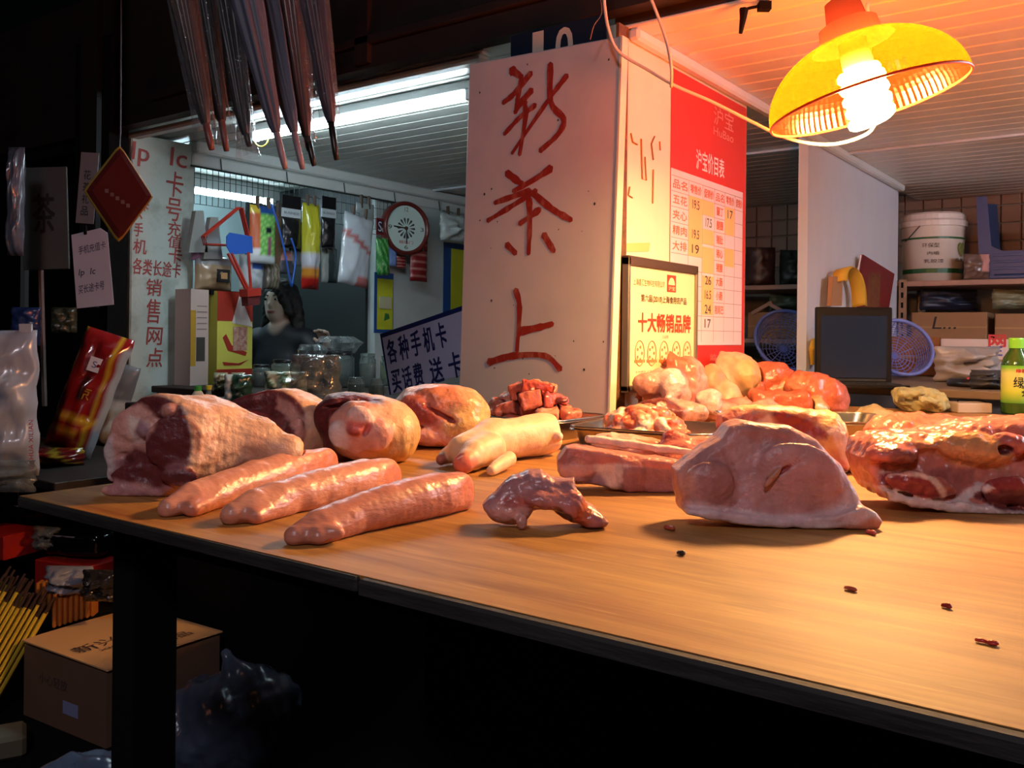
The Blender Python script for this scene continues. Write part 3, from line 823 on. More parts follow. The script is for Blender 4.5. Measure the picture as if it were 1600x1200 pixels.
# second cut behind it
m = Meat(1240, 742)
m.g([(1134, 672), (1136, 655), (1160, 642), (1215, 638), (1270, 642), (1310, 656), (1332, 690), (1344, 712), (1330, 738), (1150, 738)], 0, 70, 16, lin((206, 126, 116)), 10, tilt=.2)
m.e(1300, 40, 56, 36, 40, 40, YEL, 18).e(1235, 44, 90, 84, 26, 12, YEL, 12, pitch=.08)
m.q(ov(1252, 664, 46, 12, .42), DEEP, 5, v=4, face=False).q([(1186, 660), (1205, 650), (1215, 668), (1205, 690), (1190, 680)], FAT, 5, v=4, face=False).q(ov(1160, 668, 18, 12), DEEP, 8, v=4, face=False)
m.q([(1292, 668), (1312, 660), (1345, 712), (1330, 735), (1312, 706)], FAT, 6, v=6, face=False).e(1340, 30, 24, 10, 20, 24, PINK, 6)
m.make('pork_leg_cut', 'round pork leg cut with golden skin standing right behind the big leg cut', amp=1.4, scale=44, seed=55, h=2.4)
# layered slab at the right edge, and the wet piece behind it
m = Meat(1500, 802)
m.g([(1372, 745), (1370, 725), (1382, 702), (1400, 690), (1440, 688), (1500, 684), (1560, 668), (1700, 660), (1720, 825), (1600, 814), (1500, 800), (1430, 790), (1385, 776)], 0, 110, 14, lin((206, 126, 112)), 10, tilt=.5)
m.g([(1382, 768), (1420, 778), (1480, 786), (1600, 796), (1720, 806), (1720, 828), (1600, 815), (1500, 803), (1425, 793), (1392, 784)], -6, 100, 5, WHT, 7)
m.e(1540, 40, 96, 62, 34, 26, lin((222, 160, 110)), 14, pitch=.12).e(1405, 30, 88, 40, 30, 18, FLESH, 12).e(1590, 34, 106, 30, 22, 18, FLESH, 8).e(1455, 60, 100, 70, 30, 10, lin((216, 140, 104)), 12)
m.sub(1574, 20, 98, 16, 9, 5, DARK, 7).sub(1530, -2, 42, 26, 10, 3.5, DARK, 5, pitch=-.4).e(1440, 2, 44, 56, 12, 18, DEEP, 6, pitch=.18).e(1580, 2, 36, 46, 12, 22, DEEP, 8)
m.q([(1384, 742), (1420, 738), (1450, 740), (1480, 765), (1478, 788), (1440, 782), (1385, 770)], FAT, 5, v=0, face=False).q([(1384, 745), (1420, 742), (1448, 748), (1472, 780), (1440, 778), (1400, 766), (1384, 762)], DEEP, 4, v=0, face=False)
m.q([(1460, 742), (1480, 735), (1540, 735), (1530, 760), (1490, 785), (1476, 770)], lin((176, 104, 96)), 6, v=0, face=False).q([(1520, 775), (1560, 764), (1620, 760), (1640, 800), (1560, 796)], DARK, 5, v=0, face=False).q([(1490, 784), (1540, 756), (1550, 760), (1510, 790)], WHT, 3, v=0, face=False)
m.q([(1400, 700), (1440, 705), (1450, 722), (1410, 735), (1385, 730)], lin((150, 88, 80)), 10, v=12, face=False)
m.make('pork_shoulder_slab', 'thick layered pork shoulder slab with white fat base', m=m_wet, amp=2.0, scale=36, seed=61, h=2.6)
m = Meat(1450, 722)
m.e(1450, 40, 36, 84, 46, 40, lin((204, 116, 98)), pitch=.05).e(1500, 50, 34, 60, 46, 34, FLESH, 16).c((1420, 20, 56), (1500, 40, 62), 8, 8, lin((222, 150, 124)), 12)
m.cut(1460, 20, 62, (.05, -.5, 1), lin((204, 112, 94)), 10)
m.make('pork_sheet', 'shiny wet red pork piece lying behind the shoulder slab', m=m_wet, amp=2.2, scale=30, seed=66, h=2.4)

# ------------------------------------------------------------------ steel trays
m_steel = mat('stainless_steel', (170, 168, 165), 0.28, metal=1.0, var=0.3, vscale=10, bump=0.05)
def tray(cx, cy, w_, d_, h_, yaw, label, z=TOP):
    p = at_z(cx, cy, z); M = Matrix.Translation(p) @ Matrix.Rotation(yaw, 4, 'Z')
    t = thing('steel_tray', label, 'tray', M)
    def loop(hw, hd, r, zz, n=5):
        o = []
        for qx, qy, a0 in ((1, 1, 0), (-1, 1, 90), (-1, -1, 180), (1, -1, 270)):
            for i in range(n + 1):
                a = math.radians(a0 + 90 * i / n)
                o.append((qx * (hw - r) + r * math.cos(a), qy * (hd - r) + r * math.sin(a), zz))
        return o
    hw, hd = w_ / 2, d_ / 2
    L = [loop(hw * 0.82, hd * 0.82, 0.02, 0.003), loop(hw * 0.86, hd * 0.86, 0.03, 0.004), loop(hw * 0.97, hd * 0.97, 0.035, h_), loop(hw, hd, 0.04, h_ + 0.001),
         loop(hw + 0.004, hd + 0.004, 0.04, h_ - 0.005), loop(hw * 0.97, hd * 0.97, 0.035, h_ - 0.004), loop(hw * 0.86, hd * 0.86, 0.03, 0.0), loop(hw * 0.8, hd * 0.8, 0.02, 0.0)]
    n = len(L[0]); vs = [v for l in L for v in l]; fs = []
    for i in range(len(L) - 1):
        for k in range(n): fs.append((i * n + k, i * n + (k + 1) % n, (i + 1) * n + (k + 1) % n, (i + 1) * n + k))
    fs.append(tuple(range(n))); fs.append(tuple((len(L) - 1) * n + k for k in range(n))[::-1])
    pan = MB(); pan.v = vs; pan.f = fs
    # rim lip first as own part
    pan.build('pan', m_steel, t, smooth=False); smooth_angle(t.children[0], 35)
    rim = MB(); ring = [(x * 1.004, y * 1.004, h_) for x, y, _ in loop(hw, hd, 0.04, 0)]
    rim.tube(ring + ring[:1], 0.0032, 6, cap=False).build('rim', m_steel, t, smooth=True)
    return t, M
YR = 0.0
t1, M1 = tray(836, 679, 0.29, 0.25, 0.05, YR + 0.0, 'steel tray heaped with red chopped bony pork chunks')
t2, M2 = tray(1024, 700, 0.32, 0.27, 0.05, YR + 0.12, 'half-empty steel tray holding a mound of minced fatty pork')
t3, M3_ = tray(1258, 690, 0.40, 0.28, 0.06, YAW - 0.05, 'steel tray behind the leg cuts, under the back meat pile')

# chopped chunks in the first tray: a few shapes, copied
LB = 'chopped bony pork chunk heaped in the steel tray by the tea sign'
def chunk(i, M):
    r = random.Random(100 + i)
    base = [lin((204, 112, 92)), lin((190, 84, 72)), lin((222, 150, 122)), lin((206, 120, 96))][i % 4]
    ops = [('b', (0, 0, 0.022), (0.036 + r.uniform(-.006, .01), 0.027, 0.022), 0.006, base, 0.004, rotm(r.uniform(0, 3), r.uniform(-.4, .4), r.uniform(-.3, .3)))]
    for _ in range(3):
        ops.append(('e', (r.uniform(-.03, .03), r.uniform(-.022, .022), 0.02 + r.uniform(-.01, .018)), (r.uniform(.01, .022), r.uniform(.01, .02), r.uniform(.007, .016)),
                    r.choice([base, DEEP, FAT, PINK, DARK]), 0.005, rotm(r.uniform(0, 3))))
    zl = TOP + .0075 - M.translation.z
    o = soft('pork_chunk', ops, m_wet, M, press=True, h=0.0032, amp=0.0022, scale=0.03, seed=200 + i, cvar=0.14, floor=zl if zl > -.02 else None)
    return tag(o, LB, 'meat', 'pork chunks in the tray')
r = random.Random(5); ci = 0
for layer, (n, zz, sx, sy) in enumerate(((11, 0.004, .092, .068), (9, 0.034, .082, .06), (7, 0.062, .06, .045), (4, 0.088, .035, .025))):
    for i in range(n):
        a = i / n * 6.283 + layer * .7; rr = 1.0 if i % 3 else .4
        chunk(ci, Matrix.Translation(M1 @ Vector((math.cos(a) * sx * rr, math.sin(a) * sy * rr, zz))) @ Matrix.Rotation(r.uniform(0, 6), 4, 'Z')); ci += 1
# minced mound
ops = []
r = random.Random(9)
for i in range(110):
    a = r.uniform(0, 6.283); rr = r.random() ** 0.5
    x = -0.03 + math.cos(a) * 0.098 * rr; y = 0.0 + math.sin(a) * 0.075 * rr; z = 0.012 + 0.076 * max(0, 1 - rr ** 2) ** .5
    ops.append(('e', (x, y, z), (r.uniform(.012, .022), r.uniform(.008, .014), r.uniform(.008, .013)), r.choice([lin((214, 110, 84)), lin((228, 150, 120)), FAT, lin((204, 92, 72))]), 0.004, rotm(r.uniform(0, 3))))
ops.append(('e', (-0.03, 0.0, 0.012), (0.098, 0.075, 0.075), lin((214, 120, 92)), 0.006))
o = soft('minced_pork', ops, m_wet, M2, h=0.0032, amp=0.0016, scale=0.02, seed=77, floor=0.0065, cvar=0.1)
tag(o, 'mound of minced fatty pork at one end of the half-empty tray', 'meat'); o['kind'] = 'stuff'

# meat pile at the back
PSH = {985: 2, 1035: 3, 1062: 4, 1102: 12, 1135: 12, 1215: 18, 1165: 14}
def pile(px, gy, hp, label, ops_fn, seed, m_=None, z=TOP, **kw):
    sh_ = PSH.get(px, 14); gy -= sh_; m = Meat(px, gy, z); m.hs = 1 - .009 * sh_; ops_fn(m, px, gy, hp)
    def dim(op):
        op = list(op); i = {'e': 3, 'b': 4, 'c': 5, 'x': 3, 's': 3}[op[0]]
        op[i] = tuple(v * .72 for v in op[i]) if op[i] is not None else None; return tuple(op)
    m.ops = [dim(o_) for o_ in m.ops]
    wl = m.I @ Vector((XP + .048, m.p.y, TOP)); nl = m.I.to_3x3() @ Vector((-1, 0, 0))
    m.ops.append(('x', np.array(wl), tuple(nl), None, .002))
    return m.make('pork_joint', label, m=m_ or m_wet, seed=seed, amp=kw.get('amp', 2.2), scale=kw.get('scale', 34), h=kw.get('h', 2.6), group='pork joints in the back pile', cvar=0.14)
OR = lin((214, 112, 82))
pile(985, 672, 40, 'red pork shank at the sign end of the back pile', lambda m, x, g, h: m.e(x - 12, g, 48, 32, 26, 20, OR, pitch=-0.5).e(x + 22, g, 52, 24, 24, 20, DARK, 10).c((x + 10, g, 30), (x + 40, g, 30), 18, 24, DEEP, 10), 301)
pile(1035, 674, 60, 'bony pork joint with a round pale knuckle in front of the plaque', lambda m, x, g, h: m.e(x, g, 58, 44, 34, 38, PINK).e(x + 12, g + 4, 78, 24, 22, 22, BONE, 8).e(x - 26, g + 3, 74, 22, 18, 18, PINK, 10).e(x - 8, g + 8, 36, 34, 16, 20, DARK, 10).e(x + 20, g + 6, 30, 50, 20, 24, PINK, 12), 303)
pile(1062, 668, 95, 'streaky pork joint on top of the pile before the plaque', lambda m, x, g, h: m.e(x - 6, g - 2, 92, 42, 30, 18, OR, pitch=0.5).e(x + 16, g - 2, 70, 26, 30, 36, PINK, 14).e(x - 22, g, 72, 30, 30, 22, FLESH, 12).e(x, g - 2, 34, 40, 34, 36, FLESH, 20), 305)
pile(1102, 676, 40, 'small round knuckle bone between the back pile joints', lambda m, x, g, h: m.e(x + 6, g + 4, 46, 20, 18, 20, BONE).e(x - 10, g, 28, 44, 22, 20, PINK, 12).e(x + 26, g, 24, 44, 20, 14, PINK, 10), 307)
pile(1135, 664, 80, 'large skin-covered pork joint standing in the middle of the back pile', lambda m, x, g, h: m.e(x + 6, g - 2, 66, 44, 36, 44, SKIN).e(x - 26, g + 2, 58, 26, 26, 34, lin((232, 160, 120)), 8).e(x + 2, g + 4, 32, 22, 22, 30, SKIN, 10).e(x + 30, g, 72, 22, 26, 26, YEL, 14), 309, m_skin, amp=1.6)
pile(1195, 664, 70, 'red lean pork joint beside the skin-covered one', lambda m, x, g, h: m.e(x + 6, g, 62, 40, 30, 32, OR).e(x - 18, g + 2, 40, 22, 24, 34, OR, 10).e(x + 18, g, 72, 24, 24, 16, DEEP, 10).e(x + 36, g + 2, 48, 14, 16, 22, YEL, 6, pitch=-0.6).e(x, g, 26, 50, 30, 26, OR, 16), 311)
pile(1215, 676, 30, 'flat cut of pork lying low at the front of the back pile', lambda m, x, g, h: m.b(x, g, 34, 46, 22, 18, 8, OR, pitch=0.03).e(x + 34, g, 32, 22, 20, 20, lin((232, 110, 80)), 8).e(x - 20, g + 3, 26, 30, 12, 14, PINK, 8), 313)
pile(1272, 668, 50, 'ribbed red pork joint at the laptop end of the back pile', lambda m, x, g, h: m.e(x, g, 48, 46, 34, 30, OR, pitch=0.35).e(x + 26, g, 30, 26, 30, 34, FLESH, 12).e(x - 24, g, 56, 24, 24, 20, lin((228, 140, 104)), 10).e(x - 6, g + 4, 22, 30, 20, 16, YEL, 10), 315)
pile(1165, 672, 20, 'pale bone end showing beneath the back pile', lambda m, x, g, h: m.e(x, g, 20, 52, 26, 20, PINK).e(x - 30, g, 24, 20, 20, 16, FLESH, 8), 317)
# scraps on the wood
def crumb(px, py, s, label, col):
    m = Meat(px, py)
    m.c((px - s, py - s * .3, 3), (px + s * .3, py, 3), 4, 5, col).e(px + s * .6, py + 1, 3, s * .5, s * .4, 5, col, 3)
    return m.make('meat_crumb', label, m=m_wet, h=1.6, amp=0.6, scale=14, seed=int(px), group='meat crumbs on the counter')
LBC = 'tiny shred of red meat left on the bare counter wood'
crumb(1543, 1008, 16, LBC, lin((200, 60, 50))); crumb(1480, 951, 6, LBC, lin((170, 50, 44))); crumb(1330, 924, 8, LBC, lin((200, 100, 70)))
crumb(1048, 829, 7, LBC, lin((180, 80, 60))); crumb(1065, 868, 4, LBC, lin((60, 50, 40))); crumb(1362, 836, 6, LBC, lin((200, 90, 80)))

# ------------------------------------------------------------------ hanging lamp over the counter
def shade_mat():
    m = bpy.data.materials.new('red_prismatic_shade'); m.use_nodes = True
    nt = m.node_tree; N = nt.nodes; L = nt.links
    N.remove(N['Principled BSDF'])
    t = N.new('ShaderNodeBsdfTransparent'); t.inputs[0].default_value = (1.0, 0.24, 0.05, 1)
    d = N.new('ShaderNodeBsdfTranslucent'); d.inputs[0].default_value = (0.13, 0.066, 0.002, 1)
    d2 = N.new('ShaderNodeBsdfDiffuse'); d2.inputs[0].default_value = (0.07, 0.012, 0.0015, 1)
    g = N.new('ShaderNodeBsdfGlossy'); g.inputs['Roughness'].default_value = 0.2; g.inputs[0].default_value = (0.9, 0.6, 0.4, 1)
    a = N.new('ShaderNodeMixShader'); a.inputs[0].default_value = 0.5; L.new(d.outputs[0], a.inputs[1]); L.new(d2.outputs[0], a.inputs[2])
    b = N.new('ShaderNodeMixShader'); b.inputs[0].default_value = 0.06; L.new(a.outputs[0], b.inputs[1]); L.new(g.outputs[0], b.inputs[2])
    c = N.new('ShaderNodeMixShader'); c.inputs[0].default_value = 0.42; L.new(b.outputs[0], c.inputs[1]); L.new(t.outputs[0], c.inputs[2])
    L.new(c.outputs[0], N['Material Output'].inputs[0])
    return m
LT = 1.88
LQ = LT / 1.3
LP = at_t(1356, 160, LT)
k = LT / FPX
ML = Matrix.Translation(LP) @ Matrix.Rotation(YAW, 4, 'Z') @ Matrix.Rotation(math.radians(-14), 4, 'Y') @ Matrix.Rotation(math.radians(-3), 4, 'X')
lp = thing('pendant_lamp', 'hanging lamp with red ribbed plastic shade and glowing spiral bulb', 'lamp', ML)
R0 = 150 * k
prof = []
for i in range(15):
    a = i / 14
    prof.append((R0 * math.sin(math.pi / 2 * (0.26 + 0.74 * a)) ** 1.0 * (1 if a < 1 else 1), R0 * 0.72 * math.cos(math.pi / 2 * (0.26 + 0.74 * a))))
sh = MB().lathe(prof, 180, wob=lambda an, i: 1 + 0.005 * (1 if int(round(an / (2 * math.pi) * 180)) % 2 else -1) * (0 if i < 1 else 1)).build('shade', shade_mat(), lp, smooth=False)
rr = [(R0 * math.cos(a / 48 * 6.2832), R0 * math.sin(a / 48 * 6.2832), 0) for a in range(49)]
MB().tube(rr, 0.003, 6, cap=False).build('shade_rim', mat('red_rim', (214, 66, 30), 0.4), lp, smooth=True)
ztop = prof[0][1]
m_sock = bpy.data.materials.new('red_collar'); m_sock.use_nodes = True
nt = m_sock.node_tree; nt.nodes.remove(nt.nodes['Principled BSDF'])
d_ = nt.nodes.new('ShaderNodeBsdfDiffuse'); d_.inputs[0].default_value = (.17, .045, .03, 1)
t_ = nt.nodes.new('ShaderNodeBsdfTranslucent'); t_.inputs[0].default_value = (.05, .007, .003, 1)
a_ = nt.nodes.new('ShaderNodeAddShader'); nt.links.new(d_.outputs[0], a_.inputs[0]); nt.links.new(t_.outputs[0], a_.inputs[1]); nt.links.new(a_.outputs[0], nt.nodes['Material Output'].inputs[0])
MB().lathe([(R0 * 0.42, ztop - 0.006), (0.044 * LQ, ztop + 0.004), (0.041 * LQ, ztop + 0.026 * LQ), (0.034 * LQ, ztop + 0.03 * LQ), (0.029 * LQ, ztop + 0.03 * LQ), (0.024 * LQ, ztop + 0.062 * LQ), (0.012, ztop + 0.07 * LQ), (0.0, ztop + 0.07 * LQ)], 28).build('collar', m_sock, lp, smooth=True)
smooth_angle(lp.children[-1], 40)
MB().lathe([(0.0, ztop + 0.0), (0.020 * LQ, ztop), (0.022 * LQ, 0.055 * LQ), (0.0, 0.05 * LQ)], 20).build('bulb_base', mat('bulb_white', (225, 220, 210), 0.4), lp, smooth=True)
# spiral tube bulb: bottom at about -0.06
coil = []
for i in range(66):
    a = i / 65 * 2 * math.pi * 4.5
    coil.append((0.0255 * LQ * math.cos(a), 0.0255 * LQ * math.sin(a), LQ * (0.05 - 0.078 * i / 65)))
bulb = MB().tube(coil, 0.0085 * LQ, 8).build('bulb', emit('warm_bulb', (1.0, 0.54, 0.19), 760), lp, smooth=True)
MB().tube([(0, 0, 0.05 * LQ), (0, 0, -0.02 * LQ)], 0.017 * LQ, 12).build('bulb_core', emit('warm_bulb', (1.0, 0.54, 0.19), 760), lp, smooth=True)
# lead wire up to the overhead line
pc = ML @ Vector((0, 0, ztop + 0.068 * LQ))
wp = [Vector((0, 0, ztop + 0.066 * LQ))] + [ML.inverted() @ (pc + Vector((0.0, 0.0, 0.04 * i))) for i in range(1, 8)]
MB().tube(wp, 0.004, 6).build('flex', mat('cable_white', (214, 206, 196), 0.45), lp, smooth=True)
# loose cable running from the partition across to the lamp
def spl(pts, n=8):
    P = [Vector(p) for p in pts]; P = [P[0] * 2 - P[1]] + P + [P[-1] * 2 - P[-2]]
    out = []
    for i in range(1, len(P) - 2):
        for j in range(n):
            t = j / n; a, b, c, d = P[i - 1], P[i], P[i + 1], P[i + 2]
            out.append(0.5 * ((2 * b) + (c - a) * t + (2 * a - 5 * b + 4 * c - d) * t * t + (3 * b - a - 3 * c + d) * t ** 3))
    out.append(P[-2]); return out
m_cab = mat('cable_white', (214, 206, 196), 0.45)
cp = [at_t(944, -60, 2.28), at_t(944, 0, 2.28), at_t(952, 50, 2.3), at_t(968, 82, 2.3), at_t(1010, 108, 2.28), at_t(1055, 134, 2.26), at_t(1110, 158, 2.24), at_t(1170, 188, 2.2), at_t(1230, 216, 2.16), at_t(1290, 226, 2.12), at_t(1340, 216, 2.1), at_t(1366, 196, 2.1), at_t(1366, 150, 2.14), at_t(1360, 60, 2.14), at_t(1355, 5, 2.14)]
o = MB().tube(spl(cp), 0.0042, 7).build('power_cable', m_cab, smooth=True)
tag(o, 'sagging pale power cable running from the shop front to the hanging lamp', 'cable')
cp = [at_t(1005, -30, 2.25), at_t(1022, 10, 2.25), at_t(1040, 60, 2.25), at_t(1049, 105, 2.22), at_t(1049, 136, 2.262)]
o = MB().tube(spl(cp), 0.004, 7).build('power_cable', m_cab, smooth=True)
tag(o, 'short cable hanging down from the fascia and joining the sagging one', 'cable')
cp = [at_t(937, -10, 2.3), at_t(940, 20, 2.3), at_t(928, 40, 2.3), at_t(922, 62, 2.32)]
o = MB().tube(spl(cp), 0.0015, 5).build('thin_wire', mat('old_wire2', (120, 100, 90), 0.5), smooth=True)
tag(o, 'thin kinked wire hanging in front of the number plate', 'wire')

# ------------------------------------------------------------------ fluorescent fittings
m_tube = emit('cool_tube', (0.70, 0.90, 1.0), 80)
m_fit = mat('fitting_white', (225, 228, 230), 0.35)
m_tube2 = emit('cool_tube_stall', (0.80, 0.86, 1.0), 290)
def tube_light(x0, x1, y, z, r, label, zt, mt=None):
    t = thing('tube_light', label, 'light', Vector(((x0 + x1) / 2, y, zt)), 'fluorescent tube lights')
    h = (x1 - x0) / 2; dz = z - zt
    MB().tube([(-h, 0, dz), (h, 0, dz)], r, 12).build('tube', mt or m_tube, t, smooth=True)
    for s in (-1, 1):
        MB().box(s * h - 0.012, s * h + 0.012, -0.02, 0.02, dz - r * 1.2, 0, bev=0.004).build('end_socket', m_fit, t)
    MB().box(-h - 0.02, h + 0.02, -0.022, 0.022, min(dz + r + 0.006, -0.012), 0, bev=0.004).build('batten', m_fit, t)
    return t
tube_light(-3.2, -2.0, 2.46, 1.945, 0.014, 'bare white tube light under the tea stall ceiling, behind the umbrellas', ZT)
tube_light(-3.0, -1.76, 2.225, 1.972, 0.009, 'slim glowing strip put in for the lit cornice behind the fascia above the umbrellas', 1.998)  # added emitter in place of the brightly lit cornice strip
tube_light(0.35, 1.5, 3.6, 1.90, 0.014, 'white tube light on the butcher stall ceiling', ZM, m_tube2)
cable = [at_t(396, 214, 3.88), at_t(400, 225, 3.86), at_t(408, 229, 3.86), at_t(417, 224, 3.84), at_t(421, 210, 3.82)]
o = MB().tube(spl(cable), 0.003, 5).build('yellow_wire', mat('yellow_wire', (220, 200, 60), 0.4), smooth=True)
tag(o, 'loop of yellow wire hanging from the bare tube light', 'wire')
# black hook on the ceiling
M = camframe(at_t(1160, 16, 2.25))
o = MB().tube([(0.05, 0, 0.012), (0.02, 0, 0.006), (0.0, 0, 0.0)], 0.004, 6).tube([(0.004, 0, 0.004), (0.002, 0, -0.02), (-0.004, 0, -0.058)], [0.012, 0.009, 0.005], 6).box(0.04, 0.07, -0.012, 0.012, 0.0, 0.02).build('ceiling_hook', m_black)
o.matrix_world = M; tag(o, 'black clip hook hanging from the orange-lit plank ceiling', 'hook')

# ------------------------------------------------------------------ painted door board "new tea in"
m_board = mat('white_board', (206, 198, 202), 0.5, var=0.35, vscale=3.5, c2=(170, 160, 162), thr=(0.5, 0.8))
m_redp = mat('red_brush_paint', (150, 42, 30), 0.5, var=0.75, vscale=16, c2=(196, 120, 100), stretch=(3, 1, 1), thr=(0.5, 0.72))
m_redp2 = mat('red_marker', (150, 44, 40), 0.6, var=0.4, vscale=30, c2=(176, 96, 84))
m_blk = mat('black_ink', (24, 22, 24), 0.6)
YB = 2.07
ptl, ptr, pbl, pbr = at_y(733, 100, YB), at_y(970, 60, YB), at_y(719, 600, YB), at_y(949, 610, YB)
xax = (ptr - ptl); xax.y = 0
ax = math.atan2(-((pbl.x - ptl.x) + (pbr.x - ptr.x)) / 2, -((pbl.z - ptl.z) + (pbr.z - ptr.z)) / 2)
MBd = frame(ptl, xax, (0, 0, 1))
MBd = frame(ptl, (math.cos(ax), 0, -math.sin(ax)), (math.sin(ax), 0, math.cos(ax)))
bd = thing('shop_board', 'tall white wooden board with three red brush-painted characters', 'sign', MBd)
wB = (ptr - ptl).length
MB().box(0, wB, -1.93, 0, -0.025, 0, bev=0.003).build('board_panel', m_board, bd)
MB().box(wB, wB + 0.006, -1.93, 0, -0.03, 0.002).build('edge_band', m_cream, bd)
pxl = mpp(ptl) * 1.06
def brush(pts, w_, n=5):
    P = [(*loc_on(MBd, x, y), 0) for x, y in pts]
    S = spl(P, n) if len(P) > 2 else [Vector(P[0]).lerp(Vector(P[1]), i / 6) for i in range(7)]
    m_ = len(S); q = []
    for i, p in enumerate(S):
        t = i / (m_ - 1); j = 0.82 + 0.3 * abs(mnoise.noise(Vector((p.x * 40, p.y * 40, 0)))) * 2
        q.append((p.x, p.y, w_ * pxl * j * (1.08 - 0.3 * t)))
    mb = MB().stroke(q, 0.01, z=0.0004, th=0.0004 + 0.00012 * (brush.n % 5)); brush.n += 1
    mb.build('brush_stroke', m_redp, bd)
brush.n = 0
for pts, w_ in (([(799, 109), (816, 121)], 12), ([(830, 114), (803, 147), (786, 161)], 10), ([(815, 122), (806, 172)], 9), ([(831, 141), (813, 162), (805, 176)], 10),
                ([(837, 164), (812, 184), (788, 210)], 8), ([(820, 160), (821, 185), (812, 242)], 9), ([(886, 118), (858, 155), (800, 240)], 8),
                ([(860, 100), (861, 160), (881, 186), (872, 210), (844, 236)], 10),
                ([(792, 270), (816, 288)], 11), ([(861, 263), (836, 280), (802, 299)], 10), ([(828, 298), (773, 317)], 10), ([(838, 298), (800, 322), (762, 345)], 9), ([(832, 301), (862, 326), (893, 344)], 11),
                ([(827, 311), (828, 350), (826, 397)], 10), ([(844, 327), (812, 350)], 9), ([(792, 382), (806, 396)], 11), ([(850, 367), (866, 393)], 11),
                ([(806, 453), (812, 481), (808, 549)], 10), ([(812, 518), (840, 512), (864, 506)], 11), ([(764, 566), (802, 556), (852, 556), (876, 577)], 10)):
    brush(pts, w_)
r = random.Random(4); g = MB()
for i in range(26):
    x, y = r.uniform(.02, wB - .02), r.uniform(-1.0, -.02); s_ = r.uniform(.0012, .0036)
    g.prism([(x + s_ * math.cos(a) * r.uniform(.6, 1.3), y + s_ * 1.4 * math.sin(a)) for a in (0, 1, 2, 3, 4, 5)], .0002, .0006)
g.build('dirt_flecks', mat('fleck_brown', (70, 56, 50), .8), bd)
# number plate above it
Mn = frame(at_y(797, 96, 2.088), (1, 0, 0.0), (0, 0, 1))
np_ = thing('number_plate', 'dark blue plate with white number 10 above the tea board', 'sign', Mn)
x1, y1 = loc_on(Mn, 948, 20)
MB().box(0, x1, -0.03, y1, -0.004, 0, bev=0.002).build('plate', mat('navy_plate', (26, 38, 58), 0.4), np_)
lettering('1', *loc_on(Mn, 832, 104), *loc_on(Mn, 848, 50), mat('cream_digits', (226, 206, 190), 0.5), np_, bold=0.004)
lettering('0', *loc_on(Mn, 868, 102), *loc_on(Mn, 894, 42), mat('cream_digits', (226, 206, 190), 0.5), np_, bold=0.004)

# red hand lettering on the plaster column
MC = frame((XL + 0.001, 0, 0), (0, 1, 0), (0, 0, 1))
hold = bpy.data.objects.new('column_lettering', None); COL.objects.link(hold); hold.matrix_world = MC
hold.parent = col_
for s, a, b in (('Ip', (206, 258), (233, 226)), ('Ic', (266, 259), (292, 235)), ('卡', (259, 306), (286, 271)), ('号', (259, 344), (283, 312)), ('充', (262, 368), (282, 348)),
                ('值', (262, 387), (283, 370)), ('卡', (263, 411), (284, 388)), ('手', (209, 369), (223, 349)), ('机', (208, 396), (229, 375)), ('卡', (221, 330), (232, 312)), ('、', (217, 342), (222, 336)),
                ('各类长途卡', (207, 429), (282, 410)), ('销', (228, 462), (252, 437)), ('售', (228, 505), (250, 468)), ('网', (229, 539), (253, 512)), ('点', (229, 574), (254, 544))):
    let_px(s, MC, a, b, m_redp2, hold, shear=0.06, rot=-0.03, bold=0.0015)

# ------------------------------------------------------------------ red and white price list
MP = frame((XP + 0.003, at_x(1047, 262, XP).y, at_x(1048, 105, XP).z), (0, 1, 0), (0, 0, 1))
pl = thing('price_list', 'red and white pork price list poster with yellow price stickers', 'poster', MP)
Wp = loc_on(MP, 1165, 300)[0]; Hp = loc_on(MP, 1163, 585)[1]
zh = loc_on(MP, 1163, 302)[1]; zb = loc_on(MP, 1158, 539)[1]
m_pred = mat('poster_red', (208, 52, 48), 0.35, spec=0.4)
m_pwh = mat('poster_white', (224, 206, 214), 0.35)
m_pline = mat('poster_line', (170, 120, 120), 0.5)
m_por = mat('poster_orange', (214, 96, 50), 0.5)
m_sti = mat('sticker', (240, 186, 120), 0.5)
m_pen = mat('pen_ink', (60, 44, 50), 0.5)
MB().box(0, Wp, Hp, 0, -0.002, 0).build('sheet', m_pred, pl)
MB().box(0, Wp * 0.955, zb, zh, 0, 0.0006).build('table_field', m_pwh, pl)
rows = 11
rp = (zb - zh) / (rows + 0.45)
cols = [0.0, 0.21, 0.385, 0.545, 0.69, 0.835, 0.955]
g = MB()
for i in range(rows + 1):
    z = zh + rp * (0.45 + i) - (0 if i == 0 else rp * 0.0)
    g.box(0.004, Wp * 0.95, z - 0.0008, z + 0.0008, 0.0006, 0.0010)
for c in cols[1:-1]: g.box(Wp * c - 0.0007, Wp * c + 0.0007, zb + 0.01, zh + rp * 0.45, 0.0006, 0.0010)
g.build('ruling', m_pline, pl)
def cell(ci_, ri, s, m_, fx=0.8, fy=0.6, z=0.0014):
    a, b = cols[ci_] * Wp, cols[ci_ + 1] * Wp; cx, wd = (a + b) / 2, (b - a) * fx
    cy = zh + rp * (0.45 + ri + 0.5); hh = abs(rp) * fy
    return lettering(s, cx - wd / 2, cy - hh / 2, cx + wd / 2, cy + hh / 2, m_, pl, z=z, bold=0.0007)
def stick(ci_, r0, r1, dx=0.0):
    a, b = cols[ci_] * Wp, cols[ci_ + 1] * Wp
    MB().box(a + dx, b - 0.004, zh + rp * (0.45 + r1), zh + rp * (0.45 + r0), 0.0009, 0.0012).build('sticker', m_sti, pl)
for c, s in enumerate(('品名', '零售价', '促销价', '品名', '零售价', '促销价')): cell(c, 0, s, m_por)
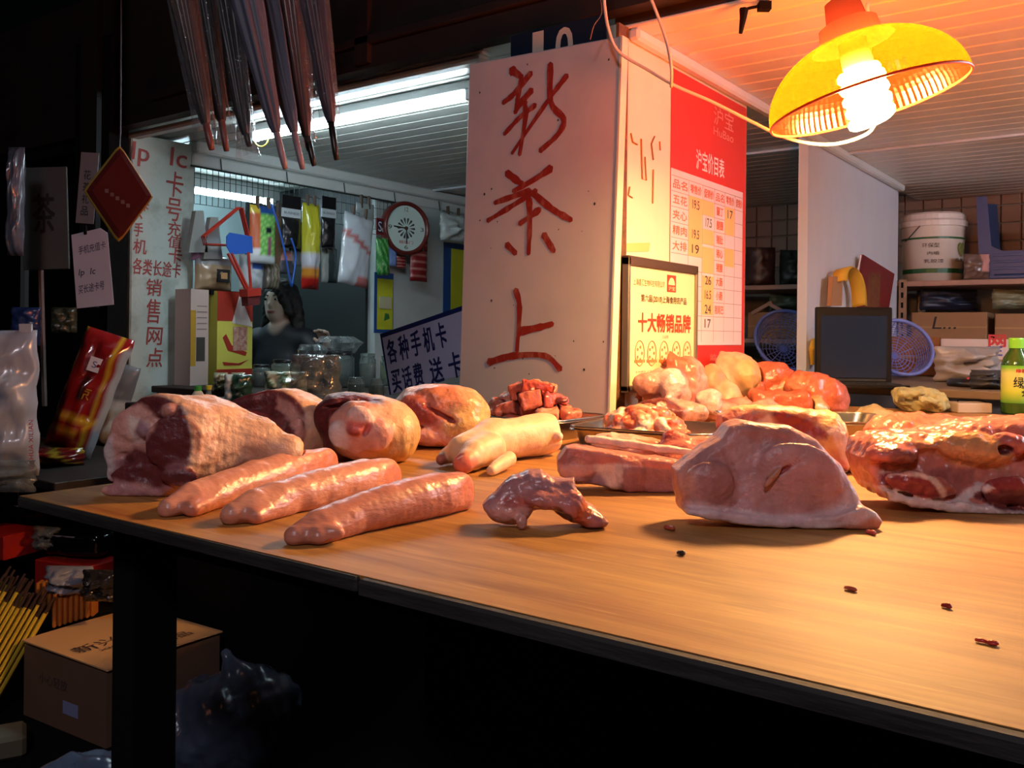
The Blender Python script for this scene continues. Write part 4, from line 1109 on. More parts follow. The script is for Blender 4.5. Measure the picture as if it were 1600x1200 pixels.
for r_, s in enumerate(('五花', '夹心', '精肉', '大排')): cell(0, 1 + r_, s, m_por)
for r_, s in enumerate(('腿丁', '腿圈', '猪肚', '猪心', '猪腰', '大肠', '小肠', '猪尾巴')): cell(3, 1 + r_, s, m_por, 0.62 if len(s) < 3 else 0.85)
stick(1, 1, 5); stick(2, 1, 2); stick(2, 3, 4); stick(2, 4.2, 6); stick(4, 1, 3); stick(4, 4, 5.3); stick(2, 6.2, 8.9)
for c, r_, s in ((1, 1, '19.5'), (2, 2, '17.5'), (1, 3, '19.5'), (1, 4, '19'), (4, 1, '17'), (2, 6, '26'), (2, 7, '16.5'), (2, 8, '24'), (2, 9, '17')): cell(c, r_, s, m_pen, 0.5, 0.6)
m_tw = mat('poster_text_white', (235, 225, 230), 0.4)
let_px('沪宝价目表', MP, (1087, 264), (1131, 250), m_tw, pl, bold=0.0012)
x0, y0 = loc_on(MP, 1087, 248); x1, y1 = loc_on(MP, 1131, 262)
lettering('沪宝', Wp * 0.52, -0.2 * abs(Hp) * 0.74 + 0.03, Wp * 0.80, -0.2 * abs(Hp) * 0.74 + 0.09, mat('logo_pink', (236, 150, 140), 0.4), pl)
lettering('HuBao', Wp * 0.52, -0.2 * abs(Hp) * 0.74 - 0.005, Wp * 0.80, -0.2 * abs(Hp) * 0.74 + 0.022, mat('logo_pink', (236, 150, 140), 0.4), pl)
lettering('监督电话', Wp * 0.5, zb - 0.05, Wp * 0.9, zb - 0.03, mat('logo_pink', (236, 150, 140), 0.4), pl)

# ------------------------------------------------------------------ framed award plaque
XQ = XP + 0.022
MQ = frame((XQ, at_x(979, 500, XQ).y, at_x(979, 612, XQ).z), (0, 1, 0), (0, 0, 1))
pq = thing('award_plaque', 'framed cream award plaque with red headline characters', 'plaque', MQ)
Wq, Hq = loc_on(MQ, 1087, 415)[0], loc_on(MQ, 979, 401)[1]
m_alu = mat('brown_alu', (96, 72, 56), 0.4, metal=0.5)
m_alu2 = mat('plain_alu', (150, 140, 125), 0.35, metal=0.8)
m_cer = mat('cream_plate', (236, 220, 172), 0.3)
MB().box(0, Wq, 0, Hq, -0.012, 0).build('plate', m_cer, pq)
MB().box(-0.004, Wq + 0.004, Hq - 0.022, Hq + 0.004, -0.014, 0.008, bev=0.002).build('frame_bar', m_alu, pq)
MB().box(-0.004, Wq + 0.004, -0.004, 0.016, -0.014, 0.008, bev=0.002).build('frame_bar', m_alu2, pq)
for xx in (-0.004, Wq - 0.008): MB().box(xx, xx + 0.012, 0.0, Hq, -0.014, 0.008, bev=0.002).build('frame_bar', m_alu2, pq)
m_red2 = mat('plaque_red', (214, 60, 30), 0.4); m_brn = mat('plaque_brown', (96, 70, 30), 0.5); m_or2 = mat('plaque_orange', (226, 120, 60), 0.5)
let_px('上海鑫汇生物科技有限公司', MQ, (989, 445), (1038, 440), m_brn, pq)
x0, y0 = loc_on(MQ, 1042, 456); x1, y1 = loc_on(MQ, 1056, 431)
lg = MB().box(x0, x1, y0, y1, 0, 0.0008).build('emblem', m_red2, pq)
q = MB().prism([(x0 + (x1 - x0) * (0.5 + 0.36 * math.cos(a / 10 * math.pi)), y0 + (y1 - y0) * (0.42 + 0.44 * math.sin(a / 10 * math.pi))) for a in range(11)], 0.0008, 0.0012)
q.build('emblem_dome', m_cer, lg)
lettering('沪宝', x0 + (x1 - x0) * .15, y0 + (y1 - y0) * .1, x1 - (x1 - x0) * .15, y0 + (y1 - y0) * .34, m_cer, pq, z=0.0014)
let_px('第六届(2010)上海食用农产品', MQ, (1001, 473), (1072, 466), m_brn, pq, bold=0.0008)
let_px('十大畅销品牌', MQ, (996, 519), (1078, 494), m_red2, pq, bold=0.003)
let_px('企业名称', MQ, (1034, 529), (1044, 524), m_brn, pq)
for i, cx in enumerate((999, 1018, 1037, 1056, 1073)):
    ex, ey = loc_on(MQ, cx, 552)
    rr_ = 0.026
    e_ = MB(); ring = [(ex + rr_ * math.cos(a / 24 * 6.2832), ey + rr_ * 1.35 * math.sin(a / 24 * 6.2832), 0.001) for a in range(25)]
    e_.tube(ring, 0.0016, 4, cap=False)
    for a in range(5): e_.prism([(ex + 0.014 * math.cos(a * 1.2566) + 0.005 * math.cos(t * 1.2566), ey + 0.018 * math.sin(a * 1.2566) + 0.005 * math.sin(t * 1.2566)) for t in range(5)], 0.0004, 0.0014)
    e_.box(ex - 0.03, ex + 0.03, ey - 0.026, ey - 0.018, 0.0004, 0.0016)
    e_.build('round_mark', m_or2, pq)
let_px('主办单位 上海市', MQ, (992, 583), (1022, 578), m_brn, pq)
let_px('协办单位 食品', MQ, (992, 591), (1018, 587), m_brn, pq)

# ------------------------------------------------------------------ blue and white phone card sign
pa, pb_ = at_t(594, 522, 3.25), at_t(722, 478, 3.0)
MS = frame(pa, pb_ - pa, (0, 0, 1))
ps = thing('phone_card_sign', 'tilted white sign with dark blue border and lettering about phone cards', 'sign', MS)
m_lil = mat('sign_lilac', (188, 190, 222), 0.4); m_navy = mat('sign_navy', (24, 34, 96), 0.4)
Ws, Hs = 0.42, -0.225
MB().box(0, Ws, Hs, 0, -0.006, 0, bev=0.001).build('sheet', m_lil, ps)
g = MB().box(0, Ws, -0.016, 0, 0.0, 0.0012).box(0, 0.008, Hs, 0, 0.0, 0.0012).box(Ws - 0.008, Ws, Hs, 0, 0, 0.0012).build('border', m_navy, ps)
def srow(s, x0, y0, wch, hch, gap):
    for i, c in enumerate(s):
        if c == ' ': continue
        lettering(c, x0 + i * gap, y0 - hch, x0 + i * gap + wch, y0, m_navy, ps, bold=0.003)
srow('各种手机卡', 0.022, -0.032, 0.047, 0.086, 0.062)
srow('买话费', 0.022, -0.145, 0.045, 0.078, 0.056)
srow('送卡', 0.215, -0.145, 0.06, 0.085, 0.09)
MB().box(0.18, 0.2, Hs - 0.0, -0.02, -0.03, -0.006).build('back_strut', m_black, ps)
# ------------------------------------------------------------------ far-left papers and ornament
pp = at_t(120, 482, 3.33)
Mpp = frame(pp, at_t(178, 476, 3.3) - pp, (0, 0, 1))
ppo = thing('paper_notice', 'white paper notice with dark handwriting clipped beside the column', 'notice', Mpp)
m_pap = mat('paper', (205, 205, 222), 0.7)
wq, hq = loc_on(Mpp, 178, 476)[0], loc_on(Mpp, 120, 366)[1]
MB().add([(0, 0, 0), (wq, 0, 0), (wq * 0.97, hq * 0.97, 0), (wq * 0.8, hq + 0.012, 0.001), (0, hq, 0), (0, 0, -.001), (wq, 0, -.001), (wq * 0.97, hq * 0.97, -.001), (wq * 0.8, hq + 0.012, 0), (0, hq, -.001)],
         [(0, 1, 2, 3, 4), (9, 8, 7, 6, 5), (0, 5, 6, 1), (1, 6, 7, 2), (2, 7, 8, 3), (3, 8, 9, 4), (4, 9, 5, 0)]).build('sheet', m_pap, ppo)
m_bink = mat('blue_black_ink', (38, 40, 78), 0.6)
let_px('手机充值卡', Mpp, (123, 396), (165, 378), m_bink, ppo, rot=0.1, shear=0.15)
let_px('Ip  Ic', Mpp, (124, 434), (149, 418), m_bink, ppo, shear=0.2)
let_px('买长途卡号', Mpp, (123, 458), (163, 440), m_bink, ppo, rot=0.08, shear=0.15)
MB().box(wq * .36, wq * .43, hq - 0.005, hq + 0.03, -0.004, 0.006).build('clip', m_black, ppo)
sp = at_t(118, 348, 3.34)
Msp = frame(sp, at_t(145, 350, 3.33) - sp, (0, 0, 1))
spo = thing('paper_strip', 'narrow dim paper strip with four dark characters above the notice', 'notice', Msp)
wq, hq = loc_on(Msp, 146, 350)[0], loc_on(Msp, 118, 237)[1]
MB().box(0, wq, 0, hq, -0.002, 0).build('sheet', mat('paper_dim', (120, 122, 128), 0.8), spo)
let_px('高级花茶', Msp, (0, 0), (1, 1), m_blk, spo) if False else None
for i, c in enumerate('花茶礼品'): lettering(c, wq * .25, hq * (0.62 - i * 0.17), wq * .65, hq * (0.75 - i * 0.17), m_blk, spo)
dp = at_t(36, 422, 3.6)
Mdp = frame(dp, at_t(108, 420, 3.6) - dp, (0, 0, 1))
dpo = thing('tea_placard', 'large dim grey placard with one black tea character', 'sign', Mdp)
wq, hq = loc_on(Mdp, 108, 420)[0], loc_on(Mdp, 36, 262)[1]
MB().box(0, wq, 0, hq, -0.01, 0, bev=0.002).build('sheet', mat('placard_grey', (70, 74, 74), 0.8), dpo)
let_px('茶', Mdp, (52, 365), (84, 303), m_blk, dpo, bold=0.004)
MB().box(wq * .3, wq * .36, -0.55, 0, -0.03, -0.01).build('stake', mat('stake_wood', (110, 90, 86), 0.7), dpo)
# red diamond hanging
dc = at_t(186, 303, 2.6)
Md = frame(dc, RGT * 0.86 + FWD * 0.5, (0, 0, 1))
dd = thing('diamond_ornament', 'dark red padded diamond hanging ornament with yellow edging', 'ornament', Md)
k2 = 2.6 / FPX
hw, hh = 48 * k2, 72 * k2
def dia(s, z): return [(hw * s, 0, z), (hw * s * .9, hh * s * .12, z), (hw * s * .12, hh * s * .92, z), (0, hh * s, z), (-hw * s * .12, hh * s * .92, z), (-hw * s * .9, hh * s * .12, z), (-hw * s, 0, z), (-hw * s * .9, -hh * s * .12, z), (-hw * s * .12, -hh * s * .92, z), (0, -hh * s, z), (hw * s * .12, -hh * s * .92, z), (hw * s * .9, -hh * s * .12, z)]
def loops(L):
    n = len(L[0]); mb = MB(); mb.v = [v for l in L for v in l]
    for i in range(len(L) - 1):
        for j in range(n): mb.f.append((i * n + j, i * n + (j + 1) % n, (i + 1) * n + (j + 1) % n, (i + 1) * n + j))
    mb.f.append(tuple(range(n))[::-1]); mb.f.append(tuple((len(L) - 1) * n + j for j in range(n)))
    return mb
loops([dia(0.9, -0.02), dia(0.97, -0.012), dia(0.97, 0.012), dia(0.8, 0.02), dia(0.3, 0.022)]).build('cushion', mat('dark_red_velvet', (62, 14, 15), 0.8, spec=.2), dd)
loops([dia(1.0, -0.004), dia(1.04, 0.0), dia(1.0, 0.004)]).build('edging', mat('yellow_edging', (150, 124, 34), 0.6), dd)
for i in range(5): MB().box(-hw * .45 + i * hw * .16, -hw * .34 + i * hw * .16, -hh * .02 - i * hh * .07, hh * .06 - i * hh * .07, .0225, .0235).build('printed_mark', mat('dim_silver', (84, 66, 66), 0.5), dd)
MB().tube([(0, hh, 0), (0.002, hh + 0.05, 0), (0, hh + 0.5, 0)], 0.002, 5).build('cord', m_dark, dd)

pb2 = at_t(140, 400, 3.36)
o = MB().box(-.03, .03, -.02, .02, 1.19, 2.6).build('hanging_batten', m_black); o.matrix_world = Matrix.Translation((pb2.x, pb2.y, 0)) @ Matrix.Rotation(YAW, 4, 'Z')
tag(o, 'dark wooden batten behind the paper notice and paper strip', 'batten')
MB().box(.03, .06, -.3, -.28, -.002, .0).build('string', m_black, ppo) if False else None

# ------------------------------------------------------------------ umbrellas hanging in front of the tea stall
TU = 1.95
m_ug = mat('grey_nylon', (78, 84, 102), 0.55, var=0.3, vscale=20, stretch=(1, 1, 0.1))
m_ub = mat('black_nylon', (10, 10, 13), 0.4)
m_un = mat('navy_nylon', (16, 18, 46), 0.45)
m_ur = mat('brown_nylon', (52, 30, 28), 0.3)
m_tipb = mat('tip_black', (20, 18, 18), 0.35); m_tipr = mat('tip_redbrown', (104, 62, 58), 0.4); m_tipp = mat('tip_mauve', (136, 122, 132), 0.35)
m_slv = film('clear_sleeve', (225, 232, 240), 0.9, 0.06, 1.0, 45)
m_rod = mat('steel_rod', (120, 118, 115), 0.4, metal=0.8)
def umbrella(tip, neck, top, mc, mt, label, wid, sleeve, t=TU):
    pt, pn, pu = at_t(*tip, t), at_t(*neck, t), at_t(*top, t)
    axis = (pu - pn).normalized(); L = 0.62
    z = axis; x = RGT - z * RGT.dot(z); x.normalize(); y = z.cross(x)
    M = Matrix((x, y, z)).transposed().to_4x4(); M.translation = pn
    u = thing('folded_umbrella', label, 'umbrella', M, 'folded umbrellas hanging in front of the tea stall')
    tl = M.inverted() @ pt
    MB().tube([tl, tl.lerp(Vector((0, 0, 0)), .2), Vector((0, 0, 0.02))], [0.0055, 0.0068, 0.0075], 10).build('ferrule', mt, u, smooth=True)
    prof = [(0.009, -0.002), (0.012, 0.012), (0.016, 0.05), (wid * .62, 0.14), (wid * .85, 0.25), (wid, 0.38), (wid * 1.02, 0.5), (wid * .9, L), (wid * .5, L + 0.01)]
    ph = random.random() * 6
    MB().lathe(prof, 40, wob=lambda an, i: 1 + (0.16 if i > 1 else 0.05) * math.sin(an * 8 + ph + i * 0.25) * (1 if i < 8 else .3)).build('canopy', mc, u, smooth=True)
    MB().tube([(0, 0, L), (0, 0, L + 0.12)], 0.005, 8).build('shaft', m_rod, u, smooth=True)
    hk = [(0.0, 0, L + 0.10), (0, 0, L + 0.16)] + [(0.022 - 0.022 * math.cos(a), 0, L + 0.16 + 0.022 * math.sin(a)) for a in (0.6, 1.2, 1.8, 2.4, 3.0, 3.5)]
    MB().tube(hk, 0.008, 8).build('handle', mt, u, smooth=True)
    if sleeve:
        b = sleeve
        pr = [(0.026, -b), (0.022, -b * .4), (0.021, 0.02), (wid * .95, 0.16), (wid * 1.2, 0.3), (wid * 1.22, 0.55)]
        MB().lathe(pr, 22, wob=lambda an, i: 1 + 0.16 * math.sin(an * 3 + i * 1.3 + ph) + 0.1 * math.cos(an * 5 + i)).build('clear_sleeve', m_slv, u)
    return u, M @ Vector((0.022, 0, L + 0.182))
US = [((331, 234), (321, 192), (290, 30), m_ub, m_tipr, 'black umbrella with a red-brown tip, first of the row next to the column', 0.027, 0.012),
      ((354, 236), (346, 187), (313, 0), m_ub, m_tipr, 'black umbrella with red-brown tip in a wide clear sleeve, second from the column', 0.028, 0.05),
      ((390, 229), (384, 208), (350, 0), m_ub, m_tipb, 'black umbrella whose clear sleeve hangs well below its short tip', 0.028, 0.055),
      ((446, 264), (431, 205), (386, 0), m_ug, m_tipp, 'grey umbrella with long mauve tip, on the column side of the grey pair', 0.034, 0),
      ((473, 264), (459, 205), (412, 0), m_ug, m_tipp, 'grey umbrella with long mauve tip, on the brown umbrella side of the grey pair', 0.034, 0),
      ((491, 259), (479, 212), (452, 0), m_ur, m_tipb, 'dark brown glossy umbrella with black tip beside the grey pair', 0.03, 0.02),
      ((483, 236), (474, 190), (444, -10), m_ub, m_tipb, 'black umbrella mostly hidden behind the dark brown one', 0.022, 0),
      ((526, 250), (517, 190), (488, 0), m_un, m_tipb, 'navy umbrella in a clear sleeve, last of the row towards the tea board', 0.029, 0.004)]
hooks = []
UT = [1.86, 1.94, 2.02, 1.9, 1.99, 2.08, 2.2, 1.96]
for i, a in enumerate(US):
    u, hp = umbrella(*a, t=UT[i])
    hooks.append(hp)
h0 = sum(hooks, Vector()) / len(hooks)
dr = (hooks[-1] - hooks[0]).normalized()
o = MB().tube([h0 - dr * 0.7 + Vector((0, 0, -0.02)), h0 + dr * 0.7 + Vector((0, 0, -0.02))], 0.009, 8).build('hanging_rail', m_rod, smooth=True)
tag(o, 'steel rail under the awning carrying the folded umbrellas', 'rail')

# ------------------------------------------------------------------ alcove behind the tea stall's side: light, wire grid, goods
tube_light(-4.3, -4.25, 3.0, 1.9, 0.01, 'x', ZT) if False else None
t = thing('tube_light', 'white tube light in the alcove behind the wire grid', 'light', Vector((-4.45, 3.0, ZT)), 'fluorescent tube lights')
MB().tube([(0, -0.55, -0.1), (0, 0.55, -0.1)], 0.014, 12).build('tube', emit('cool_tube_b', (0.62, 0.88, 1.0), 48), t, smooth=True)
MB().box(-0.02, 0.02, -0.6, 0.6, -0.08, 0, bev=0.004).build('batten', m_fit, t)
for s in (-1, 1): MB().box(-0.018, 0.018, s * 0.56 - 0.012, s * 0.56 + 0.012, -0.116, -0.07).build('end_socket', m_fit, t)
XG = XL + 0.03
MG = frame((XG, 0, 0), (0, 1, 0), (0, 0, 1))
def gx(px, py): return loc_on(MG, px, py)
gy0, gz0 = gx(304, 262); gy1, gz1 = gx(636, 318)
ztop_g = (gz0 + gz1) / 2; zbot_g = gx(304, 318)[1]
gr = thing('wire_grid', 'thin steel wire grid hanging below the tea stall cornice', 'wire grid', Matrix.Translation((XG, gy0, zbot_g)))
W_, H_ = gy1 - gy0, ztop_g - zbot_g
m_wire = mat('grid_wire', (70, 74, 72), 0.4, metal=0.6)
g = MB(); n = 44
for i in range(n + 1): g.box(-0.0012, 0.0012, i * W_ / n - 0.0012, i * W_ / n + 0.0012, 0, H_)
for z in (0, H_ * .35, H_ * .7): g.box(-0.0012, 0.0012, 0, W_, z - 0.0012, z + 0.0012)
g.build('wires', m_wire, gr)
MB().tube([(0, -0.02, H_), (0, W_ + 0.03, H_), (0, W_ + 0.03, H_ - 0.05)], 0.005, 6).build('top_bar', m_wire, gr)
for i in range(5): MB().tube([(0, 0.15 + i * .4, H_), (-0.01, 0.15 + i * .4, H_ + 0.06)], 0.003, 5).build('hanger', m_wire, gr)

m_pk = mat('packet_gloss', (200, 200, 200), 0.25, attr=True, coat=0.3)
m_peg = mat('peg_wood', (92, 70, 56), .7)
m_pm = mat('packet_matt', (200, 200, 200), 0.5, attr=True)
m_clr = film('clear_bag', (215, 226, 226), 0.55, 0.12, 1.0, 30)
def on_wall(px, py, off=0.03):
    y, z = loc_on(frame((XG + off, 0, 0), (0, 1, 0), (0, 0, 1)), px, py); return Vector((XG + off, y, z))
def hang(name, x0, y0, x1, y1, colf, label, cat, off=0.085, d=0.05, m_=None, tilt=0.0, crumple=0.15, seed=0, parts=None, group='goods hanging on the wire grid', px=2.5, pv=6.0, peg=True):
    """pouch hanging on the grid; pixel box x0,y0 (top left) x1,y1 (bottom right)"""
    a = on_wall(x0, (y0 + y1) / 2, off); b = on_wall(x1, (y0 + y1) / 2, off)
    zc0 = on_wall((x0 + x1) / 2, y1, off).z; zc1 = on_wall((x0 + x1) / 2, y0, off).z
    M = frame(((a.x + b.x) / 2, (a.y + b.y) / 2, zc0), (0, 1, 0), (0, 0, 1)) @ Matrix.Rotation(tilt, 4, 'Z')
    t = thing(name, label, cat, M, group)
    pouch('bag', (b - a).length, zc1 - zc0, d, colf, m_ or m_pk, Matrix.Identity(4), t, crumple=crumple, seed=seed, px=px, pv=pv)
    if peg:
        h_ = zc1 - zc0
        MB().tube([(0, h_ - 0.01, 0), (0, h_ + 0.012, -0.005), (0, h_ + 0.03, -off)], 0.0022, 5).build('hook', m_wire, t)
        wd_ = (b - a).length
        if wd_ > .1:
            for s_ in (-.22, .2): MB().box(wd_ * s_ - .006, wd_ * s_ + .006, h_ - .03, h_ + .045, -.008, .012, bev=.002).build('peg', m_peg, t)
    return t, (b - a).length, zc1 - zc0
def C(*c): return lin(c)
def bands(*bs):
    """vertical bands from bottom: (limit, colour)"""
    def f(u, v):
        for l, c in bs:
            if v <= l: return c
        return bs[-1][1]
    return f
def pic(u, v):
    if v > 0.88: return C(40, 80, 150) if u > .3 else C(210, 180, 60)
    if u < 0.35: return C(200, 96, 50) if v > .25 else C(230, 230, 230)
    if v < 0.12: return C(225, 235, 235)
    if abs(u - .68) < .1 and v < .5: return C(150, 90, 110)
    if (u - .66) ** 2 + ((v - .58) * 1.6) ** 2 < .012: return C(30, 34, 50)
    return C(110, 190, 90) if (u + v * 2) * 7 % 2 < 1.2 else C(170, 220, 130)
hang('packaged_goods', 390, 322, 430, 412, pic, 'clear packet with orange and green printed card hanging on the grid', 'packet', seed=3, crumple=.1, d=.04)
hang('packaged_goods', 472, 318, 498, 452, bands((.14, C(176, 34, 30)), (.25, C(200, 130, 40)), (.42, C(190, 190, 200)), (1, C(186, 180, 46))), 'long yellow bag with red bottom hanging on the grid', 'bag', seed=5, d=.08, crumple=.25)
for i, (x0, x1) in enumerate(((440, 469), (502, 524))):
    a = hang('sock_pack', x0, 340, x1, 388, lambda u, v: C(18, 20, 22), ('black glossy pack with white printed header beside the yellow bag, on its column side', 'black glossy pack with white printed header between yellow bag and white bag')[i], 'packet', seed=8 + i, d=.03, peg=False, off=.085)
    t, w_, h_ = a
    MB().box(-w_ * .5, w_ * .5, h_, h_ + 0.045, -0.004, 0.004).build('white_header', mat('header_white', (190, 196, 200), .4), t)
    MB().box(-w_ * .5, w_ * .5, h_ + 0.045, h_ + 0.11, -0.004, 0.004).build('black_header', mat('header_black', (16, 16, 18), .3), t)
    lettering('BUSINESS', -w_ * .4, h_ + 0.016, w_ * .4, h_ + 0.028, m_blk, t, z=0.005)
def wb_(u, v): return C(200, 120, 120) if (v < .12 and u > .5) or abs(v - .72 + u * .25) < .04 else C(214, 220, 228)
hang('packaged_goods', 528, 334, 574, 446, wb_, 'bright white and pink clear-wrapped bag hanging beside the clock', 'bag', seed=11, d=.07, crumple=.3, tilt=-.12)
hang('packaged_goods', 590, 372, 609, 430, lambda u, v: C(40, 130, 50) if (u + v) * 5 % 2 < 1.3 else C(120, 190, 110), 'green striped packet hanging under the red card', 'packet', seed=13, d=.04, crumple=.2, tilt=.08)
hang('packaged_goods', 607, 385, 619, 416, lambda u, v: C(120, 150, 210), 'small light blue packet hanging by the clock', 'packet', seed=14, d=.03, off=.05)
RC = lambda u, v: C(140, 34, 36) if (v * 9) % 2 < 1.5 else C(190, 120, 110)
hang('packaged_goods', 654, 340, 668, 392, RC, 'short dark red packet hanging behind the clock', 'packet', seed=15, d=.03)
hang('packaged_goods', 641, 390, 667, 440, RC, 'dark red patterned packet hanging below the clock, towards the yellow poster', 'packet', seed=16, d=.04)
hang('packaged_goods', 619, 398, 634, 420, RC, 'small dark red packet under the clock rim', 'packet', seed=17, d=.03, off=.03)
hang('plastic_bag', 688, 335, 727, 378, lambda u, v: C(200, 204, 204), 'clear plastic bag with crumpled white contents pinned to the wall by the board', 'bag', seed=18, d=.12, crumple=.4, m_=mat('white_plastic', (200, 206, 204), .3, bump=.8, bscale=40), px=2, pv=2)
hang('packaged_goods', 452, 345, 472, 415, lambda u, v: C(30, 32, 36) if v > .3 else C(120, 124, 128), 'dark clear-wrapped packet hanging between green card packet and yellow bag', 'packet', seed=25, d=.02, crumple=.2, off=.022)
hang('packaged_goods', 502, 388, 526, 442, lambda u, v: C(46, 52, 50) if u > .4 else C(150, 156, 150), 'grey-green packet hanging low beside the white and pink bag', 'packet', seed=26, d=.02, crumple=.2, off=.022)
hang('packaged_goods', 434, 392, 458, 428, lambda u, v: C(190, 130, 130) if v > .6 else C(70, 74, 84), 'small dull pink packet hanging behind the blue tongs', 'packet', seed=27, d=.02, crumple=.2, off=.022)
hang('packaged_goods', 556, 318, 584, 350, lambda u, v: C(170, 180, 178), 'small clear packet clipped above the white and pink bag', 'packet', seed=28, d=.02, crumple=.2, off=.022)
hang('packaged_goods', 410, 330, 444, 420, lambda u, v: C(150, 150, 146) if u < .5 else C(120, 90, 70), 'clear packet with a brownish insert behind the green card packet', 'packet', seed=29, d=.02, crumple=.2, off=.022)
# red card with lettering
M = frame(on_wall(588, 366, .05), (0, 1, 0), (0, 0, 1))
t = thing('red_card', 'square dark red card with white lettering beside the clock', 'card', M, None)
wq, hq = loc_on(M, 606, 366)[0], loc_on(M, 588, 340)[1]
MB().box(0, wq, 0, hq, -.004, 0).build('card', mat('card_red', (130, 28, 34), .4), t)
MB().box(wq * .1, wq * .96, hq * .12, hq * .86, 0, .001).build('dark_field', mat('card_navy', (24, 26, 50), .4), t)
lettering('S', wq * .14, hq * .2, wq * .45, hq * .8, m_tw, t, z=.0015); lettering('LE', wq * .5, hq * .2, wq * .9, hq * .42, m_tw, t, z=.0015)
# red triangle hangers, blue tag
m_redpl = mat('red_plastic', (176, 50, 36), .35); m_bluepl = mat('blue_plastic', (40, 90, 180), .4)
M = frame(on_wall(352, 378, .12), (0, 1, 0), (0, 0, 1))
t = thing('clothes_hangers', 'bundle of red plastic hangers with a blue card tag', 'hanger', M, 'goods hanging on the wire grid')
def lp_(M, *ps): return [(*loc_on(M, *p), 0.0) for p in ps]
for d_ in (0, 0.012, 0.024):
    q = [(x, y, d_) for x, y, _ in lp_(M, (370, 325), (315, 370), (318, 382), (388, 385), (374, 325))]
    MB().tube(q, 0.005, 6).build('hanger', m_redpl, t)
g = lp_(M, (347, 385), (347, 370), (352, 364), (387, 370), (388, 396), (354, 398))
MB().prism([(x, y) for x, y, _ in g], 0.03, 0.034).build('blue_tag', m_bluepl, t)
# red brush head on a V frame
M = frame(on_wall(392, 470, .21), (0, 1, 0), (0, 0, 1))
t = thing('plastic_brush', 'red plastic brush with V-shaped handle hanging below the hangers', 'brush', M, 'goods hanging on the wire grid')
for a_, b_ in (((356, 396), (384, 452)), ((388, 394), (392, 452)), ((362, 396), (388, 452))):
    MB().tube(lp_(M, a_, b_), 0.007, 6).build('handle_strut', m_redpl, t)
MB().prism([(x, y) for x, y, _ in lp_(M, (380, 452), (402, 450), (402, 462), (381, 464))], -0.03, 0.03).build('head', m_redpl, t)
MB().prism([(x, y) for x, y, _ in lp_(M, (382, 464), (402, 462), (401, 476), (383, 478))], -0.024, 0.024).build('bristles', mat('dark_bristle', (96, 26, 26), .8, bump=1, bscale=200), t)
# blue tongs
M = frame(on_wall(455, 450, .17), (0, 1, 0), (0, 0, 1))
t = thing('plastic_tongs', 'long blue plastic tongs hanging beside the yellow bag', 'tongs', M, 'goods hanging on the wire grid')
for a_, b_, c_ in (((424, 318), (440, 372), (455, 448)), ((455, 372), (462, 400), (456, 448))):
    MB().tube(spl(lp_(M, a_, b_, c_)), 0.005, 6).build('arm', m_bluepl, t, smooth=True)
# bags lying on a ledge at the column side
def ledge_bag(px, py, w_, h_, d_, colf, label, seed, **k):
    p = on_wall(px, py, .03); M = frame(p, (0, 1, 0), (0, 0, 1))
    t = thing('filled_bag', label, 'bag', M, 'bags on the ledge under the grid')
    if px > 383: MB().tube([(0, h_ - .02, 0), (0, h_ + .12, -.03)], .003, 5).build('string', m_wire, t)
    pouch('bag', w_, h_, d_, colf, m_pk, Matrix.Identity(4), t, seed=seed, px=3, pv=3, **k); return t
lg = struct(MB().box(XL - 0.1, XL + 0.12, 2.53, 2.74, on_wall(340, 455).z - 0.02, on_wall(340, 455).z).build('trim_ledge', m_black))
t = ledge_bag(333, 454, .2, .16, .08, lambda u, v: C(168, 140, 110) if v < .75 else C(150, 150, 150), 'tan filled bag with a square black label on the ledge', 21)
MB().box(-0.01, .06, .04, .1, .04, .046).build('label', m_blk, t)
MB().box(.01, .045, .055, .085, .046, .047).build('label_picture', mat('label_tan', (200, 150, 100), .5), t)
ledge_bag(392, 452, .14, .17, .06, lambda u, v: C(200, 205, 210) if v < .6 or u < .4 else C(50, 90, 170), 'white filled bag with blue print behind the red brush handle', 22)
ledge_bag(308, 407, .06, .2, .05, lambda u, v: C(176, 130, 160), 'small mauve bag next to the column', 23)
ledge_bag(424, 452, .1, .13, .06, lambda u, v: C(90, 84, 78) if (u * 5) % 1 < .5 else C(140, 130, 110), 'dull brown filled bag hanging behind the blue tongs', 24)
for i, (px, py) in enumerate(((326, 340), (303, 330))):
    M = frame(on_wall(px, py + 60, .04), (0, 1, 0), (0, 0, 1))
    o = MB().prism([(x, y) for x, y, _ in lp_(M, (px - 3, py), (px + 9, py), (px + 16, py + 65), (px - 14, py + 65))], 0, .03).build('wrapped_bottle', mat('grey_wrap', (150, 150, 146), .25))
    o.matrix_world = M; tag(o, ('grey wrapped cone-shaped packet hanging behind the red hangers', 'grey wrapped cone-shaped packet hanging against the column')[i], 'packet', 'goods hanging on the wire grid')

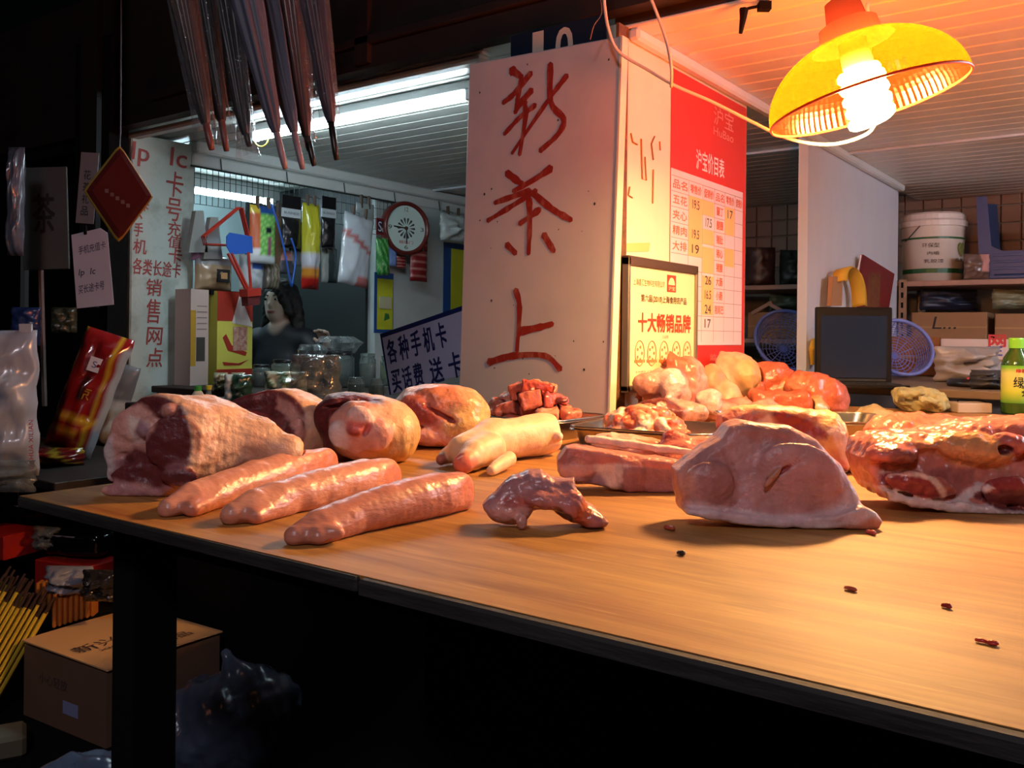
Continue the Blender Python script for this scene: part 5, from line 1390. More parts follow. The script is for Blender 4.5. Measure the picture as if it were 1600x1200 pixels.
# clock
pcx = on_wall(633, 357, .08)
kk = mpp(pcx)
MCk = frame(pcx, Vector((0.25, 1, 0)), (0, 0, 1))
ck = thing('wall_clock', 'round wall clock with dark red rim and pale face', 'clock', MCk)
Rk = 42 * kk
MB().lathe([(Rk * .84, 0.012), (Rk * .88, 0.028), (Rk * .96, 0.03), (Rk, 0.015), (Rk, -0.02), (0, -0.02)], 48).build('rim', mat('clock_rim', (104, 34, 28), .3), ck, smooth=True)
MB().lathe([(0, 0.012), (Rk * .85, 0.012)], 48).build('face', mat('clock_face', (205, 222, 214), .4), ck)
m_ck = mat('clock_ink', (60, 56, 48), .5)
g = MB()
for i in range(14):
    a = i / 14 * 6.2832
    g.prism([(Rk * .14 * math.cos(a), Rk * .14 * math.sin(a)), (Rk * .36 * math.cos(a + .12), Rk * .36 * math.sin(a + .12)), (Rk * .4 * math.cos(a), Rk * .4 * math.sin(a)), (Rk * .36 * math.cos(a - .12), Rk * .36 * math.sin(a - .12))], .012, .0135)
g.build('flower_pattern', m_ck, ck)
for i, s in enumerate(('12', '3', '6', '9')):
    a = math.pi / 2 - i * math.pi / 2; x, y = Rk * .7 * math.cos(a), Rk * .7 * math.sin(a)
    lettering(s, x - .012, y - .012, x + .012, y + .012, m_ck, ck, z=.0135)
for ang, l_, w_ in ((math.radians(-88), .58, .003), (math.radians(176), .55, .004)):
    MB().box(0, Rk * l_, -w_, w_, .014, .016).build('hand', m_blk, ck, M=Matrix.Rotation(ang, 4, 'Z'))
MB().lathe([(0, .02), (.01, .019), (.012, .012)], 14).build('hub', mat('hub_brown', (90, 44, 30), .4), ck)
lettering('福临门', -Rk * .32, -Rk * .58, Rk * .3, -Rk * .46, mat('clock_red', (190, 60, 60), .5), ck, z=.0135)

# posters on the white wall
def poster(x0, y0, x1, y1, label, inner, frm, pic_=True):
    M = frame((XL + .002, loc_on(frame((XL, 0, 0), (0, 1, 0), (0, 0, 1)), x0, (y0 + y1) / 2)[0], on_wall(x0, y1, -.028).z), (0, 1, 0), (0, 0, 1))
    t = thing('wall_poster', label, 'poster', M)
    w_, h_ = loc_on(M, x1, (y0 + y1) / 2)[0], loc_on(M, x0, y0)[1]
    MB().box(0, w_, 0, h_, 0, .003).build('border', frm, t)
    MB().box(w_ * .14, w_ * .97, .02, h_ - .035, .003, .004).build('picture_field', inner, t)
    if pic_: MB().prism([(w_ * .5, h_ * .2), (w_ * .8, h_ * .24), (w_ * .75, h_ * .32), (w_ * .55, h_ * .33)], .004, .005).build('leaf_print', mat('print_green', (60, 120, 60), .5), t)
    return t
m_yel = mat('poster_yellow', (206, 206, 50), .4); m_bl = mat('poster_blue', (36, 84, 150), .4)
poster(692, 378, 770, 500, 'yellow poster with blue border beside the tea board', m_yel, m_bl)
poster(584, 425, 614, 520, 'yellow poster strip with blue side at the alcove corner', m_yel, m_bl)
M = frame(on_wall(592, 482, -.02), (0, 1, 0), (0, 0, 1))
o = MB().box(0, .1, 0, .07, 0, .004).build('paper_card', mat('card_beige', (206, 200, 160), .6)); o.matrix_world = M
tag(o, 'small beige note card stuck over the alcove corner poster', 'card')
# ------------------------------------------------------------------ tea stall counter and goods
ZS = 0.86
tc_ = thing('tea_counter', 'dark tea stall counter crowded with jars', 'counter', (-2.9, 2.7, 0))
MB().box(-0.78, 0.95, -0.42, 0.3, ZS - .03, ZS, bev=.004).box(0.03, 0.95, -1.02, -0.42, ZS - .03, ZS, bev=.004).build('counter_top', m_dark, tc_)
MB().box(-0.76, 0.93, -0.40, 0.28, 0, ZS - .03).box(0.05, 0.93, -1.0, -0.40, 0, ZS - .03).build('cabinet', m_black, tc_)
# tall gift boxes
def gbox(x0, y0, x1, y1, dpt, label, build, yaw=0.0):
    p = at_x((x0 + x1) / 2, y1, XL + .14); p.z = ZS
    M = frame(p, Vector((-0.15 + yaw, 1, 0)), (0, 0, 1)); t = thing('gift_box', label, 'box', M)
    w_ = abs(loc_on(M, x1, y1)[0] - loc_on(M, x0, y1)[0]); h_ = loc_on(M, (x0 + x1) / 2, y0)[1]
    build(t, w_, h_, dpt, M); return t
def b1(t, w_, h_, d_, M):
    MB().box(-w_ / 2, w_ / 2, 0, h_, -d_, 0).build('carton', mat('carton_pink', (206, 180, 170), .5), t)
    MB().box(-w_ / 2, -w_ * .22, h_ * .2, h_ * .78, 0, .001).build('yellow_stripe', mat('carton_yellow', (196, 150, 50), .4), t)
    MB().box(-w_ * .18, w_ * .3, h_ * .25, h_ * .5, 0, .001).build('photo_print', mat('carton_photo', (70, 66, 60), .5), t)
    for i in range(5): MB().box(-w_ * .15, w_ * .4, h_ * (.58 + i * .06), h_ * (.59 + i * .06), 0, .001).build('text_line', mat('grey_print', (140, 120, 116), .5), t)
gbox(297, 452, 325, 600, .1, 'tall pale printed carton standing against the column', b1)
def b2(t, w_, h_, d_, M):
    MB().box(-w_ / 2, w_ / 2, 0, h_, -d_, 0).build('carton', mat('carton_lemon', (214, 206, 90), .4), t)
    MB().box(-w_ / 2, w_ / 2, h_ * .68, h_, 0, .001).build('red_top', mat('carton_red', (166, 50, 36), .4), t)
    MB().box(-w_ / 2, w_ / 2, 0, h_ * .16, 0, .001).build('red_base', mat('carton_red', (166, 50, 36), .4), t)
    MB().prism([(-w_ * .1, h_ * .66), (w_ * .5, h_ * .62), (w_ * .12, h_ * .98)], .001, .003).build('house_roof', mat('white_card', (220, 214, 210), .5), t)
    MB().box(-w_ * .06, w_ * .34, h_ * .36, h_ * .62, .001, .003).build('house_panel', mat('speckled_red', (150, 50, 40), .5, var=.9, vscale=60, c2=(216, 190, 170)), t)
    MB().prism([(-w_ * .35, h_ * .5), (-w_ * .2, h_ * .36), (w_ * .3, h_ * .3), (w_ * .34, h_ * .34), (-w_ * .1, h_ * .42), (-w_ * .26, h_ * .54)], .001, .002).build('ribbon_print', mat('carton_red', (166, 50, 36)), t)
    MB().prism([(-w_ * .35, h_ * .24), (w_ * .1, h_ * .22), (w_ * .4, h_ * .26), (w_ * .15, h_ * .2), (-w_ * .3, h_ * .2)], .001, .002).build('ribbon_print', mat('carton_red', (166, 50, 36)), t)
gbox(339, 456, 394, 600, .12, 'tall yellow and red gift box with a white house shape', b2, .1)
# jars
m_glass = mat('jar_glass', (200, 215, 210), .06, trans=.85, spec=.5)
m_lidb = mat('lid_black', (22, 24, 24), .3)
def jar(px, py, r_px, h_px, contents, label, lid=m_lidb, bag=False, cat='jar'):
    p = at_z(px, py, ZS); k_ = mpp(p); r, h = r_px * k_, h_px * k_
    t = thing('tea_jar', label, cat, p, 'tea jars on the tea stall counter')
    MB().lathe([(0, 0.001), (r * .92, 0.001), (r, .008), (r, h * .82), (r * .8, h * .9), (r * .8, h * .92)], 24).build('glass', m_glass, t, smooth=True)
    MB().lathe([(0, .004), (r * .9, .004), (r * .92, h * .68), (0, h * .7)], 20).build('tea_leaves', contents, t, smooth=True)
    MB().lathe([(r * .86, h * .9), (r * .88, h), (r * .8, h * 1.02), (0, h * 1.03)], 24).build('lid', lid, t, smooth=True)
    if bag:
        b_ = MB().lathe([(r * .9, h * .95), (r * 1.1, h * 1.1), (r * 1.2, h * 1.25), (r * .8, h * 1.42), (r * .2, h * 1.35)], 22, wob=lambda an, i: 1 + .3 * math.sin(an * 5 + i * 1.7) * (i / 4) + .15 * math.sin(an * 9)).build('plastic_wrap', m_clr, t)
    return t
m_leaf = mat('green_leaf', (52, 70, 40), .8, var=.7, vscale=60, c2=(24, 34, 20)); m_leaf2 = mat('brown_leaf', (84, 70, 44), .8, var=.7, vscale=60, c2=(40, 34, 24)); m_flw = mat('pale_flowers', (150, 150, 96), .8, var=.6, vscale=50, c2=(90, 90, 50))
jar(446, 606, 22, 44, m_flw, 'jar of pale dried flowers with black lid near the gift box', bag=False)
jar(408, 604, 14, 34, m_leaf2, 'small dark-lidded jar beside the gift box', bag=False)
jar(486, 612, 17, 52, m_leaf, 'leaf-filled jar with plastic wrapped over its lid, beside the flower jar', bag=True)
jar(527, 605, 26, 56, m_leaf, 'wide jar of green tea with crumpled white plastic on top', bag=True)
jar(574, 605, 13, 52, m_leaf2, 'brown tea jar with clear lid behind the phone card sign edge', lid=m_glass)
jar(606, 603, 12, 46, m_flw, 'jar of yellowish tea touching the phone card sign', lid=m_glass)
jar(556, 626, 13, 36, m_leaf, 'short glass jar in front of the brown tea jar', lid=m_glass)
jar(588, 628, 12, 36, m_leaf, 'short glass jar in front of the yellowish tea jar', lid=m_glass)
p = at_z(515, 622, ZS)
o = MB().lathe([(0, 0), (.09, 0), (.095, .012), (.09, .014), (0, .01)], 30).build('steel_plate', m_steel, smooth=True); o.matrix_world = Matrix.Translation(p + Vector((0.03, -.08, 0))); tag(o, 'shiny round steel lid lying before the wide tea jar', 'lid')
# plastic bags of tea and small bottles at the front of the counter
p = at_z(446, 630, ZS); k_ = mpp(p)
o = pouch('tea_bag_pack', 66 * k_, 50 * k_, .1, lambda u, v: C(70, 90, 66) if (u * 4 + v * 3) % 2 < 1 else C(180, 190, 170), m_pk, frame(p, RGT, (0, 0, 1)), crumple=.4, seed=31, px=2, pv=2.5)
tag(o, 'clear bag of green tea slumped in front of the jars', 'bag')
p = at_z(372, 632, ZS)
o = pouch('tea_bag_pack', 42 * k_, 46 * k_, .08, lambda u, v: C(36, 66, 54) if u > .3 else C(190, 200, 196), m_pk, frame(p, RGT, (0, 0, 1)), crumple=.4, seed=33, px=2, pv=2.5)
tag(o, 'dark green shiny tea packet beside the slumped bag', 'packet')
p = at_z(492, 644, ZS)
o = pouch('grey_plastic_bag', 70 * k_, 80 * k_, .1, lambda u, v: C(120, 124, 130), film('grey_film', (170, 180, 188), .5, .15, 1.0, 22), frame(p, RGT, (0, 0, 1)), crumple=.7, seed=35, px=2, pv=2.2)
tag(o, 'translucent grey plastic bag drooping behind the arched hock', 'bag')
p = at_z(309, 640, ZS); k_ = mpp(p)
t = thing('small_bottle', 'small white bottle with green cap behind the corner hock', 'bottle', p)
MB().lathe([(0, 0), (11 * k_, 0), (11 * k_, 20 * k_), (5 * k_, 30 * k_)], 18).build('body', mat('bottle_white', (200, 210, 206), .3), t, smooth=True)
MB().lathe([(5.5 * k_, 29 * k_), (5.5 * k_, 37 * k_), (0, 37 * k_)], 14).build('cap', mat('cap_green', (50, 160, 70), .35), t)
p = at_z(326, 640, ZS)
t = thing('small_bottle', 'thin clear bottle with yellow cap beside the green-capped one', 'bottle', p)
MB().lathe([(0, 0), (4 * k_, 0), (4 * k_, 26 * k_), (3 * k_, 32 * k_)], 14).build('body', m_glass, t, smooth=True)
MB().lathe([(4 * k_, 31 * k_), (5 * k_, 38 * k_), (0, 38 * k_)], 12).build('cap', mat('cap_yellow', (190, 190, 60), .4), t)
for i, px in enumerate((345, 372)):
    p = at_z(px, 612, ZS); k_ = mpp(p)
    o = pouch('tea_bag_pack', 22 * k_, 30 * k_, .06, lambda u, v: C(60, 66, 40) if v < .6 else C(150, 140, 110), m_pk, frame(p, RGT, (0, 0, 1)), crumple=.4, seed=41 + i, px=2, pv=2.5)
    tag(o, ('small bag of dried tea below the pale carton', 'small bag of dried tea below the yellow gift box')[i], 'bag')

# ------------------------------------------------------------------ back rack with shelves
m_shelf = mat('shelf_wood', (168, 126, 108), .6, var=.3, vscale=6)
m_post = mat('grey_angle', (150, 120, 96), .5, metal=.3, var=.4, vscale=20)
m_cartn = mat('cardboard', (150, 108, 74), .8, var=.2, vscale=6)
rk = thing('storage_rack', 'slotted angle storage rack with wooden shelves along the back wall', 'rack', (-0.8, 5.2, 0))
X0r, X1r = -2.1, 1.9
for z in (1.10, 1.42):
    MB().box(X0r, X1r, 0, .5, z - .028, z, bev=.003).build('shelf', m_shelf, rk)
px_post = at_y(1403, 480, 5.2).x + 0.8
for xx in (X0r, px_post, X1r - .04):
    for yy in (-0.004, .46):
        po = MB().box(xx, xx + .045, yy, yy + .004, 0, 1.43).box(xx, xx + .004, yy, yy + .04, 0, 1.43).build('post', m_post, rk)
        h = MB()
        for i in range(24): h.box(xx + .016, xx + .028, yy - .001, yy, .12 + i * .055, .15 + i * .055)
        h.build('slot_row', m_black, po)
def carton(px0, py0, px1, py1, y, dpt, label, m_=None, z=None, text=None, name='cardboard_box'):
    a, b = at_y(px0, py1, y), at_y(px1, py0, y)
    z0 = z if z is not None else a.z
    M = Matrix.Translation((a.x, y, z0 + .0015)); t = thing(name, label, 'box', M)
    w_, h_ = b.x - a.x, b.z - z0
    MB().box(0, w_, 0, dpt, 0, h_, bev=.003).build('carton', m_ or m_cartn, t)
    MB().box(0.0, w_, -.0012, 0, h_ * .44, h_ * .5).build('tape', mat('brown_tape', (170, 130, 90), .2), t)
    if text:
        o = lettering(text, w_ * .3, h_ * .4, w_ * .62, h_ * .85, m_blk, t, z=0, shear=.2); o.matrix_local = frame((0, -.0015, 0), (1, 0, 0), (0, 0, 1))
    return t
carton(1424, 488, 1542, 531, 5.23, .35, 'brown cardboard box with pen scrawl on the rack below the bucket', z=1.10, text='L...')
carton(1554, 490, 1680, 531, 5.23, .35, 'brown cardboard box on the rack behind the tea bottle', z=1.10)
carton(1168, 488, 1246, 527, 5.23, .35, 'brown cardboard box on the rack seen through the doorway', z=1.10)
# tub on the top shelf
p = at_y(1457, 430, 5.38); p.z = 1.4215; k_ = mpp(p)
t = thing('paint_bucket', 'white plastic bucket with green bands and lid on the rack', 'bucket', p)
rb, rt, hb = 42 * k_, 46 * k_, 84 * k_
MB().lathe([(0, 0), (rb, 0), (rt * .99, hb)], 36).build('tub', mat('bucket_white', (206, 190, 178), .4), t, smooth=True)
MB().lathe([(rt, hb), (rt * 1.05, hb), (rt * 1.06, hb + 8 * k_), (rt * 1.0, hb + 11 * k_), (rt * 1.02, hb + 18 * k_), (rt * .95, hb + 21 * k_), (0, hb + 20 * k_)], 36).build('lid', mat('bucket_lid', (214, 196, 186), .4), t)
for z0, z1 in ((12, 19), (64, 67)):
    MB().lathe([(rb + (rt - rb) * z0 / 84 + .0012, z0 * k_), (rb + (rt - rb) * z1 / 84 + .0012, z1 * k_)], 36).build('green_band', mat('band_green', (30, 80, 40), .4), t)
MB().tube([(-rt * .7, -rt * .78, 62 * k_), (-rt * .45, -rt * .95, 72 * k_), (-rt * .2, -rt * 1.02, 84 * k_)], .003, 5).build('wire_handle', m_wire, t)
def on_cyl(s, a0, z0, wd, hh, m_, rr):
    me = lettering(s, -wd / 2, -hh / 2, wd / 2, hh / 2, m_, t, z=0)
    for v in me.data.vertices:
        a = a0 + v.co.x / rr; z = z0 + v.co.y; v.co = (rr * math.sin(a), -rr * math.cos(a), z)
AV = YAW
on_cyl('环保型', AV - .5, 54 * k_, .085, .024, m_blk, rt * .995); on_cyl('内墙', AV - .42, 42 * k_, .06, .02, m_blk, rt * .985); on_cyl('乳胶漆', AV - .4, 30 * k_, .1, .02, m_blk, rt * .97)
on_cyl('品质', AV + .55, 32 * k_, .07, .02, m_blk, rt * .97)
me = MB().prism([(.03 * math.cos(a), .036 * math.sin(a) * (1 + .3 * math.sin(3 * a))) for a in [i / 12 * 6.283 for i in range(12)]], 0, .0005).build('leaf_mark', mat('mark_olive', (110, 110, 56), .5), t)
for v in me.data.vertices:
    a = AV + .6 + v.co.x / rt; v.co = (rt * 1.0 * math.sin(a), -rt * 1.0 * math.cos(a), 50 * k_ + v.co.y)
# upside-down blue stool
p = at_y(1590, 430, 5.44); p.z = 1.4215; k_ = mpp(p)
t = thing('plastic_stool', 'dark blue plastic stool standing upside down on the rack', 'stool', p)
m_st = mat('stool_blue', (48, 62, 104), .4)
s_ = MB().box(-.155, .155, -.15, .15, 0, .03, bev=.01)
s_.build('seat', m_st, t)
for zz in (.05, .085, .12): MB().box(-.13, .13, -.152, -.14, zz, zz + .018, bev=.004).build('seat_rib', m_st, t)
MB().prism([(-.16, .03), (.16, .03), (.16, .2), (.105, .17), (.07, .15), (-.05, .15), (-.09, .17), (-.14, .2)], .138, .15, M=frame((0, 0, 0), (1, 0, 0), (0, 0, 1))).build('front_skirt', m_st, t)
for sx in (-1, 1):
    for sy in (-1, 1):
        MB().add([(sx * .16, sy * .15, .02), (sx * .09, sy * .15, .02), (sx * .16, sy * .08, .02), (sx * .175, sy * .17, .44), (sx * .125, sy * .17, .44), (sx * .175, sy * .12, .44)],
                 [(0, 1, 4, 3), (0, 3, 5, 2), (1, 2, 5, 4), (3, 4, 5), (0, 2, 1)]).build('leg', m_st, t)
def lump(name, label, cat, px, py, y, w_px, h_px, d_, colf, seed, m_=None, z=None, group=None, **kw):
    p = at_y(px, py, y)
    if z is not None: p.z = z
    k_ = mpp(p)
    o = pouch(name, w_px * k_, h_px * k_, d_, colf, m_ or m_pm, frame(p, RGT, (0, 0, 1)), seed=seed, crumple=kw.get('crumple', .4), px=2, pv=kw.get('pv', 2.3))
    return tag(o, label, cat, group)
lump('plastic_bag', 'brownish tied plastic bag with a pink knot lying before the blue stool', 'bag', 1526, 428, 5.235, 40, 40, .05, lambda u, v: C(190, 130, 120) if u > .6 and v > .3 else C(96, 70, 60), 51, m_pk, z=1.4225)
lump('dark_bag', 'black bag with a cream cord on the rack behind the tea bottle', 'bag', 1690, 428, 5.28, 60, 110, .2, lambda u, v: C(20, 20, 22) if abs(u - .22) > .05 else C(190, 170, 130), 52, z=1.4225)
lump('dark_bag', 'dark brown holdall on the rack seen through the doorway', 'bag', 1188, 434, 5.3, 46, 60, .2, lambda u, v: C(70, 44, 40) if abs(u - .3) > .06 else C(120, 100, 90), 53, z=1.4225, crumple=.2, pv=5)
lump('dark_bag', 'dark grey-green sack on the rack behind the white panel edge', 'bag', 1240, 434, 5.4, 44, 56, .2, lambda u, v: C(44, 46, 40), 54, z=1.4225)
lump('dark_bag', 'flat olive bag under the top shelf, seen through the doorway', 'bag', 1232, 488, 5.4, 60, 28, .1, lambda u, v: C(70, 80, 56), 55, z=1.268)
lump('dark_bag', 'navy bag pushed under the bucket shelf', 'bag', 1482, 488, 5.42, 90, 32, .1, lambda u, v: C(26, 30, 50), 56, z=1.268)
lump('plastic_bag', 'pale greenish plastic sheet bundle under the top shelf by the tea bottle', 'bag', 1590, 488, 5.4, 80, 32, .1, lambda u, v: C(120, 116, 90) if v > .3 else C(90, 90, 70), 57, m_pk, z=1.268)
for i, (px, py, l, a) in enumerate(((1190, 462, .14, -.5), (1212, 470, .12, .5))):
    p = at_y(px, py, 5.22); o = MB().box(-l / 2, l / 2, 0, .02, -.01, .01).build('wood_offcut', m_shelf)
    p.z = 1.285; o.matrix_world = Matrix.Translation(p) @ Matrix.Rotation(a, 4, 'Y'); tag(o, ('pale wooden stick leaning on the brown box through the doorway', 'short wooden stick beside the flat olive bag')[i], 'stick')

# ------------------------------------------------------------------ bench behind the counter
ZBn = 0.92
bn = thing('back_bench', 'plain wooden bench behind the meat counter holding the laptop', 'bench', (0, 4.0, 0))
MB().box(-1.17, 1.4, -.42, .9, ZBn - .03, ZBn, bev=.003).build('bench_top', mat('bench_wood', (120, 96, 70), .6, var=.3), bn)
for x in (-1.1, 1.3):
    for y in (-.36, .84): MB().box(x, x + .05, y, y + .05, 0, ZBn - .03).build('leg', m_black, bn)
cb = thing('low_cabinet', 'dark low cabinet beyond the doorway carrying a basket', 'cabinet', (-1.8, 4.7, 0))
MB().box(-.5, .52, -.3, .35, 0, .9, bev=.005).build('body', m_dark, cb); MB().box(-.52, .54, -.32, .37, .9, .92, bev=.004).build('top', m_shelf, cb)
# laptop
p = at_z(1332, 602, ZBn); k_ = mpp(p)
Mlt = Matrix.Translation(p) @ Matrix.Rotation(YAW - .12, 4, 'Z')
lt = thing('laptop', 'open black laptop with a dark bluish screen', 'laptop', Mlt)
wl, hl = 115 * k_, 118 * k_
m_lb = mat('laptop_black', (22, 20, 20), .3)
MB().box(-wl / 2, wl / 2, -.01, .012, .01, hl + .01, bev=.004).build('lid', m_lb, lt)
sc_ = MB().box(-wl * .43, wl * .43, -.0115, -.0098, .03, hl * .92).build('screen', mat('screen_reflect', (38, 50, 72), .14, spec=.6), lt)  # bluish base colour carries what the screen reflects
MB().box(-wl * .42, wl * .42, -.0122, -.0112, .018, .026).build('bottom_bezel_strip', mat('steel_strip', (120, 124, 130), .25, metal=.8), lt)
MB().box(-wl * .5, wl * .5, -.24, 0.01, 0, .014, bev=.003).build('base', m_lb, lt)
kb = MB()
for r_ in range(5):
    for c_ in range(14): kb.box(-wl * .44 + c_ * wl * .063, -wl * .44 + c_ * wl * .063 + wl * .055, -.2 + r_ * .03, -.178 + r_ * .03, .014, .017)
kb.build('keyboard', mat('keys', (34, 32, 32), .5), lt)
# baskets
m_bask = mat('basket_blue', (110, 120, 190), .4)
def basket(px, py, base, r_px, label, tilt, z=None, y=None):
    p = at_y(px, py, y); p.z = base; k_ = mpp(p); r = r_px * k_
    M = Matrix.Translation(p) @ Matrix.Rotation(YAW, 4, 'Z') @ Matrix.Translation((0, 0, r * .92 + .012)) @ Matrix.Rotation(tilt, 4, 'X')
    t = thing('plastic_basket', label, 'basket', M)
    ring = [(r * math.cos(a / 40 * 6.2832), r * math.sin(a / 40 * 6.2832), 0) for a in range(41)]
    MB().tube(ring, .009, 8, cap=False).build('rim', m_bask, t, smooth=True)
    w_ = MB(); n = 44; dz = r * .62
    for i in range(n):
        a = i / n * 6.2832; w_.tube([(r * .98 * math.cos(a), r * .98 * math.sin(a), 0), (r * .9 * math.cos(a), r * .9 * math.sin(a), -dz * .6), (r * .74 * math.cos(a), r * .74 * math.sin(a), -dz)], .0024, 4)
    for j in range(7):
        f = (j + 1) / 8; rr_ = r * (.98 - .24 * f ** 1.5)
        w_.tube([(rr_ * math.cos(a / 30 * 6.2832), rr_ * math.sin(a / 30 * 6.2832), -dz * f) for a in range(31)], .0024, 4, cap=False)
    w_.build('mesh_side', m_bask, t)
    w_ = MB()
    for j in range(1, 8):
        rr_ = r * .74 * j / 7; w_.tube([(rr_ * math.cos(a / 24 * 6.2832), rr_ * math.sin(a / 24 * 6.2832), -dz) for a in range(25)], .002, 4, cap=False)
    for i in range(16):
        a = i / 16 * 6.2832; w_.tube([(0, 0, -dz), (r * .74 * math.cos(a), r * .74 * math.sin(a), -dz)], .002, 4)
    w_.build('mesh_base', m_bask, t)
    return t
basket(1408, 590, ZBn, 48, 'blue plastic colander basket tilted up beside the laptop', math.radians(62), y=4.55)
basket(1232, 590, .92, 52, 'blue plastic basket tilted up on the cabinet beyond the doorway', math.radians(62), y=4.75)
# brown and white cartons, plastic bag
carton(1388, 527, 1468, 600, 4.86, .03, 'upright orange-brown carton sheet behind the tilted colander', mat('carton_orange', (150, 90, 44), .7), z=ZBn, name='carton_sheet')
t = carton(1469, 531, 1606, 600, 4.7, .18, 'white carton with a red and blue cartoon-like label behind the tea bottle', mat('carton_white', (206, 186, 180), .6), z=ZBn, name='white_carton')
t['label'] = 'white carton with a red and blue printed label behind the tea bottle'
Mx = frame((0, -.0016, 0), (1, 0, 0), (0, 0, 1))
for s, mm, x0, z0, w_, h_ in (('网', 'lbl_red', .205, .15, .07, .055), ('旺', 'lbl_blue', .2, .11, .06, .04)):
    o = lettering(s, x0, z0, x0 + w_, z0 + h_, mat(mm, (190, 40, 50) if 'red' in mm else (50, 80, 160), .5), t, z=0, bold=.004); o.matrix_local = Mx
lump('plastic_bag', 'translucent grey plastic bag crumpled before the white carton', 'bag', 1510, 612, 4.3, 100, 56, .18, lambda u, v: C(150, 138, 130), 61, mat('cloudy_film', (160, 146, 138), .3, bump=.7, bscale=25), z=ZBn, crumple=.55)
lump('dark_pouch', 'dark grey pouch lying between router and tea bottle', 'bag', 1544, 640, 3.75, 56, 30, .12, lambda u, v: C(44, 42, 44), 62, z=ZBn)
# router, small box, wires
p = at_z(1520, 604, ZBn); M = Matrix.Translation(p) @ Matrix.Rotation(YAW, 4, 'Z')
t = thing('router', 'flat black device with a small red light beside the colander', 'device', M)
MB().lathe([(0, 0), (.09, 0), (.095, .012), (.085, .03), (0, .034)], 28).build('case', m_lb, t, smooth=True)
MB().box(-.05, -.03, -.06, -.05, .03, .038).build('red_light', mat('red_lamp', (200, 60, 50), .4), t)
p = at_z(1508, 640, ZBn - 0.07 + .0); p = at_z(1512, 644, TOP); M = Matrix.Translation(p) @ Matrix.Rotation(YAW, 4, 'Z')
o = MB().box(-.06, .06, -.05, .05, 0, .035, bev=.003).build('small_carton', mat('carton_grey', (180, 160, 140), .6)); o.matrix_world = M; tag(o, 'small flat grey carton with wires lying over it', 'box')
q = [M @ Vector(v) for v in ((-.05, -.03, .04), (-.03, .0, .045), (.02, .03, .042), (.05, .01, .042), (.066, -.02, .03))]
o = MB().tube(spl(q), .0025, 5).build('charging_cable', m_black, smooth=True); tag(o, 'thin black cord looped over the small grey carton', 'cord')
# green tea bottle
p = at_z(1587, 647, TOP); k_ = mpp(p)
t = thing('tea_bottle', 'green tea bottle with bright green cap and yellow-green label', 'bottle', p)
rb = 21 * k_
m_teag = mat('bottle_green', (70, 110, 40), .12, trans=.35, spec=.6)
MB().lathe([(0, 0), (rb * .9, 0), (rb, 3 * k_), (rb, 78 * k_), (rb * .86, 88 * k_), (rb * .5, 100 * k_), (rb * .46, 106 * k_)], 28).build('body', m_teag, t, smooth=True)
lm = bpy.data.materials.new('tea_label'); lm.use_nodes = True
nt = lm.node_tree; tcn = nt.nodes.new('ShaderNodeTexCoord'); sx = nt.nodes.new('ShaderNodeSeparateXYZ'); rp_ = nt.nodes.new('ShaderNodeValToRGB'); mr = nt.nodes.new('ShaderNodeMapRange')
mr.inputs[2].default_value = 80 * k_
nt.links.new(tcn.outputs['Object'], sx.inputs[0]); nt.links.new(sx.outputs[2], mr.inputs[0]); nt.links.new(mr.outputs[0], rp_.inputs[0]); nt.links.new(rp_.outputs[0], nt.nodes['Principled BSDF'].inputs[0])
e = rp_.color_ramp.elements; e[0].position = .2; e[0].color = (*lin((50, 140, 40)), 1); e[1].position = .92; e[1].color = (*lin((110, 190, 50)), 1)
for pos, c in ((.45, (190, 205, 70)), (.8, (215, 215, 130))):
    x = e.new(pos); x.color = (*lin(c), 1)
nt.nodes['Principled BSDF'].inputs['Roughness'].default_value = .35
MB().lathe([(rb * 1.01, 18 * k_), (rb * 1.012, 76 * k_)], 28).build('label', lm, t, smooth=True)
MB().lathe([(rb * .52, 103 * k_), (rb * .54, 117 * k_), (rb * .5, 119 * k_), (0, 119 * k_)], 20).build('cap', mat('cap_bright', (130, 210, 60), .35), t)
for s, a0, z0, wd, hh, mm in (('绿', YAW - .35, 50 * k_, .03, .036, m_blk), ('茶', YAW + .2, 36 * k_, .034, .036, m_blk), ('绿茶', YAW - .2, 68 * k_, .03, .012, mat('lbl_red', (190, 40, 50)))):
    me = lettering(s, -wd / 2, -hh / 2, wd / 2, hh / 2, mm, t, z=0, bold=.001)
    for v in me.data.vertices:
        a = a0 + v.co.x / rb; z = z0 + v.co.y; v.co = (rb * 1.03 * math.sin(a), -rb * 1.03 * math.cos(a), z)
# cloth and paper at the back of the counter
m = Meat(1440, 645)
CG = lin((170, 160, 110)); CD = lin((120, 110, 70))
m.e(1438, 643, 18, 40, 22, 20, CG).e(1412, 641, 22, 18, 20, 16, CG, 8).e(1462, 645, 14, 18, 20, 14, CG, 8).sub(1430, 654, 22, 24, 12, 5, CD, 5, pitch=.5).sub(1455, 654, 18, 10, 14, 7, CD, 5, pitch=-.7).c((1408, 645, 28), (1440, 645, 30), 6, 5, CG, 6).c((1440, 647, 26), (1470, 647, 14), 6, 5, CG, 6)
o = m.make('crumpled_cloth', 'crumpled greenish cloth at the back of the counter', m=mat('cloth_fabric', (170, 160, 110), .9, attr=True, bump=.6, bscale=200), cat='cloth', h=1.8, amp=2.2, scale=20, seed=91)
pp_ = [at_z(1328, 656, TOP), at_z(1394, 660, TOP), at_z(1396, 644, TOP), at_z(1345, 637, TOP)]
mid = sum(pp_, Vector()) / 4
vs = []; n = 10
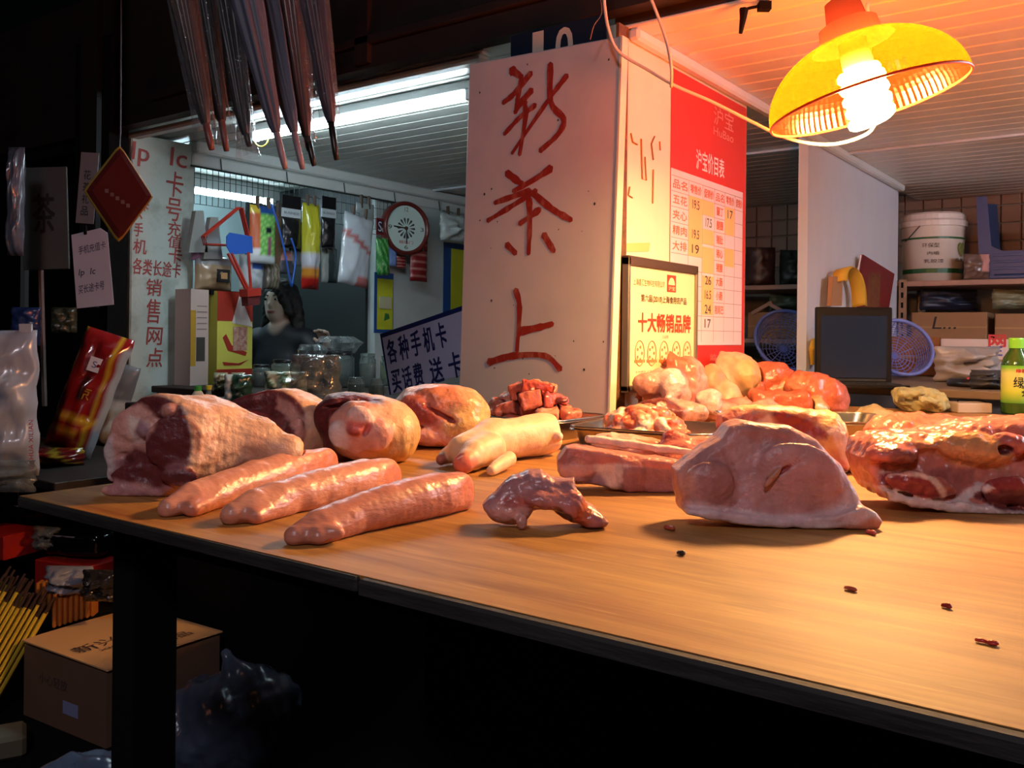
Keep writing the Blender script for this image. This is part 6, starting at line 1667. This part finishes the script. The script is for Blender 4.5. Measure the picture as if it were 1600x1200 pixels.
for j in range(n + 1):
    for i in range(n + 1):
        u, v = i / n, j / n
        q = (pp_[0] * (1 - u) + pp_[1] * u) * (1 - v) + (pp_[3] * (1 - u) + pp_[2] * u) * v
        zz = .004 + .02 * max(0, 1 - abs(u - .45) * 2.6) * (.4 + .6 * v) + .006 * mnoise.noise(Vector((u * 5, v * 5, 3)))
        vs.append((q.x - mid.x, q.y - mid.y, max(.002, zz)))
fs = [(j * (n + 1) + i, j * (n + 1) + i + 1, (j + 1) * (n + 1) + i + 1, (j + 1) * (n + 1) + i) for j in range(n) for i in range(n)]
mb = MB(); mb.v = vs; mb.f = fs
o = mb.build('wrapping_paper', mat('kraft_pale', (226, 196, 130), .7)); o.location = (mid.x, mid.y, TOP)
so = o.modifiers.new('thick', 'SOLIDIFY'); so.thickness = .0015
tag(o, 'folded sheet of pale yellow wrapping paper behind the red pork piece', 'paper')
# things fixed to the white panel
M = frame(at_x(1337, 484, XP + .02), Vector((.12, 1, 0)), (0, 0, 1))
t = thing('red_folder', 'dark red folder with gold emblem propped on the white panel', 'folder', M)
q = [loc_on(M, *c) for c in ((1338, 484), (1385, 484), (1394, 428), (1345, 398))]
MB().prism(q, 0, .012).build('cover', mat('folder_red', (110, 26, 26), .4), t)
q = [loc_on(M, *c) for c in ((1350, 480), (1370, 480), (1372, 430), (1353, 425))]
MB().prism(q, .012, .0125).build('gold_emblem', mat('faded_gold', (120, 76, 40), .5, var=.8, vscale=40, c2=(90, 30, 26)), t)
MB().tube([(*loc_on(M, 1337, 432), .006), (*loc_on(M, 1343, 399), .006)], .004, 5).build('page_edge', m_tw, t)
M = frame(at_x(1312, 480, XP + .03), (0, 1, 0), (0, 0, 1))
def rib(pts, wd, name, mm, parent):
    P = [Vector(p) for p in pts]; v = []; f = []
    for i, p in enumerate(P): v += [(p.x, p.y, p.z - wd / 2), (p.x, p.y, p.z + wd / 2)]
    f = [(2 * i, 2 * i + 2, 2 * i + 3, 2 * i + 1) for i in range(len(P) - 1)]
    o = MB().add(v, f).build(name, mm, parent, smooth=True); s = o.modifiers.new('t', 'SOLIDIFY'); s.thickness = .003; return o
t = thing('yellow_cloth', 'yellow cloth strip looped over the panel beside the red folder', 'cloth', M)
pts = [(*loc_on(M, *c), .02) for c in ((1302, 440), (1304, 424), (1313, 419), (1325, 428), (1332, 450), (1334, 478))]
g = MB(); P = spl(pts, 5)
for i, p in enumerate(P): pass
v = []; 
for i, p in enumerate(P):
    wd = .05 + .03 * i / len(P)
    v += [(p.x - wd * .3, p.y - .01, .0), (p.x + wd * .1, p.y + .004, .045), (p.x + wd * .5, p.y, .05)]
f = []
for i in range(len(P) - 1):
    for j in range(2): f.append((3 * i + j, 3 * i + 3 + j, 3 * i + 4 + j, 3 * i + 1 + j))
o = MB().add(v, f).build('loop', mat('cloth_yellow', (214, 160, 40), .8), t, smooth=True); s = o.modifiers.new('t', 'SOLIDIFY'); s.thickness = .004
q = [loc_on(M, *c) for c in ((1291, 478), (1308, 478), (1310, 432), (1294, 432))]
MB().prism(q, .002, .02).build('tan_flap', mat('flap_tan', (170, 120, 80), .8), t)
M = frame(at_x(1268, 565, XP + .02), (0, 1, 0), (0, 0, 1))
o = MB().prism([loc_on(M, *c) for c in ((1266, 570), (1277, 570), (1278, 526), (1268, 530), (1264, 545))], 0, .03).build('yellow_rag', mat('cloth_yellow', (214, 160, 40), .8)); o.matrix_world = M
tag(o, 'yellow rag hanging on the white panel behind the laptop', 'cloth')
# ------------------------------------------------------------------ woman at the back of the tea stall
pd = at_x(437, 472, -4.02)
Mw = Matrix.Translation((pd.x, pd.y, 0)) @ Matrix.Rotation(YAW - math.radians(18), 4, 'Z')
zh_ = pd.z
SKN = lin((196, 168, 150)); CLO = lin((24, 26, 34)); LIP = lin((120, 60, 60)); HAIR = lin((24, 18, 18)); TRO = lin((30, 30, 36))
ops = [('e', (0, .03, .92), (.17, .11, .2), CLO, .03, None), ('e', (0, .04, .7), (.16, .12, .2), CLO, .06, None), ('e', (0, .05, .58), (.175, .15, .12), CLO, .05, None),
       ('c', (-.15, .03, 1.06), (.15, .03, 1.06), .075, .075, CLO, .04), ('c', (0, .02, 1.08), (0, .0, zh_ - .06), .06, .05, SKN, .02), ('c', (-.05, .02, 1.1), (.05, .02, 1.1), .062, .062, CLO, .03),
       ('c', (.17, .03, 1.05), (.34, 0, .86), .06, .05, CLO, .02), ('c', (.34, 0, .86), (.35, -.1, 1.0), .05, .036, CLO, .015), ('c', (.35, -.1, 1.0), (.35, -.11, 1.03), .026, .024, SKN, .008),
       ('e', (.352, -.115, 1.06), (.036, .016, .036), SKN, .008, None)]
for i, (dx, l_) in enumerate(((-.026, .06), (-.009, .072), (.009, .068), (.026, .052))):
    ops += [('c', (.352 + dx, -.118, 1.085), (.352 + dx * 1.15, -.14, 1.085 + l_ * .45), .0098, .009, SKN, .004), ('c', (.352 + dx * 1.15, -.14, 1.085 + l_ * .45), (.352 + dx * 1.1, -.17, 1.085 + l_ * .5), .009, .0085, SKN, .004)]
ops += [('c', (.322, -.118, 1.05), (.305, -.14, 1.075), .011, .009, SKN, .005),
        ('c', (-.17, .03, 1.05), (-.24, -.03, .82), .06, .05, CLO, .02), ('c', (-.24, -.03, .82), (-.1, -.24, .74), .05, .036, CLO, .015), ('c', (-.1, -.24, .74), (-.06, -.28, .735), .028, .03, SKN, .01),
        ('c', (.09, .03, .56), (.11, -.36, .54), .09, .065, TRO, .02), ('c', (-.09, .03, .56), (-.11, -.36, .54), .09, .065, TRO, .02), ('c', (.11, -.36, .54), (.11, -.34, .1), .062, .042, TRO, .015), ('c', (-.11, -.36, .54), (-.11, -.34, .1), .062, .042, TRO, .015),
        ('c', (.11, -.32, .05), (.11, -.46, .04), .045, .036, HAIR, .01), ('c', (-.11, -.32, .05), (-.11, -.46, .04), .045, .036, HAIR, .01),
        ('e', (0, 0, zh_), (.076, .094, .108), SKN, .01, None), ('e', (0, -.03, zh_ - .06), (.056, .058, .055), SKN, .02, None), ('e', (0, -.092, zh_ - .018), (.013, .018, .02), SKN, .01, None),
        ('e', (0, -.086, zh_ - .056), (.024, .01, .009), LIP, .004, None), ('s', (-.031, -.1, zh_ + .012), (.018, .012, .009), SKN, .006), ('s', (.031, -.1, zh_ + .012), (.018, .012, .009), SKN, .006),
        ('e', (.076, .01, zh_ - .005), (.01, .02, .028), SKN, .006, None), ('e', (-.076, .01, zh_ - .005), (.01, .02, .028), SKN, .006, None)]
pr = soft('person', ops, mat('person_surface', (200, 170, 150), .55, attr=True), Mw, h=.0075)
tag(pr, 'person in dark jacket sitting behind the tea jars with one hand raised', 'person')
ho = [('e', (0, .02, zh_ + .025), (.094, .108, .112), HAIR, .02, None), ('c', (-.075, .03, zh_), (-.1, .03, zh_ - .15), .04, .035, HAIR, .02), ('c', (.075, .03, zh_), (.105, .03, zh_ - .16), .045, .04, HAIR, .02), ('c', (0, .08, zh_), (0, .09, zh_ - .16), .07, .06, HAIR, .03),
      ('c', (.03, -.07, zh_ + .09), (.09, -.04, zh_ - .06), .028, .024, HAIR, .02), ('s', (-.012, -.115, zh_ - .025), (.066, .06, .098), HAIR, .01)]
soft('hair', ho, mat('hair_black', (26, 20, 20), .45, attr=True, bump=.8, bscale=120, stretch=(4, 4, .4)), Matrix.Identity(4), pr, h=.006, amp=.004, scale=.05, seed=3)
for s in (-1, 1):
    e_ = MB().lathe([(0, -.011), (.008, -.008), (.0115, 0), (.008, .008), (0, .011)], 12, M=Matrix.Translation((s * .031, -.078, zh_ + .012)))
    e_.build('eye', mat('eye_white', (170, 165, 160), .3), pr, smooth=True)
    MB().lathe([(0, .0), (.006, -.001), (.006, .002), (0, .003)], 10, M=Matrix.Translation((s * .031 - .002, -.0895, zh_ + .012)) @ Matrix.Rotation(math.pi / 2, 4, 'X')).build('iris', mat('iris_dark', (20, 16, 16), .2), pr)
    MB().tube([(s * .016, -.092, zh_ + .032), (s * .033, -.09, zh_ + .037), (s * .05, -.08, zh_ + .03)], .0035, 5).build('eyebrow', mat('hair_black', (26, 20, 20)), pr)
t = thing('stool', 'low dark stool under the person in the tea stall', 'stool', Mw)
MB().lathe([(0, .42), (.15, .42), (.16, .45), (0, .455)], 20).build('seat', m_black, t, M=Matrix.Translation((0, .05, -.03)))
for a in range(4):
    c_, s_ = math.cos(a * 1.5708 + .78), math.sin(a * 1.5708 + .78)
    MB().tube([(c_ * .1, .05 + s_ * .1, .4), (c_ * .14, .05 + s_ * .14, 0)], .014, 6).build('leg', m_black, t)

# ------------------------------------------------------------------ goods at the far left, in front of the neighbouring stall
ZG = 0.61
gt = thing('goods_table', 'low dark display table left of the counter holding bagged goods', 'table', (-3.1, 1.8, 0))
MB().box(-1.1, .2, -.34, .26, ZG - .03, ZG, bev=.003).build('table_top', m_dark, gt)
for x in (-1.05, .13):
    for y in (-.02, .13): MB().box(x, x + .06, y, y + .06, 0, ZG - .03).build('leg', m_black, gt)
MB().box(-1.0, .17, .2, .24, .05, ZG - .03).build('back_board', m_black, gt)
m_foil = mat('packet_foil', (200, 200, 200), .16, attr=True, coat=.5, bump=.5, bscale=14)
def redbag(u, v):
    if u > .86 and v < .9: return C(170, 175, 178)
    if u < .05 or abs(u - .8) < .015 or abs(v - .28) < .008: return C(190, 150, 40)
    if .12 < v < .2 and u < .7: return C(190, 140, 40)
    if .4 < v < .62 and .4 < u < .56: return C(60, 24, 20)
    return C(140, 26, 26)
p = at_z(104, 706, ZG + .03); k_ = mpp(p)
M = frame(p, RGT, (0, 0, 1)) @ Matrix.Rotation(-.3, 4, 'Z') @ Matrix.Rotation(-.12, 4, 'X')
t = thing('seasoning_bag', 'large shiny red and gold packet leaning against a white bag', 'bag', M)
pouch('packet', 78 * k_, 196 * k_, .09, redbag, m_foil, Matrix.Identity(4), t, crumple=.38, seed=71, pv=10)
MB().box(-.02, .025, .32, .375, .046, .05).build('white_seal', m_tw, t)
lettering('S', -.005, .335, .012, .36, mat('lbl_blue', (50, 80, 160)), t, z=.0505)
lettering('京', -.02, .21, .03, .26, mat('gold_print', (190, 150, 40), .3), t, z=.052)
p = at_z(136, 700, ZG)
o = pouch('seasoning_bag', 62 * k_, 150 * k_, .1, lambda u, v: C(196, 200, 200) if v < .6 else C(120, 120, 124), m_pk, frame(p + FWD * .12, RGT, (0, 0, 1)) @ Matrix.Rotation(-.28, 4, 'Z'), crumple=.25, seed=72)
tag(o, 'translucent white bag of crystals behind the red and gold packet', 'bag')
p = at_z(18, 740, ZG + .012)
M = frame(p - FWD * .05, RGT, (0, 0, 1)) @ Matrix.Rotation(.02, 4, 'Z')
t = thing('seasoning_bag', 'large white printed plastic bag with red stripes at the table end', 'bag', M)
pouch('packet', 96 * k_, 196 * k_, .13, lambda u, v: C(170, 40, 40) if abs(v - .68) < .012 or abs(v - .655) < .008 else C(168, 174, 188), m_pk, Matrix.Identity(4), t, crumple=.55, seed=73, pv=3.5)
lettering('盐', -.05, .22, -.01, .26, m_bink, t, z=.068)
o = lettering('DAHUA XILIAN', .04, .1, .2, .115, mat('lbl_red', (190, 40, 50)), t, z=.05, rot=1.57)
lettering('S', -.03, .34, 0, .38, mat('lbl_blue', (50, 80, 160)), t, z=.055)
MB().box(.06, .1, .36, .5, -.005, .005).build('tied_neck', mat('white_film', (200, 206, 214), .3, bump=.6), t)
p = at_z(30, 752, ZG)
o = pouch('clear_bag_fold', 130 * k_, 40 * k_, .12, lambda u, v: C(170, 190, 200), m_clr, frame(p - FWD * .2 + Vector((0, 0, 0)), RGT, (0, 0, 1)), crumple=.5, seed=74, pv=2)
tag(o, 'crumpled clear plastic film spilling over the table edge', 'plastic film')
p = at_z(110, 716, ZG)
o = pouch('seasoning_bag', 110 * k_, 26 * k_, .16, lambda u, v: C(120, 26, 24) if (u * 3 + v) % 1 < .7 else C(170, 140, 40), m_foil, frame(p - FWD * .17, RGT, (0, 0, 1)), crumple=.3, seed=75, pv=2.5)
tag(o, 'dark red packet lying flat below the leaning red and gold one', 'bag')
# bags hanging in the dark
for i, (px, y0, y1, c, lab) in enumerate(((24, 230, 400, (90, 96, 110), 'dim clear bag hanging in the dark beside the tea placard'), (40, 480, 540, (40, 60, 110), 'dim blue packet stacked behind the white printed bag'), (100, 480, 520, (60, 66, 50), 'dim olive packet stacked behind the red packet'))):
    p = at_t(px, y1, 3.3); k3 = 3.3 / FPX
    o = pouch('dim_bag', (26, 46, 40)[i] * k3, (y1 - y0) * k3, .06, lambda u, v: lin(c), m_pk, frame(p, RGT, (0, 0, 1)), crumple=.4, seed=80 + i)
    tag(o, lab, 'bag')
# lower shelf with red boxes
ls = thing('low_shelf', 'low dark shelf under the display table carrying red boxes', 'shelf', (-3.1, 1.5, 0))
MB().box(-1.0, .40, -.2, .15, .2, .22, bev=.002).build('board', m_black, ls)
for x in (-.95, .37): MB().box(x, x + .05, -.15, .12, 0, .2).build('support', m_black, ls)
m_rbox = mat('box_red', (170, 34, 28), .45)
def rbox(px, py, z, w_, d_, h_, yaw, label):
    p = at_z(px, py, z); M = Matrix.Translation(p) @ Matrix.Rotation(yaw, 4, 'Z')
    t = thing('red_box', label, 'box', M)
    MB().box(0, w_, 0, d_, -h_, 0, bev=.003).build('carton', m_rbox, t)
    o = lettering('茶叶 礼盒', w_ * .05, d_ * .3, w_ * .35, d_ * .42, mat('gold_print', (190, 150, 40)), t, z=.001)
    MB().box(-.0015, 0, .02, .06, -h_ * .9, -h_ * .3).build('side_label', m_tw, t)
    return t
rbox(54, 874, .34, .24, .14, .12, .25, 'flat red gift box under the black packages')
rbox(-60, 830, .42, .2, .16, .08, .25, 'red gift box stacked further along the low shelf')
# black packages
for i, (px, py, z, w_, h_, lab) in enumerate(((60, 812, .43, .3, .05, 'glossy black package tucked under the table edge'), (112, 868, .352, .22, .07, 'black wrapped package with a striped edge on the red box'))):
    p = at_z(px, py, z); M = Matrix.Translation(p) @ Matrix.Rotation(YAW - .25, 4, 'Z')
    t = thing('black_package', lab, 'package', M)
    ops = [('b', (0, .08, h_ / 2), (w_ / 2, .1, h_ / 2), .02, lin((14, 15, 18)), .01, None), ('e', (0, .08, h_ * .9), (w_ * .4, .08, h_ * .25), lin((14, 15, 18)), .01, None)]
    soft('wrap', ops, mat('black_film', (14, 15, 18), .12, attr=True, bump=.8, bscale=18), Matrix.Identity(4), t, h=.007, amp=.004, scale=.06, seed=90 + i)
    MB().box(-w_ * .3, w_ * .1, -.015, .0, h_ * .75, h_ * .95).build('pale_stripe', mat('stripe_grey', (150, 140, 146), .4), t)
    if i == 1: pouch('clear_end', .1, .08, .06, lambda u, v: C(150, 160, 190), m_clr, Matrix.Translation((-w_ * .48, 0, .01)) @ Matrix.Rotation(1.5, 4, 'X'), t, crumple=.5, seed=6)
# cardboard box on the floor
ZX = .21
cc = [at_z(38, 1002, ZX), at_z(178, 962, ZX), at_z(136, 1056, ZX)]
bx_ = thing('cardboard_box', 'brown cardboard box with printed characters on its lid, on the floor beside the counter leg', 'box', Matrix.Translation((cc[0].x, cc[0].y, 0)))
far_l = cc[0]; near = cc[2]
e1 = (cc[1] - cc[0]).normalized(); e2 = near - far_l; e2 = (e2 - e1 * e2.dot(e1)); dl = e2.length; e2.normalize()
Mb = frame((0, 0, 0), e1, e2); Mb.translation = Vector((0, 0, 0))
LB_ = .37
m_cb = mat('cardboard_lit', (224, 178, 130), .8, var=.15, vscale=5)  # lid colour raised to carry the lamp light falling on it
off = Vector((cc[0].x, cc[0].y, 0))
def bq(a, b, z): return e1 * a + e2 * b + Vector((0, 0, z))
sd = MB()
v = [bq(0, 0, 0), bq(LB_, 0, 0), bq(LB_, dl, 0), bq(0, dl, 0), bq(0, 0, ZX - .012), bq(LB_, 0, ZX - .012), bq(LB_, dl, ZX - .012), bq(0, dl, ZX - .012)]
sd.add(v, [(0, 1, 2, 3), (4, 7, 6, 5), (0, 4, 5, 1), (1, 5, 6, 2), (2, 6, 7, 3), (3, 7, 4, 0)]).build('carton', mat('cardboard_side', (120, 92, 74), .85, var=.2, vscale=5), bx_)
lid = MB(); n = 8; vs = []
for i in range(n + 1):
    for b in (0, 1):
        f = b; z = ZX + .004 * math.sin(i / n * 3.14) - (.004 if b else 0)
        vs.append(bq(-.004 + (LB_ + .008) * i / n, -.004 + (dl + .012) * b, z))
lid.add(vs, [(2 * i, 2 * i + 2, 2 * i + 3, 2 * i + 1) for i in range(n)])
lo_ = lid.build('lid', m_cb, bx_); s = lo_.modifiers.new('t', 'SOLIDIFY'); s.thickness = .004
Mt = frame(bq(0, 0, ZX + .0055), e1, -e2)
for s, a, b, hh in (('新兴文具', .02, .29, .06), ('XINXINGZHI', .06, .29, .016)):
    o = lettering(s, a, -dl * .62 if hh > .02 else -dl * .70, b, (-dl * .62 if hh > .02 else -dl * .7) + hh, mat('box_ink', (74, 60, 74), .6), bx_, z=.001); o.matrix_local = Mt
o = lettering('办公用品', .1, -dl * .93, .3, -dl * .81, mat('box_ink', (74, 60, 74)), bx_, z=.001); o.matrix_local = Mt
Ms = frame(bq(0, 0, 0), e2, (0, 0, 1))
o = MB().box(dl * .5, dl * .68, .05, .085, .0005, .0015).build('blue_label', mat('label_blue', (150, 160, 210), .5), bx_, M=Ms)
o = lettering('小心轻放', dl * .2, .11, dl * .55, .14, mat('box_ink', (74, 60, 74)), bx_, z=.001); o.matrix_local = Ms
# incense sticks: a thing each
m_inc = mat('incense_yellow', (236, 200, 60), .6, var=.3, vscale=30); m_tipd = mat('incense_tip', (60, 36, 30), .8)
LBI = 'yellow incense stick with dark tip bundled beside the cardboard box'
src = MB().tube([(0, 0, 0), (0, 0, .3)], .0052, 6).build('incense_stick', m_inc)
MB().tube([(0, 0, .3), (0, 0, .345)], [.005, .0035], 6).build('tip', m_tipd, src)
r = random.Random(11); first = True
base = at_z(-80, 1085, .08)
dirn = (at_t(26, 905, depth(base) + .12) - base).normalized()
sx_ = RGT
for i in range(34):
    row, c_ = divmod(i, 12)
    o = src if first else copy_tree(src); first = False
    b0 = base + sx_ * (c_ * .0125 - .045) + Vector((0, 0, -c_ * .0075)) + FWD * (row * .012) + dirn * r.uniform(-.012, .03)
    dv = (dirn + Vector((r.uniform(-.004, .004), r.uniform(-.004, .004), r.uniform(-.004, .004)))).normalized()
    o.matrix_world = Matrix.Translation(b0) @ dv.to_track_quat('Z', 'Y').to_matrix().to_4x4()
    tag(o, LBI, 'incense stick', 'incense sticks')
# orange packets in a row
LBO = 'small orange-brown packet standing in a tight row behind the cardboard box'
src = None
for i in range(14):
    row = 0 if i < 8 else 1
    j = i if row == 0 else i - 8
    p = at_z(88 + j * 8.5 if row == 0 else 62 + j * 9, 978 - j * 2.5 if row == 0 else 950 - j, .221)
    if src is None:
        src = MB().box(-.005, .005, -.022, .022, 0, .085, bev=.003).build('orange_packet', mat('packet_orange', (190, 116, 50), .5, var=.3, vscale=20)); o = src
    else:
        o = src.copy(); COL.objects.link(o)
    o.matrix_world = Matrix.Translation(p) @ Matrix.Rotation(YAW + .1, 4, 'Z')
    tag(o, LBO, 'packet', 'orange packets')
for i, (px, py, w_, h_, lab) in enumerate(((108, 928, 70, 44, 'crumpled clear bag lying over the orange packets'), (160, 940, 60, 50, 'dark clear-wrapped bundle beside the orange packets'))):
    p = at_z(px, py, .30); k3 = mpp(p)
    o = pouch('clear_wrap', w_ * k3, h_ * k3, .1, lambda u, v: C(150, 150, 165) if i == 0 else C(50, 46, 46), mat(('film_grey', 'film_dark')[i], ((140, 140, 155), (46, 42, 42))[i], .15, bump=.9, bscale=25), frame(p, RGT, (0, 0, 1)), crumple=.55, seed=95 + i, pv=2.2)
    tag(o, lab, 'bag')
# bags on the floor under the counter
m_fb = mat('bag_film_blue', (96, 110, 136), .22, bump=1.0, bscale=14, var=.5, vscale=9, c2=(40, 46, 58))
p = at_z(352, 1210, 0); k3 = mpp(p)
ops = [('e', (0, 0, .12), (.15, .12, .13), lin((90, 100, 120)), .03, None), ('e', (.08, .02, .16), (.1, .1, .1), lin((70, 80, 96)), .03, None), ('e', (-.1, .0, .1), (.1, .1, .11), lin((90, 100, 120)), .03, None), ('c', (.02, 0, .24), (.0, 0, .3), .03, .012, lin((100, 110, 130)), .03)]
o = soft('plastic_sack', ops, m_fb, camframe(p), h=.008, amp=.008, scale=.1, seed=97, floor=.001); tag(o, 'bluish crumpled plastic sack on the floor under the counter', 'bag')
p = at_z(120, 1290, 0)
o = soft('plastic_sack', [('e', (0, 0, .07), (.12, .1, .08), lin((80, 96, 130)), .03, None), ('e', (.07, 0, .06), (.1, .1, .08), lin((80, 96, 130)), .03, None)], m_fb, camframe(p), h=.008, amp=.008, scale=.09, seed=98, floor=.001)
tag(o, 'bluish crumpled plastic sack before the cardboard box', 'bag')
p = at_z(0, 1180, 0); 
o = MB().box(-.12, .06, -.05, .06, 0, .06, bev=.01).build('flat_carton', mat('carton_drab', (110, 104, 84), .8)); o.matrix_world = Matrix.Translation(p) @ Matrix.Rotation(YAW + .5, 4, 'Z'); tag(o, 'drab flat carton on the floor behind the printed cardboard box', 'box')
p = at_z(713, 1130, 0); p = at_t(713, 1119, 2.0); p.z = 0
o = MB().lathe([(0, 0), (.012, 0), (.016, .035), (.014, .035), (.011, .004), (0, .004)], 16).build('paper_cup', mat('cup_white', (170, 180, 200), .5), smooth=True); o.matrix_world = Matrix.Translation(p); tag(o, 'small white cup on the dark floor under the counter', 'cup')
# yellow box standing at the alcove, dim poles
